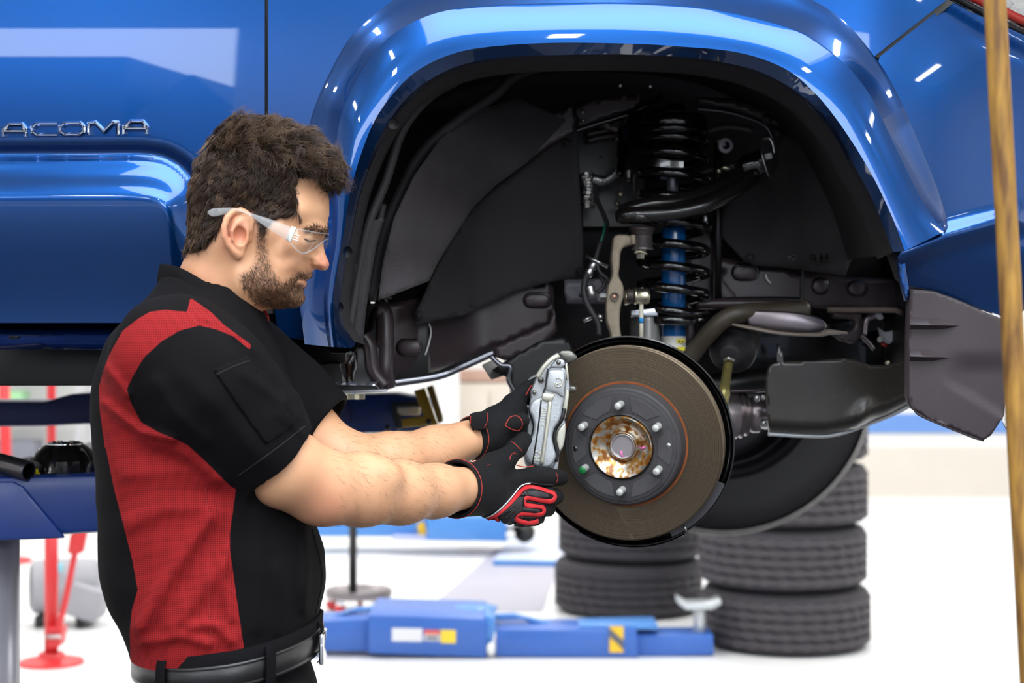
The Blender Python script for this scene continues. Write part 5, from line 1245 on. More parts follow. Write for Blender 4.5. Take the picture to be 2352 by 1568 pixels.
# ---- shirt: trunk and sleeves
TR = np.array([(600, 392, 540, .045), (640, 372, 560, .062), (680, 348, 585, .095), (720, 314, 606, .130), (760, 272, 622, .160), (800, 252, 636, .178), (850, 238, 652, .188), (900, 225, 668, .191), (950, 222, 682, .190), (1000, 228, 692, .188), (1100, 235, 705, .180), (1200, 237, 720, .174), (1270, 239, 742, .172), (1330, 245, 746, .170), (1380, 259, 737, .168), (1425, 284, 727, .165), (1470, 306, 722, .162), (1500, 312, 721, .160), (1560, 316, 720, .160)], float)
hs_ = .0033
lo3 = np.array([P(205, 0, YM)[0], YM - .29, P(0, 1497, YM)[2]]); hi3 = np.array([P(790, 0, YM)[0], YM + .245, P(0, 640, YM)[2]])
lo3, GS = sgrid(lo3, hi3, hs_)
pyz = CY - (GS[2][0, 0, :] - CZ) / YM * F
xb = (np.interp(pyz, TR[:, 0], TR[:, 1]) - CX) * uM; xf = (np.interp(pyz, TR[:, 0], TR[:, 2]) - CX) * uM; bb = np.interp(pyz, TR[:, 0], TR[:, 3])
k5 = np.ones(7) / 7
sm = lambda a: np.convolve(np.r_[[a[0]] * 3, a, [a[-1]] * 3], k5, 'valid')
xb, xf, bb = sm(xb), sm(xf), sm(bb)
ex = 2.25
q = (np.abs((GS[0] - (xb + xf) / 2) / ((xf - xb) / 2)) ** ex + np.abs((GS[1] - YM) / bb) ** ex) ** (1 / ex)
ft = (q - 1) * np.minimum((xf - xb) / 2, bb)
def sleeve(G, pts, hem_n, hem_c, kk=.03):
    f = None
    for a, b in zip(pts, pts[1:]):
        c = s_cap(G, Wp(*a[:3]), Wp(*b[:3]), a[3], b[3]); f = c if f is None else smin(f, c, kk)
    n = np.array(hem_n, float); n /= np.linalg.norm(n); c = np.array(hem_c, float)
    pl = sum((G[k] - c[k]) * n[k] for k in range(3))
    hollow = s_cap(G, c - n * .035, c + n * .05, pts[-1][3] - .007, pts[-1][3] - .004)
    return smax(np.maximum(f, pl), -hollow, .002)
hcR = Wp(630, 1057, 2.155); haR = Wp(630, 1057, 2.155) - Wp(430, 850, 2.105)
slR = sleeve(GS, [(405, 822, 2.13, .083), (480, 885, 2.125, .079), (560, 970, 2.14, .069), (665, 1092, 2.165, .0605)], haR, hcR)
hcL = Wp(742, 986, 2.435); haL = Wp(742, 986, 2.435) - Wp(560, 850, 2.45)
slL = sleeve(GS, [(500, 800, 2.43, .075), (560, 850, 2.45, .074), (650, 915, 2.44, .066), (780, 1015, 2.43, .058)], haL, hcL)
fs_ = smin(smin(ft, slR, .028), slL, .028)
pX = CX + GS[0] / GS[1] * F; pY = CY - (GS[2] - CZ) / GS[1] * F
FOLDS = [([(322, 1440), (372, 1350), (430, 1260), (484, 1185)], 20, .010), ([(400, 1440), (450, 1372), (505, 1300)], 22, .007), ([(440, 1442), (475, 1432), (505, 1440), (530, 1470)], 14, .006),
         ([(330, 1475), (420, 1462), (480, 1478)], 12, .005), ([(520, 1260), (512, 1330), (530, 1420)], 12, .005), ([(300, 1200), (380, 1170), (470, 1165)], 20, .004),
         ([(238, 925), (275, 955), (320, 990), (395, 1008)], 11, .006), ([(244, 845), (272, 880), (290, 905)], 12, .005), ([(330, 1010), (420, 1040), (500, 1100)], 16, .004), ([(290, 1090), (400, 1080), (490, 1110)], 22, .003),
         ([(540, 770), (600, 815), (645, 880), (660, 920)], 12, .004), ([(560, 860), (620, 900), (680, 960)], 14, .004), ([(430, 870), (520, 950), (600, 1060)], 22, .003), ([(360, 880), (400, 950), (470, 1010)], 18, .004),
         ([(700, 1220), (705, 1300), (700, 1400)], 12, .006), ([(640, 1300), (650, 1380), (640, 1450)], 14, .004), ([(590, 1180), (600, 1300), (590, 1440)], 18, .003), ([(690, 900), (730, 950)], 10, .003),
         ([(455, 725), (500, 742), (550, 772)], 6, .004), ([(640, 950), (680, 985), (700, 1000)], 8, .003)]
dsp = np.zeros_like(fs_)
near_band = np.abs(fs_) < .022
ix = np.nonzero(near_band)
ax_, ay_ = pX[ix], pY[ix]; acc = np.zeros(len(ax_))
for line, w, a in FOLDS: acc += a * np.exp(-(segdist(ax_, ay_, line) / w) ** 2)
acc += .0012 * np.sin(ax_ / 31 + 1.7 * np.sin(ay_ / 47)) * np.sin(ay_ / 39 + np.sin(ax_ / 53))
acc *= (GS[1][ix] < YM + .05)
dsp[ix] = acc
fs2 = fs_ - dsp
# neck opening
nk = s_cap(GS, Wp(455, 760, YM), Wp(500, 600, YM), .058, .072)
fs2 = smax(fs2, -nk, .004)
Vs, Fs = surface_net(fs2, lo3, hs_); Vs = relax(Vs, Fs, 1, .5)
RED = [(437, 683), (487, 718), (513, 745), (575, 790), (575, 804), (537, 773), (496, 756), (458, 747), (413, 759), (372, 783), (330, 821), (306, 862), (291, 893), (300, 924), (324, 969), (365, 993), (396, 1005), (430, 1021), (475, 1062), (530, 1117), (542, 1123), (528, 1225), (528, 1261), (542, 1362), (557, 1467), (570, 1540), (300, 1540), (298, 1449), (303, 1399), (316, 1355), (305, 1290), (283, 1203), (263, 1127), (243, 1029), (241, 1028), (229, 942), (227, 890), (238, 849), (251, 814), (282, 759), (317, 732), (344, 716), (379, 711), (430, 716)]
sx, sy = px_of(Vs)
M_shirt = bpy.data.materials.new('work_shirt'); M_shirt.use_nodes = True
nt, N, Lk, B = nodes_of(M_shirt)
tc = N.new('ShaderNodeTexCoord'); at = N.new('ShaderNodeAttribute'); at.attribute_name = 'panel'
gt = N.new('ShaderNodeMath'); gt.operation = 'GREATER_THAN'; gt.inputs[1].default_value = 0.0; Lk.new(at.outputs['Fac'], gt.inputs[0])
sep = N.new('ShaderNodeSeparateXYZ'); Lk.new(tc.outputs['Object'], sep.inputs[0])
def mth(op, a, b=None):
    n = N.new('ShaderNodeMath'); n.operation = op
    for k, v in enumerate((a, b)):
        if v is None: continue
        if isinstance(v, (int, float)): n.inputs[k].default_value = v
        else: Lk.new(v, n.inputs[k])
    return n.outputs[0]
K = 2 * math.pi / .0041
sn = mth('MULTIPLY', mth('SINE', mth('MULTIPLY', mth('ADD', sep.outputs['X'], sep.outputs['Z']), K * .72)), mth('SINE', mth('MULTIPLY', mth('SUBTRACT', sep.outputs['X'], sep.outputs['Z']), K * .72)))
dot = mth('GREATER_THAN', sn, .52)
cmix = N.new('ShaderNodeMix'); cmix.data_type = 'RGBA'; cmix.inputs['A'].default_value = rgb(152, 36, 38); cmix.inputs['B'].default_value = rgb(48, 10, 12); Lk.new(dot, cmix.inputs['Factor'])
c2 = N.new('ShaderNodeMix'); c2.data_type = 'RGBA'; c2.inputs['A'].default_value = rgb(15, 14, 16); Lk.new(gt.outputs[0], c2.inputs['Factor']); Lk.new(cmix.outputs['Result'], c2.inputs['B'])
Lk.new(c2.outputs['Result'], B.inputs['Base Color']); B.inputs['Roughness'].default_value = .85; B.inputs['Specular IOR Level'].default_value = .12
nb = N.new('ShaderNodeTexNoise'); nb.inputs['Scale'].default_value = 900; Lk.new(tc.outputs['Object'], nb.inputs['Vector'])
bmp = N.new('ShaderNodeBump'); bmp.inputs['Strength'].default_value = .2; bmp.inputs['Distance'].default_value = .0006; Lk.new(nb.outputs['Fac'], bmp.inputs['Height']); Lk.new(bmp.outputs['Normal'], B.inputs['Normal'])
M_blk = mat('shirt_black', rgb(15, 14, 16), rough=.85, spec=.12, bump=.2, bump_scale=900)
M_redc = mat('lining_red', rgb(150, 30, 32), rough=.85)
shirt = obj('shirt', Vs, qfaces(Fs), M_shirt, man, label='black work shirt with red perforated side panel')
# panels follow the seams; mirrored onto the far side
mir = Vs.copy(); farside = Vs[:, 1] > YM; mir[farside, 1] = 2 * YM - mir[farside, 1]
mx_, my_ = px_of(mir)
pd = -sdpoly(mx_, my_, RED)
pd[farside & (sx > 540)] = -5
add_attr(shirt, 'panel', pd)
bv_shirt = bvh_of(shirt)
def drape(name, poly, bvh, off, m, parent, step=7, rim=.003, Y0=2.2, **k):
    Yf = lambda x, y: hit_Y(bvh, x, y, Y0) - off
    return obj(name, *panel(poly, Yf, step, rim=rim), m, parent, **k)
def drape_line(name, pts, bvh, r, m, parent, off=0.0, n=40, seg=6, Y0=2.2):
    q = catmull(np.array(pts, float), n); Yh = hit_Y(bvh, q[:, 0], q[:, 1], Y0) - off
    ker = np.ones(3) / 3; Yh[1:-1] = np.convolve(Yh, ker, 'valid')
    return obj(name, *tube(PN(q[:, 0], q[:, 1], Yh), r, seg), m, parent)
drape('sleeve_pocket', [(491, 849), (530, 832), (566, 818), (622, 890), (678, 973), (645, 998), (611, 1019), (550, 935)], bv_shirt, .0022, M_blk, shirt)
M_stitch = mat('stitch_grey', rgb(32, 30, 32), rough=.8)
drape_line('hem_seam', [(545, 1094), (600, 1055), (650, 1018), (700, 978)], bv_shirt, .0007, M_stitch, shirt)
drape_line('pocket_seam', [(497, 860), (535, 842), (572, 828)], bv_shirt, .0007, M_stitch, shirt, off=.002)
drape_line('side_seam', [(472, 1120), (477, 1200), (478, 1300), (480, 1400), (486, 1480)], bv_shirt, .0006, M_redc, shirt)
drape_line('placket_seam', [(716, 1215), (735, 1290), (738, 1340), (722, 1420)], bv_shirt, .0012, M_blk, shirt)
drape_line('yoke_seam', [(430, 716), (458, 747)], bv_shirt, .0006, M_redc, shirt, n=8)
# collar: stand round the neck
top_e = [(367, 607, 0), (413, 617, .052), (482, 655, .078), (537, 686, .074), (580, 714, .052), (604, 746, .018)]
bot_e = [(360, 658, 0), (428, 684, .078), (489, 716, .098), (552, 762, .086), (600, 803, .050), (612, 812, .018)]
def ring(e, sgn, extra=0.0):
    return np.array([[p[0] * (1.0 - 0 * d), YM + sgn * (d + extra * (d > 0)), p[2]] for (x, y, d) in e for p in (P(x, y, YM - d if True else YM),)])
def collar_half(sgn, shrink=0.0):
    r = []
    for e in (bot_e, top_e):
        q = []
        for x, y, d in e:
            p = P(x, y, YM - d); q.append([p[0], YM + sgn * max(d - shrink, 0) , p[2]])
        r.append(catmull(np.array(q), 36))
    b, t = r
    mid = (b + t) / 2 + np.stack([0 * b[:, 0], sgn * .004 * np.ones(len(b)), 0 * b[:, 0]], -1)
    return np.stack([b, mid, t])
def collar_mesh(sgn):
    Go = collar_half(sgn); Gi = collar_half(sgn, .006)
    # close over the top edge, pinch lining slightly lower
    Gi[2, :, 2] -= .001
    G = np.concatenate([Go, Gi[::-1]])
    return resample_across(G, 3)
for s in (-1, 1):
    Gc = collar_mesh(s)
    obj('collar', *gridmesh(Gc), M_blk, shirt)
    Gi = collar_half(s, .0085); Gi[2, :, 2] -= .003
    obj('collar_lining', *gridmesh(resample_across(Gi, 3)), M_redc, shirt)
obj('collar_tab', *pxprism(catmull([(598, 712), (612, 714), (618, 735), (610, 750), (600, 742)], 20, True), YM + .045, .004, .001), M_redc, shirt)

# ---- belt, trousers, boots
M_pants = mat('trouser_black', rgb(15, 14, 17), rough=.85, spec=.12, bump=.2, bump_scale=700)
hp = .006
hipc = P(522, 0, YM)[0]
lo4 = np.array([hipc - .2, YM - .24, .03]); hi4 = np.array([hipc + .2, YM + .24, 1.03])
lo4, GP = sgrid(lo4, hi4, hp)
waist = s_ell(GP, (hipc, YM, .88), (.128, .168, .16))
fq = np.maximum(waist, GP[2] - (.990 + .10 * (GP[0] - hipc) + 0 * GP[0]))
for s in (-1, 1):
    lg = s_cap(GP, (hipc, YM + s * .085, .86), (hipc + .02, YM + s * .12, .50), .090, .068)
    lg = smin(lg, s_cap(GP, (hipc + .02, YM + s * .12, .50), (hipc - .03, YM + s * .13, .09), .066, .062), .03)
    fq = smin(fq, lg, .03)
fq = np.maximum(fq, .07 - GP[2])
fq = np.maximum(fq, GP[2] - (.990 + .10 * (GP[0] - hipc)))
Vp, Fp = surface_net(fq, lo4, hp); Vp = relax(Vp, Fp, 2, .5)
trousers = obj('trousers', Vp, qfaces(Fp), M_pants, man)
for s in (-1, 1):
    bx = hipc - .02
    b1 = np.array([(bx - .10, YM + s * .13, 0), (bx + .20, YM + s * .14, 0)])
    G = []
    for z, x0, x1, w in ((0, -.10, .20, .05), (.02, -.105, .205, .052), (.05, -.10, .20, .048), (.075, -.095, .14, .045), (.11, -.085, .07, .045), (.16, -.075, .06, .047)):
        a = np.linspace(0, 2 * math.pi, 28, endpoint=False)
        cxx = bx + (x0 + x1) / 2; rx = (x1 - x0) / 2
        G.append(np.stack([cxx + rx * np.sign(np.cos(a)) * np.abs(np.cos(a)) ** .8, YM + s * .135 + w * np.sin(a), np.full_like(a, z)], -1))
    V_, f_ = gridmesh(np.stack(G), wrap_v=True); f_.append(tuple(range(28)))
    obj('boot', V_, f_, mat('boot_leather', rgb(30, 26, 24), rough=.5), man)
a = np.linspace(0, 2 * math.pi, 90, endpoint=False)
def belt_ring(z0, grow):
    e_ = 2.2
    c, s_ = np.cos(a), np.sin(a)
    xx = (.1225 + grow) * np.sign(c) * np.abs(c) ** (2 / e_); yy_ = (.160 + grow) * np.sign(s_) * np.abs(s_) ** (2 / e_)
    return np.stack([hipc + .003 + xx, YM + yy_, z0 + .095 * xx + .006 * np.cos(2 * a)], -1)
zb = .973
M_belt = mat('belt_leather', rgb(17, 16, 17), rough=.33, coat=.2, coat_rough=.3, bump=.15, bump_scale=500)
wb = obj('waistband', *gridmesh(np.stack([belt_ring(zb - .02, .001), belt_ring(zb + .012, .004), belt_ring(zb + .031, .0055), belt_ring(zb + .033, 0), belt_ring(zb + .02, -.004)]), wrap_v=True), M_pants, trousers)
prof = [(-.0165, .0035), (-.0155, .006), (-.0125, .0065), (-.0115, .0057), (-.0105, .0065), (.0105, .0065), (.0115, .0057), (.0125, .0065), (.0155, .006), (.0165, .0035)]
belt = obj('belt', *gridmesh(np.stack([belt_ring(zb + dz, g) for dz, g in prof]), wrap_v=True), M_belt, man, label='black leather belt')
for th in (-2.05, -.98, 3.1, -.15):
    i = int(round((th % (2 * math.pi)) / (2 * math.pi) * 90)) % 90
    pts = [belt_ring(zb + dz, g)[i] for dz, g in ((.030, .004), (.021, .010), (.0, .0115), (-.020, .010), (-.028, .005))]
    t = belt_ring(zb, 0)[(i + 1) % 90] - belt_ring(zb, 0)[i - 1]; t /= np.linalg.norm(t); w = .0075
    pts = catmull(np.array(pts), 12)
    nn = np.cross(t, (0, 0, 1)); nn /= np.linalg.norm(nn)
    Gq = np.stack([pts - t * w, pts - t * w - 0 * nn, pts + t * w])
    Gi = np.stack([pts + t * w + nn * 0 - (pts - np.array((hipc, YM, 0))) * np.array((1, 1, 0)) * .012, pts - t * w - (pts - np.array((hipc, YM, 0))) * np.array((1, 1, 0)) * .012])
    obj('belt_loop', *gridmesh(np.concatenate([Gq[[0, 2]], Gi]), wrap_u=True), M_pants, trousers)
bk = belt_ring(zb, .009)[2]
obj('buckle', *box((hipc + .136, YM - .03, zb + .012), (.006, .05, .042), .002), M_chrome, belt)
# ---- work gloves
M_glove = mat('glove_black', rgb(20, 19, 21), rough=.85, spec=.3, bump=.45, bump_scale=1400)
M_glcuff = mat('glove_cuff', rgb(16, 16, 20), rough=.8, spec=.3, bump=.2, bump_scale=900)
M_gred = mat('glove_red', rgb(208, 40, 46), rough=.5)
M_gthread = mat('red_thread', rgb(176, 50, 40), rough=.7)
M_ggrey = mat('glove_rubber', rgb(52, 50, 54), rough=.55)
M_gwhite = mat('glove_piping', rgb(225, 225, 228), rough=.5)
hg = .0016
def hand(parts, lo, hi, k=.010):
    lo_, G = sgrid(lo, hi, hg); f = None
    for ch in parts:
        c = None; kk = .006
        for a, b in zip(ch, ch[1:]):
            q = s_cap(G, Wp(*a[:3]), Wp(*b[:3]), a[3], b[3]); c = q if c is None else smin(c, q, kk)
        f = c if f is None else smin(f, c, k if ch[0][3] > .0145 else .0035)
    return f, lo_, G
palm = [[(1085, 1118, 2.475, .031), (1120, 1112, 2.505, .026), (1172, 1110, 2.54, .019)],
        [(1085, 1128, 2.475, .031), (1130, 1140, 2.505, .026), (1178, 1150, 2.535, .018)],
        [(1090, 1130, 2.475, .030), (1130, 1158, 2.505, .022), (1168, 1172, 2.535, .017)],
        [(1095, 1105, 2.48, .028), (1132, 1072, 2.52, .021), (1150, 1062, 2.53, .018)]]
fing = [[(1172, 1104, 2.545, .0165), (1222, 1096, 2.575, .0155), (1258, 1096, 2.595, .0150), (1288, 1097, 2.640, .0125)],
        [(1178, 1136, 2.540, .0145), (1226, 1138, 2.560, .0138), (1262, 1141, 2.580, .0130), (1276, 1140, 2.625, .0115), (1262, 1134, 2.660, .011)],
        [(1175, 1160, 2.535, .0140), (1215, 1166, 2.556, .0130), (1242, 1170, 2.575, .0124), (1258, 1168, 2.620, .0112), (1246, 1158, 2.655, .0105)],
        [(1165, 1180, 2.530, .0130), (1200, 1190, 2.552, .0120), (1224, 1194, 2.570, .0112), (1234, 1190, 2.608, .0104), (1226, 1180, 2.640, .0095)],
        [(1135, 1072, 2.520, .0185), (1165, 1050, 2.545, .0155), (1188, 1028, 2.565, .0150), (1203, 1010, 2.592, .0128)]]
fN, l5, G5 = hand(palm + fing, Wp(1040, 1230, 2.44) * 1 + np.array((-.01, -.05, 0)), np.array((P(1320, 0, 2.6)[0], 2.70, P(0, 975, 2.5)[2])))
Vg, Fg = surface_net(fN, l5, hg); Vg = relax(Vg, Fg, 2, .5)
gl = obj('work_glove', Vg, qfaces(Fg), M_glove, man, label='black and red work glove')
def cuff(c0, c1, r0, r1, flat, parent, lip=.003):
    c0, c1 = np.array(c0), np.array(c1); ax_ = c1 - c0; L = np.linalg.norm(ax_); ax_ /= L
    up_ = np.array((0, 0, 1.0)); up_ -= ax_ * (up_ @ ax_); up_ /= np.linalg.norm(up_); sd = np.cross(ax_, up_)
    an = np.linspace(0, 2 * math.pi, 44, endpoint=False); rows_ = []
    for t, r in ((0.06, r0 - .005), (0, r0 - .003), (-.02, r0 - .0008), (0, r0), (.04, r0 + .0005), (.35, r0 * .55 + r1 * .45), (.7, r0 * .25 + r1 * .75), (1, r1), (1.12, r1 - .003)):
        rows_.append(c0 + ax_ * L * t + r * (np.cos(an)[:, None] * up_ + flat * np.sin(an)[:, None] * sd))
    return np.stack(rows_)
Gq = cuff(Wp(1046, 1122, 2.425), Wp(1106, 1124, 2.492), .0425, .0395, .98, gl)
obj('cuff', *gridmesh(Gq, wrap_v=True), M_glcuff, gl)
Gq2 = cuff(Wp(1047, 1122, 2.426), Wp(1106, 1124, 2.492), .0429, .040, .98, gl)
obj('cuff_thread', *tube(np.vstack([Gq2[4], Gq2[4][:1]]), .0008, 5, caps=False), M_gthread, gl)
bv_g = bvh_of(gl)
D_ = lambda nm, pts, r, m, off=.0, n=40, fl=6: drape_line(nm, pts, bv_g, r, m, gl, off, n, fl, 2.55)
# red knuckle guard snaking over the fingers with dark rubber between
RB = [(1120, 1190), (1140, 1181), (1165, 1160), (1190, 1134), (1203, 1121), (1225, 1119), (1256, 1127), (1272, 1133), (1275, 1143), (1265, 1151), (1240, 1148), (1216, 1143), (1206, 1146), (1205, 1155), (1213, 1161), (1234, 1162), (1247, 1165), (1250, 1174), (1243, 1181), (1225, 1181), (1196, 1181), (1185, 1187), (1190, 1195), (1210, 1200), (1226, 1200), (1236, 1196)]
qq = catmull(np.array(RB, float), 110); Yh = hit_Y(bv_g, qq[:, 0], qq[:, 1], 2.55)
for _ in range(3): Yh[1:-1] = (Yh[:-2] + Yh[1:-1] * 2 + Yh[2:]) / 4
obj('knuckle_guard', *tube(PN(qq[:, 0], qq[:, 1], Yh + .0002), .0016, 10, up=(0, 1, 0), flat=2.5), M_gred, gl)
obj('guard_heel', *panel([(1130, 1190), (1142, 1184), (1150, 1199), (1140, 1197)], lambda x, y: hit_Y(bv_g, x, y, 2.54) - .0015, 5, rim=.003), M_gred, gl)
for pl in ([(1206, 1127), (1232, 1126), (1258, 1133), (1262, 1140), (1254, 1145), (1228, 1141), (1204, 1137), (1196, 1138)],
           [(1200, 1164), (1218, 1168), (1238, 1170), (1242, 1174), (1234, 1177), (1208, 1176), (1192, 1177)],
           [(1190, 1142), (1202, 1140), (1200, 1160), (1194, 1178), (1180, 1186), (1186, 1198), (1172, 1206), (1152, 1200), (1146, 1184), (1168, 1166)],
           [(1186, 1199), (1200, 1203), (1214, 1207), (1206, 1210), (1180, 1208)]):
    obj('rubber_pad', *panel(pl, lambda x, y: hit_Y(bv_g, x, y, 2.54) - .0016, 5, rim=.003), M_ggrey, gl)
D_('piping', [(1116, 1189), (1132, 1182), (1151, 1167), (1167, 1151), (1182, 1133), (1193, 1119), (1204, 1112), (1218, 1110)], .0011, M_gwhite, .0006)
D_('thread', [(1174, 1013), (1186, 1022), (1200, 1037)], .0007, M_gthread, 0, 14)
D_('thread', [(1171, 1056), (1173, 1046), (1181, 1040), (1188, 1044)], .0007, M_gthread, 0, 14)
D_('thread', [(1186, 1068), (1205, 1072), (1226, 1070)], .0008, M_gthread, 0, 14)
D_('thread', [(1084, 1056), (1098, 1068), (1112, 1070), (1126, 1067)], .0007, M_gthread, 0, 16)
D_('thread', [(1277, 1084), (1281, 1098), (1277, 1110)], .0007, M_gthread, 0, 12)
D_('finger_crease', [(1218, 1108), (1240, 1112), (1270, 1113)], .0022, M_black, .0, 16)
D_('finger_crease', [(1206, 1151), (1222, 1154), (1250, 1158)], .0018, M_black, .0, 16)
D_('finger_crease', [(1196, 1188), (1215, 1188), (1238, 1186)], .0018, M_black, .0, 16)
obj('brand_patch', *panel([(1152, 1187), (1182, 1164), (1188, 1172), (1158, 1194)], lambda x, y: hit_Y(bv_g, x, y, 2.54) - .0032, 4, rim=.002), M_black, gl)
ux = np.array(P(1182, 1168, 2.5)) - np.array(P(1155, 1190, 2.5)); ux[1] = .0
obj('patch_lettering', *text_mesh('SELKAP', .0062, .0006, P(1170, 1179, float(hit_Y(bv_g, [1170], [1179], 2.54)[0]) - .0042), ux, np.cross((0, -1, 0), ux)), M_ggrey, gl, smooth=False)
# far glove, fingers round the back of the caliper
palmL = [[(1095, 1000, 2.590, .030), (1140, 972, 2.625, .027), (1180, 940, 2.66, .022)],
         [(1100, 1008, 2.590, .030), (1140, 995, 2.625, .028), (1185, 965, 2.66, .022)],
         [(1105, 1015, 2.595, .028), (1150, 1012, 2.63, .026), (1188, 990, 2.66, .022)]]
fingL = [[(1178, 925, 2.665, .0150), (1212, 896, 2.69, .0140), (1238, 880, 2.72, .0125)],
         [(1184, 950, 2.672, .0145), (1214, 925, 2.71, .0135), (1232, 910, 2.745, .012)],
         [(1188, 972, 2.675, .0140), (1210, 955, 2.715, .0130), (1222, 948, 2.75, .012)],
         [(1188, 995, 2.672, .0130), (1206, 985, 2.71, .0120), (1214, 980, 2.74, .011)],
         [(1130, 985, 2.600, .0170), (1170, 972, 2.606, .0155), (1198, 966, 2.612, .0130)]]
fL, l6, G6 = hand(palmL + fingL, np.array((P(1050, 0, 2.55)[0], 2.545, P(0, 1060, 2.6)[2])), np.array((P(1262, 0, 2.7)[0], 2.77, P(0, 855, 2.6)[2])))
V6, F6 = surface_net(fL, l6, hg); V6 = relax(V6, F6, 2, .5)
gl2 = obj('work_glove', V6, qfaces(F6), M_glove, man, label='black work glove with red thread')
Gq = cuff(Wp(1082, 1006, 2.575), Wp(1120, 998, 2.62), .0335, .033, .9, gl2)
obj('cuff', *gridmesh(Gq, wrap_v=True), M_glcuff, gl2)
obj('cuff_thread', *tube(np.vstack([Gq[4], Gq[4][:1]]) , .0008, 5, caps=False), M_gthread, gl2)
bv_6 = bvh_of(gl2)
obj('wrist_strap', *pxprism(catmull([(1079, 952), (1098, 946), (1119, 945), (1121, 965), (1116, 984), (1102, 989), (1086, 984), (1078, 970)], 40, True), 2.545, .012, .003), M_glcuff, gl2, angle=50)
obj('strap_tail', *pxprism([(1066, 989), (1088, 984), (1092, 1012), (1070, 1016)], 2.552, .005, .001), M_glcuff, gl2, angle=50)
obj('strap_thread', *tube(px_path([(1081, 955, 2.5445), (1080, 975, 2.5445)], 8), .0007, 5), M_gthread, gl2)
obj('strap_thread', *tube(px_path([(1119, 948, 2.5445), (1119, 968, 2.5445), (1112, 982, 2.5445)], 12), .0007, 5), M_gthread, gl2)
drape_line('thread', [(1160, 977), (1172, 958), (1190, 956), (1200, 972), (1192, 988), (1176, 986), (1160, 977)], bv_6, .0009, M_gthread, gl2, 0, 30, 6, 2.62)
drape_line('thread', [(1208, 908), (1216, 892), (1222, 884)], bv_6, .0009, M_gthread, gl2, 0, 10, 6, 2.68)

# ------------------------------------------------------------------ safety glasses
M_clear = bpy.data.materials.new('clear_polycarbonate'); M_clear.use_nodes = True
nt, N, Lk, B = nodes_of(M_clear)
gls = N.new('ShaderNodeBsdfGlossy'); gls.inputs['Roughness'].default_value = .03
trn = N.new('ShaderNodeBsdfTransparent'); trn.inputs['Color'].default_value = (.93, .95, .96, 1)
fr_ = N.new('ShaderNodeFresnel'); fr_.inputs['IOR'].default_value = 1.6
ms = N.new('ShaderNodeMixShader'); Lk.new(fr_.outputs[0], ms.inputs[0]); Lk.new(trn.outputs[0], ms.inputs[1]); Lk.new(gls.outputs[0], ms.inputs[2])
Lk.new(ms.outputs[0], N['Material Output'].inputs['Surface'])
M_frost = bpy.data.materials.new('frosted_plastic'); M_frost.use_nodes = True
nt, N, Lk, B = nodes_of(M_frost)
trn = N.new('ShaderNodeBsdfTransparent'); ms = N.new('ShaderNodeMixShader'); ms.inputs[0].default_value = .26
B.inputs['Base Color'].default_value = rgb(225, 225, 225); B.inputs['Roughness'].default_value = .15
Lk.new(trn.outputs[0], ms.inputs[1]); Lk.new(B.outputs[0], ms.inputs[2]); Lk.new(ms.outputs[0], N['Material Output'].inputs['Surface'])
gs = thing('safety_glasses', P(690, 560, YM), "clear wraparound safety glasses on the man's face", 'glasses')
for s in (-1, 1):
    def rr(pts):
        q = catmull(np.array([[P(x, y, YM)[0], YM + s * d, P(x, y, YM)[2]] for x, y, d in pts]), 30); return q
    tT = rr([(501, 496, .078), (512, 490, .079), (535, 488, .0795), (562, 489, .0835), (588, 497, .084), (640, 513, .082), (684, 529, .077)])
    tB = rr([(501, 500, .078), (512, 507, .079), (535, 503, .0795), (562, 497, .0835), (590, 503, .084), (640, 537, .082), (680, 563, .077)])
    off = np.array((0, s * .0022, 0))
    obj('temple', *gridmesh(np.stack([tT, tB, tB + off, tT + off]), wrap_u=True), M_frost, gs)
    hx = pxprism([(674, 556), (686, 528), (698, 532), (684, 565)], YM + s * .077 - .002, .006, .001)
    hv = hx[0].copy(); hv[:, 0] = hv[:, 0] * YM / (YM + s * .077 - .002) ; hv[:, 2] = CZ + (hv[:, 2] - CZ) * YM / (YM + s * .077 - .002)
    obj('hinge', hv, hx[1], mat('hinge_white', rgb(222, 222, 216), rough=.3), gs)
    for k in range(3):
        obj('hinge_pin', *tube(rr([(686 + k * -2, 545 + k * 5, .0772), (704 - k * 2, 550 + k * 5, .0755)]), .0006, 6), M_chrome, gs)
    lT = rr([(690, 534, .0765), (715, 537, .070), (738, 540, .050), (750, 539, .024), (754, 538, .002)])
    lM = rr([(688, 550, .077), (713, 560, .071), (736, 560, .051), (750, 550, .025), (755, 545, .002)])
    lB = rr([(684, 566, .0765), (708, 588, .070), (730, 576, .051), (747, 556, .024), (753, 548, .002)])
    GL = resample_across(np.stack([lT, lM, lB]), 6)
    obj('lens', *gridmesh(GL), M_clear, gs)
    obj('lens_edge', *tube(lB, .0011, 6), M_frost, gs)
    obj('lens_edge', *tube(lT, .0009, 6), M_frost, gs)
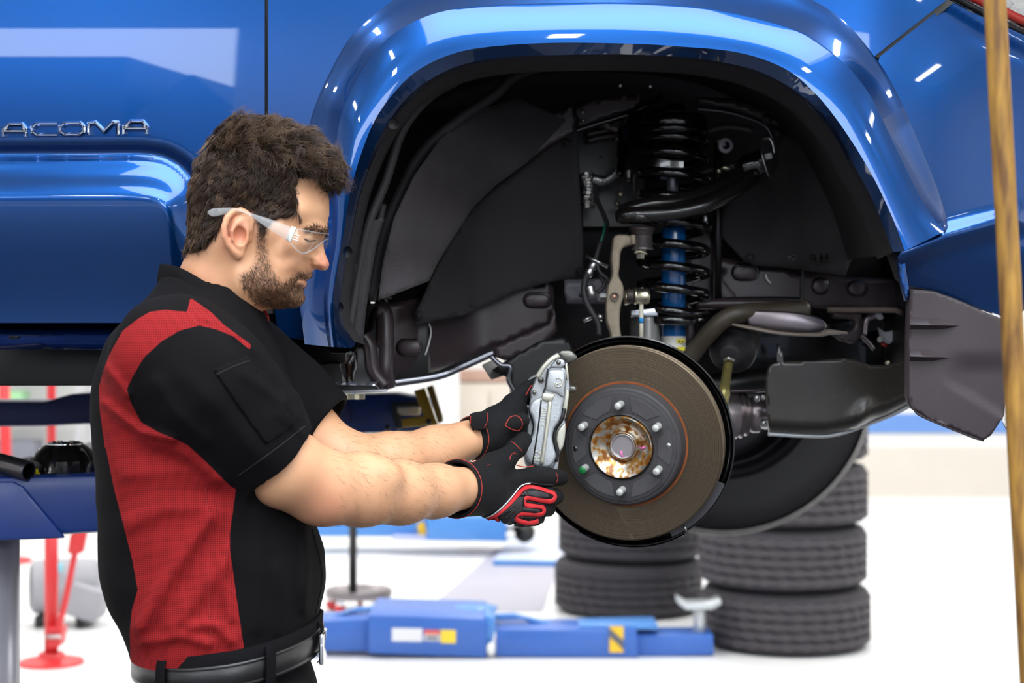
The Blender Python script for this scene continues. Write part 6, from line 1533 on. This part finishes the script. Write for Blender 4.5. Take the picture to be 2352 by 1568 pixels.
# ------------------------------------------------------------------ lift under the truck, with a socket and a wheel cap lying on its arm
lift = thing('vehicle_lift', (P(0, 0, 3.0)[0] - .02, 3.05, 0), 'blue in-ground lift with chrome piston carrying the pickup', 'lift')
def Lf(n, mesh, m, **k): return obj(n, mesh[0], mesh[1], m, lift, **k)
Lf('piston', cyl(P(-35, 0, 3.05) * Vector((1, 1, 0)) + Vector((0, 0, 0)), (P(-35, 0, 3.05)[0], 3.05, 1.062), .062, 40), mat('chromed_piston', rgb(176, 174, 182), rough=.3, metal=.45))
armp = [(-420, 1104), (40, 1100), (60, 1096), (120, 1094), (160, 1090), (560, 1082), (560, 1180), (235, 1222), (100, 1236), (-420, 1262)]
lf_arm = Lf('lift_arm', pxprism([(-420, 1104), (700, 1080), (700, 1196), (-420, 1262)], 2.93, .24, .012), M_liftblue, angle=40)
obj('arm_plate', *pxprism([(-420, 1108), (30, 1106), (52, 1118), (70, 1140), (150, 1236), (-420, 1258)], 2.922, .012, .006), M_liftblue, lf_arm, angle=40)
for x0, x1 in ((75, 112), (118, 150)):
    obj('arm_notch', *pxprism([(x0, 1093), (x1, 1091), (x1, 1098), (x0, 1100)], 2.94, .03, .003), M_liftblue, lf_arm, angle=40)
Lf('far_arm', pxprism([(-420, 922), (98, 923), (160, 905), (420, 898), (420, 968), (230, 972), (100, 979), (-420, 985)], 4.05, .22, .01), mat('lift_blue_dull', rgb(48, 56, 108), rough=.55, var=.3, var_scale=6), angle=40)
Lf('arm_crossbeam', box((P(-35, 0, 3.05)[0], 3.72, 1.085), (.22, 1.1, .12), .01), M_liftblue, angle=40)
Lf('arm_adapter', cyl(P(480, 1086, 2.98), P(480, 898, 2.98), .035, 24, .003), M_steel)
Lf('adapter_pad', cyl(P(480, 905, 2.98), P(480, 884, 2.98), .055, 24, .004), M_rubber)
# far arm end with yellow angle bracket under the rail
Lf('swing_arm', pxprism([(700, 925), (745, 908), (905, 905), (985, 918), (985, 992), (700, 1000)], 3.85, .2, .012), M_liftblue, angle=40)
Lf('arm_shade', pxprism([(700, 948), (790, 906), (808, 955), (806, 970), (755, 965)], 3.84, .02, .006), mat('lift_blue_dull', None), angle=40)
Lf('pad_holder', pxprism([(898, 926), (960, 922), (968, 934), (915, 936), (925, 985), (908, 985)], 3.82, .03, .003), M_black, angle=40)
Lf('pad_roller', cyl(P(912, 942, 3.83), P(966, 942, 3.83), .012, 16, .004), mat('roller_cream', rgb(222, 214, 196), rough=.4))
ybr = mat('safety_yellow', rgb(176, 138, 24), rough=.5, var=.25, var_scale=20)
Lf('yellow_bracket', pxprism([(950, 898), (975, 890), (1000, 962), (1006, 976), (925, 982), (922, 962), (974, 956)], 3.78, .02, .003), ybr, angle=40)
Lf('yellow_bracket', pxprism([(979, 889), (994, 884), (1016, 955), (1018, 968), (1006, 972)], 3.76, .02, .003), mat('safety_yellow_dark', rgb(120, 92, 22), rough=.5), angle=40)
for x, y in ((985, 968), (890, 983)): Lf('bracket_bolt', ellipsoid(P(x, y, 3.77), (.007, .005, .007), 12, 8), M_black)

# deep socket
sk0, sk1 = np.array(P(-60, 1048, 2.98)), np.array(P(66, 1082, 2.925))
axs = sk1 - sk0; Ls = np.linalg.norm(axs)
pr = [(.0001, 0), (.0175, 0), (.0185, .002), (.0185, Ls - .0015), (.0178, Ls), (.0148, Ls), (.0140, Ls - .002), (.0135, Ls - .03), (.0001, Ls - .03)]
so = thing('deep_socket', (float((sk0 + sk1)[0] / 2), float((sk0 + sk1)[1] / 2), float(min(sk0[2], sk1[2])) - .0185), 'dark steel deep impact socket lying on the blue lift arm', 'socket')
obj('barrel', *lathe(pr[:6], sk0, axs, 36), mat('impact_steel', rgb(96, 92, 94), rough=.28, metal=.9, var=.15, var_scale=40), so, angle=40)
hx_ = lathe([(.0150, Ls - .0006), (.0142, Ls - .003), (.0140, Ls - .03), (.0001, Ls - .03)], sk0, axs, 6)
obj('hex_bore', *hx_, M_gloss, so, smooth=False)
# black lobed wheel centre cap
cc_ = np.array(P(150, 1088, 3.03)); cc_[2] = P(0, 1088, 2.98)[2]
cap = thing('wheel_cap', tuple(cc_), 'gloss black lobed wheel centre cap with chrome nuts on the lift arm', 'wheel cap')
an = np.linspace(0, 2 * math.pi, 120, endpoint=False)
rowsC = []
for r, z, am in ((.058, -.002, .0), (.061, .004, .07), (.062, .022, .11), (.057, .030, .14), (.047, .042, .11), (.036, .049, .03), (.034, .0505, 0), (.028, .0505, 0), (.0001, .0495, 0)):
    rr_ = r * (1 - am * (np.abs(np.cos(3 * an + .55)) < .42) * 1.0 - am * .5 * (np.abs(np.cos(3 * an + .55)) < .5))
    rowsC.append(np.stack([cc_[0] + rr_ * np.cos(an), cc_[1] + rr_ * np.sin(an), np.full_like(an, cc_[2] + z)], -1))
obj('shell', *gridmesh(np.stack(rowsC), wrap_v=True), mat('cap_black', rgb(22, 20, 18), rough=.14, coat=.6), cap, angle=35)
for k in range(6):
    a = k * math.pi / 3 + .2
    obj('chrome_nut', *lathe([(.0001, .006), (.0045, .006), (.006, .004), (.006, 0)], (cc_[0] + .021 * math.cos(a), cc_[1] + .021 * math.sin(a), cc_[2] + .0505), (0, 0, 1), 6), M_chrome, cap, smooth=False)
obj('chrome_ring', *lathe([(.033, .0), (.034, .003), (.031, .004), (.030, .001)], cc_ + np.array((0, 0, .0495)), (0, 0, 1), 48), M_chrome, cap)
ym = np.array(P(92, 1088, 3.0)); ym[2] = cc_[2]
tag(obj('marker_tag', *box(ym + np.array((.002, -.01, .004)), (.03, .02, .010), .002), mat('label_yellow', None)), 'small yellow tag between socket and black wheel cap', 'tag')

# ------------------------------------------------------------------ red tripod stand
red = mat('stand_red', rgb(205, 48, 52), rough=.4)
YS = 7.2; fx = P(118, 0, YS)[0]
st = thing('jack_stand', (fx, YS, 0), 'tall red under-hoist stand with foot lever and round base', 'stand')
obj('base_plate', *lathe([(.0001, .05), (.05, .048), (.06, .03), (.135, .012), (.140, .0), (.0001, 0)], (fx, YS, 0), (0, 0, 1), 48), red, st, angle=40)
obj('outer_tube', *cyl((fx, YS, .03), (fx, YS, .72), .029, 24), red, st)
obj('inner_tube', *cyl((fx, YS, .65), (fx, YS, 1.72), .019, 20), red, st)
obj('saddle', *box((fx, YS, 1.74), (.10, .10, .04), .006), red, st, angle=40)
lvl = px_path([(132, 1452, YS - .05), (150, 1380, YS - .05), (172, 1270, YS - .05), (182, 1235, YS - .05)], 16)
obj('lever', *tube(lvl, .014, 12), red, st)
obj('lever_plate', *pxprism([(160, 1232), (186, 1180), (200, 1215), (190, 1268), (176, 1274), (154, 1270)], YS - .08, .03, .004), red, st, angle=40)
obj('clevis', *pxprism([(104, 1440), (142, 1442), (136, 1486), (110, 1490)], YS - .07, .10, .006), red, st, angle=40)
obj('pivot_pin', *cyl(P(106, 1462, YS - .085), P(140, 1462, YS - .085), .008, 10), M_steel, st)
# second red pole further back
fx2 = P(18, 0, 10.5)[0]
s2 = thing('jack_stand', (fx2, 10.5, 0), 'slim red stand near the back wall behind the far lift arm', 'stand')
obj('base_plate', *lathe([(.0001, .05), (.14, .02), (.15, 0), (.0001, 0)], (fx2, 10.5, 0), (0, 0, 1), 32), red, s2, angle=40)
obj('pole', *cyl((fx2, 10.5, .02), (fx2 - .03, 10.5, 1.45), .035, 16), red, s2)
# grey floor machine behind the stand
gm = P(150, 1340, 8.2)
dr = thing('floor_blower', (gm[0], 8.2, 0), 'grey drum-shaped floor blower with dark intake behind the red stand', 'blower')
m_gr = mat('blower_grey', rgb(150, 150, 156), rough=.5, var=.15, var_scale=6)
obj('drum', *lathe([(.0001, -.17), (.10, -.17), (.13, -.15), (.135, 0), (.13, .15), (.10, .17), (.0001, .17)], (gm[0], 8.2, .19), (1, .25, 0), 40), m_gr, dr, angle=40)
obj('outlet', *box((gm[0] + .13, 8.15, .13), (.16, .24, .16), .015, Matrix.Rotation(.3, 3, 'Y')), m_gr, dr, angle=40)
obj('intake', *lathe([(.0001, 0), (.07, .0), (.09, .01), (.09, .03)], (gm[0] - .205, 8.10, .20), (-1, -.25, 0), 32), M_black, dr)
obj('blue_light', *box((gm[0] + .0, 8.06, .30), (.04, .02, .04), .004), mat('cyan_light', rgb(90, 200, 215), rough=.4), dr)
for dx in (-.1, .1): obj('foot', *box((gm[0] + dx, 8.2, .03), (.04, .24, .06), .006), M_black, dr, angle=40)
# dark stand on a round castor base
px0 = P(824, 0, 8.6)
cs = thing('drain_stand', (px0[0], 8.6, 0), 'black pole on a round metal base with red castors', 'stand')
obj('base_tray', *lathe([(.0001, .10), (.15, .10), (.17, .115), (.175, .10), (.17, .075), (.0001, .075)], (px0[0], 8.6, 0), (0, 0, 1), 48), mat('tray_grey', rgb(130, 122, 124), rough=.35, metal=.6), cs, angle=40)
obj('pole', *cyl((px0[0] - .03, 8.6, .1), (px0[0] - .03, 8.6, 1.2), .021, 16), M_black, cs)
for k in range(5):
    a = k * 2 * math.pi / 5 - .9
    c = np.array((px0[0] + .15 * math.cos(a), 8.6 + .15 * math.sin(a), 0))
    cst = obj('castor', *lathe([(.0001, -.012), (.028, -.012), (.03, -.008), (.03, .008), (.028, .012), (.0001, .012)], c + np.array((0, 0, .03)), (math.sin(a), -math.cos(a), 0), 24), red, cs, angle=40)
    obj('castor_fork', *box(c + np.array((0, 0, .062)), (.04, .04, .03), .004), M_chrome, cst, angle=40)
# far lift arms on the floor
def low_lift(name, label, Y, parts):
    t = thing(name, (P(1000, 0, Y)[0], Y, 0), label, 'lift')
    for nm, poly, y0, d, m in parts: obj(nm, *pxprism(poly, y0, d, .006), m, t, angle=40)
    return t
sky = mat('lift_blue_pale', rgb(70, 130, 200), rough=.4, coat=.2)
YA = 10.9
fl = low_lift('floor_lift', 'lowered blue floor lift beam with yellow chevron sticker beyond the castor stand', YA, [
    ('beam', [(700, 1192), (985, 1190), (985, 1232), (700, 1232)], YA, .3, sky),
    ('beam_end', [(980, 1186), (1165, 1186), (1165, 1244), (980, 1240)], YA - .15, .5, sky),
    ('foot_rail', [(900, 1230), (1080, 1233), (1080, 1243), (900, 1240)], YA - .1, .2, mat('pale_violet', rgb(170, 178, 215), rough=.5)),
    ('end_cap', [(1165, 1198), (1185, 1200), (1183, 1236), (1165, 1240)], YA - .1, .2, M_black)])
obj('chevron', *pxprism([(958, 1204), (972, 1196), (982, 1226), (962, 1228)], YA - .02, .01), mat('chevron_yellow', rgb(235, 190, 40), rough=.5), fl, smooth=False)
obj('cap_nut', *ellipsoid(P(1172, 1228, YA - .15), (.03, .03, .03)), M_white, fl)
obj('cap_nut', *ellipsoid(P(1172, 1204, YA - .15), (.025, .03, .025)), M_white, fl)
obj('hose_drum', *cyl(P(1205, 1222, YA), P(1205, 1222, YA + .15), .07, 24), M_black, fl)
# pale drive-on plate and grey floor strip
gp = thing('drive_plate', P(1215, 1290, 10.4) * Vector((1, 1, 0)), 'pale blue-edged steel plate lying on the floor between lifts', 'plate')
gz = lambda px, py: P(px, py, CZ / ((py - CY) / F))
def floor_poly(pts, h): return prism([tuple(gz(*p)[:2]) + (h,) for p in pts], (0, 0, -h))
obj('plate', *floor_poly([(1132, 1294), (1176, 1238), (1290, 1238), (1290, 1296)], .02), mat('plate_pale', rgb(205, 214, 232), rough=.4, var=.1, var_scale=8), gp, smooth=False)
obj('edge', *prism([tuple(gz(1132, 1296)[:2]) + (.03,), tuple(gz(1290, 1298)[:2]) + (.03,), tuple(gz(1290, 1302)[:2]) + (.03,), tuple(gz(1134, 1300)[:2]) + (.03,)], (0, 0, -.03)), sky, gp, smooth=False)
struct('floor_strip', floor_poly([(975, 1405), (1140, 1262), (1300, 1262), (1245, 1405)], .004), mat('grey_floor_strip', rgb(172, 170, 182), rough=.5, var=.08, var_scale=2))
M_fl = mat('floor_lift_blue', rgb(46, 96, 178), rough=.42, coat=.2, coat_rough=.2, var=.12, var_scale=6)
# near floor lift with stickers and a T adapter
YN = 7.3
nl = low_lift('floor_lift', 'lowered blue floor lift with white and yellow stickers beside the tyre stacks', YN, [
    ('left_arm', [(700, 1428), (848, 1420), (848, 1496), (700, 1494)], YN + .05, .25, M_fl),
    ('centre_box', [(845, 1412), (1112, 1420), (1118, 1428), (1118, 1510), (845, 1500)], YN, .5, M_fl),
    ('right_arm', [(1138, 1446), (1462, 1444), (1468, 1510), (1138, 1508)], YN + .02, .28, M_fl),
    ('extension_arm', [(1462, 1458), (1638, 1456), (1640, 1504), (1466, 1508)], YN + .05, .2, M_fl),
    ('side_flange', [(1112, 1412), (1138, 1420), (1138, 1446), (1130, 1480), (1116, 1480)], YN + .02, .2, sky),
    ('gusset', [(735, 1420), (820, 1396), (845, 1396), (845, 1404), (800, 1408), (745, 1428)], YN + .18, .05, sky),
    ('gusset', [(1138, 1412), (1180, 1410), (1270, 1432), (1330, 1436), (1340, 1446), (1250, 1446), (1200, 1422), (1138, 1424)], YN + .18, .05, sky),
    ('arm_cover', [(1330, 1436), (1510, 1432), (1512, 1446), (1330, 1446)], YN + .04, .2, sky)])
for x, w in ((895, 55), (1092, 55)):
    c = P(x, 1402, YN + .3)
    obj('pivot_disc', *lathe([(.0001, .02), (w * U(YN) * .9, .02), (w * U(YN), .012), (w * U(YN) * .8, 0)], c, (0, 0, 1), 36), sky, nl)
def sticker(nm, x0, x1, y0, y1, m, par, Y=YN - .003): obj(nm, *pxprism([(x0, y0), (x1, y0 + 1), (x1, y1 + 1), (x0, y1)], Y, .002), m, par, smooth=False)
sticker('sticker', 900, 970, 1442, 1472, mat('sticker_white', rgb(232, 232, 236), rough=.5), nl)
sticker('sticker', 974, 1010, 1446, 1471, mat('sticker_white', None), nl)
sticker('sticker_red', 974, 1010, 1446, 1456, mat('sticker_red', rgb(214, 96, 80), rough=.5), nl, YN - .006)
sticker('sticker_text', 978, 1006, 1460, 1468, mat('sticker_grey', rgb(120, 120, 126), rough=.5), nl, YN - .006)
sticker('sticker_yellow', 1012, 1047, 1446, 1476, mat('sticker_yellow', rgb(240, 208, 60), rough=.5), nl)
obj('chevron', *pxprism([(1400, 1438), (1432, 1438), (1432, 1498), (1400, 1498)], YN + .012, .003), mat('chevron_yellow', None), nl, smooth=False)
obj('chevron_stripe', *pxprism([(1400, 1442), (1432, 1470), (1432, 1492), (1420, 1480), (1400, 1462)], YN + .009, .003), mat('chevron_grey', rgb(90, 92, 100), rough=.5), nl, smooth=False)
obj('lock_pin', *ellipsoid(P(1128, 1490, YN), (.02, .02, .03)), M_white, nl)
ta = thing('lift_adapter', P(1606, 1458, YN + .13), 'silver T-shaped lift adapter standing on the blue lift arm', 'adapter')
m_ad = mat('adapter_zinc', rgb(190, 194, 196), rough=.35, metal=.6)
obj('stem', *cyl(P(1607, 1459, YN + .12), P(1607, 1390, YN + .12), .028, 24, .003), m_ad, ta)
obj('saddle', *pxprism([(1556, 1372), (1580, 1385), (1632, 1384), (1656, 1374), (1658, 1388), (1636, 1400), (1578, 1402), (1556, 1386)], YN + .06, .12, .006), m_ad, ta, angle=40)

# ------------------------------------------------------------------ tyre stacks
M_tyre = mat('tyre_rubber', rgb(46, 43, 48), rough=.72, var=.2, var_scale=14, bump=.5, bump_scale=60)
M_tyrerib = mat('tyre_rib', rgb(66, 62, 66), rough=.8, var=.3, var_scale=40)
def stack(cx, cy, n, ro, w, dxs, place, word):
    names = ['bottom', 'second', 'third', 'fourth']
    for k in range(n):
        c = Vector((cx + dxs[k], cy, w * 1.0 * k + w / 2))
        t = thing('tyre', (c[0], c[1], c[2] - w / 2), f'black {word} tyre, {names[k]} of the stack {place}', 'tyre', 'stacked tyres')
        hw = w / 2
        pr = [(ro * .60, -hw * .78), (ro * .64, -hw * .97), (ro * .80, -hw), (ro * .945, -hw * .88), (ro * .975, -hw * .78)]
        pr += [(ro * .975, hw * .78), (ro * .945, hw * .88), (ro * .80, hw), (ro * .64, hw * .97), (ro * .60, hw * .78), (ro * .60, -hw * .78)]
        obj('casing', *lathe(pr, c, (0, 0, 1), 72), M_tyre, t, angle=50)
        nb = 5
        for j in range(nb):     # tread ribs
            z0 = -hw * .76 + j * (hw * 1.52) / nb; z1 = z0 + hw * 1.52 / nb * .74
            a_ = np.linspace(0, 2 * math.pi, 120, endpoint=False)
            zig = .004 * np.sign(np.sin(a_ * 30 + j))
            Gt = np.stack([np.stack([c[0] + r_ * np.cos(a_), c[1] + r_ * np.sin(a_), c[2] + z_ + zg], -1) for r_, z_, zg in ((ro * .97, z0, zig), (ro, z0 + .003, zig), (ro, z1 - .003, -zig), (ro * .97, z1, -zig))])
            obj('tread_rib', *gridmesh(Gt, wrap_v=True), M_tyrerib if word == 'wide-ribbed' else M_tyre, t, angle=30)
sc1 = P(1798, 0, 7.68); stack(sc1[0], 7.68, 4, .388, .283, (.012, -.004, 0, .0), 'on the right by the open floor' if False else 'standing at the end of the blue lift arm', 'wide-ribbed')
sc2 = P(1452, 0, 8.65); stack(sc2[0], 8.65, 3, .385, .283, (-.02, .0, .01), 'behind the silver T adapter', 'fine-ribbed')

# ------------------------------------------------------------------ back of the hall
col_ = P(1032, 0, 14.2)
tag(obj('column', *box((col_[0], 14.2, 2.7), (.17, .17, 5.4), .006), M_white, angle=40), 'slim white square column near the back wall', 'column', kind='structure')
cb = P(1112, 0, 14.6)
cab = thing('cabinet', (cb[0], 14.6, 0), 'tall beige cabinet with brown top panel by the white column', 'cabinet')
m_be = mat('cabinet_beige', rgb(206, 196, 184), rough=.6); m_br = mat('cabinet_brown', rgb(176, 142, 126), rough=.6)
obj('carcass', *box((cb[0] + .05, 14.65, .52), (.56, .4, 1.04), .008), m_be, cab, angle=40)
obj('door', *box((cb[0] - .09, 14.44, .50), (.26, .02, .94), .004), m_be, cab, angle=40)
obj('door', *box((cb[0] + .19, 14.44, .50), (.26, .02, .94), .004), m_be, cab, angle=40)
obj('top_panel', *box((cb[0] + .05, 14.65, 1.10), (.58, .42, .10), .006), m_br, cab, angle=40)
# things along the wall at the far left
bx_ = thing('shelf_unit', (P(60, 0, 14.5)[0], 14.5, 0), 'white metal shelf unit against the back wall', 'shelf')
for z in (.3, .75, 1.2, 1.65): obj('board', *box((P(60, 0, 14.5)[0], 14.6, z), (1.0, .4, .03), .004), M_white, bx_, angle=40)
for dx in (-.48, .48):
    for dy in (-.18, .18): obj('post', *box((P(60, 0, 14.5)[0] + dx, 14.6 + dy, .85), (.035, .035, 1.7), .003), mat('post_grey', rgb(190, 190, 196), rough=.5), bx_, angle=40)
bn = P(30, 895, 14.6)
tag(obj('storage_bin', *box((bn[0], 14.6, .765 + .10), (.22, .26, .20), .012), mat('bin_green', rgb(150, 200, 150), rough=.5), angle=40), 'pale green storage bin on the white wall shelf', 'bin')
tag(obj('storage_bin', *box((bn[0] - .02, 14.6, .315 + .11), (.5, .28, .22), .012), mat('bin_grey', rgb(120, 122, 134), rough=.5), angle=40), 'dark grey storage bin low on the white wall shelf', 'bin')

# ------------------------------------------------------------------ foreground pole
pp = [(2283, 0), (2307, 450), (2325, 700), (2345, 1150), (2362, 1568)]
YP = 1.75
p_bot = P(2283 + (4000 - 0) * .0515, 784 + CZ / YP * F, YP); p_top = P(2283 - .0515 * 900, -900, YP)
pole = thing('wooden_pole', (p_bot[0], YP, 0), 'weathered yellow-brown wooden pole leaning upright in the foreground', 'pole')
M_wood = bpy.data.materials.new('weathered_wood'); M_wood.use_nodes = True
nt, N, Lk, B = nodes_of(M_wood)
tc = N.new('ShaderNodeTexCoord'); mp = N.new('ShaderNodeMapping'); mp.inputs['Scale'].default_value = (30, 30, 5); Lk.new(tc.outputs['Object'], mp.inputs[0])
nz = N.new('ShaderNodeTexNoise'); nz.inputs['Scale'].default_value = 3; nz.inputs['Detail'].default_value = 5; Lk.new(mp.outputs[0], nz.inputs['Vector'])
cr = N.new('ShaderNodeValToRGB'); cr.color_ramp.elements[0].color = rgb(110, 74, 34); cr.color_ramp.elements[1].color = rgb(178, 132, 56); cr.color_ramp.elements[0].position = .35; cr.color_ramp.elements[1].position = .65
Lk.new(nz.outputs['Fac'], cr.inputs['Fac']); Lk.new(cr.outputs['Color'], B.inputs['Base Color']); B.inputs['Roughness'].default_value = .6
p0 = np.array((p_bot[0], YP, 0.0)); p1 = np.array(p_top)
obj('shaft', *tube(np.linspace(p0, p1, 24), .0118, 20), M_wood, pole)
obj('foot_cap', *lathe([(.0001, 0), (.016, 0), (.016, .04), (.0125, .045)], p0, (0, 0, 1), 20), M_rubber, pole)
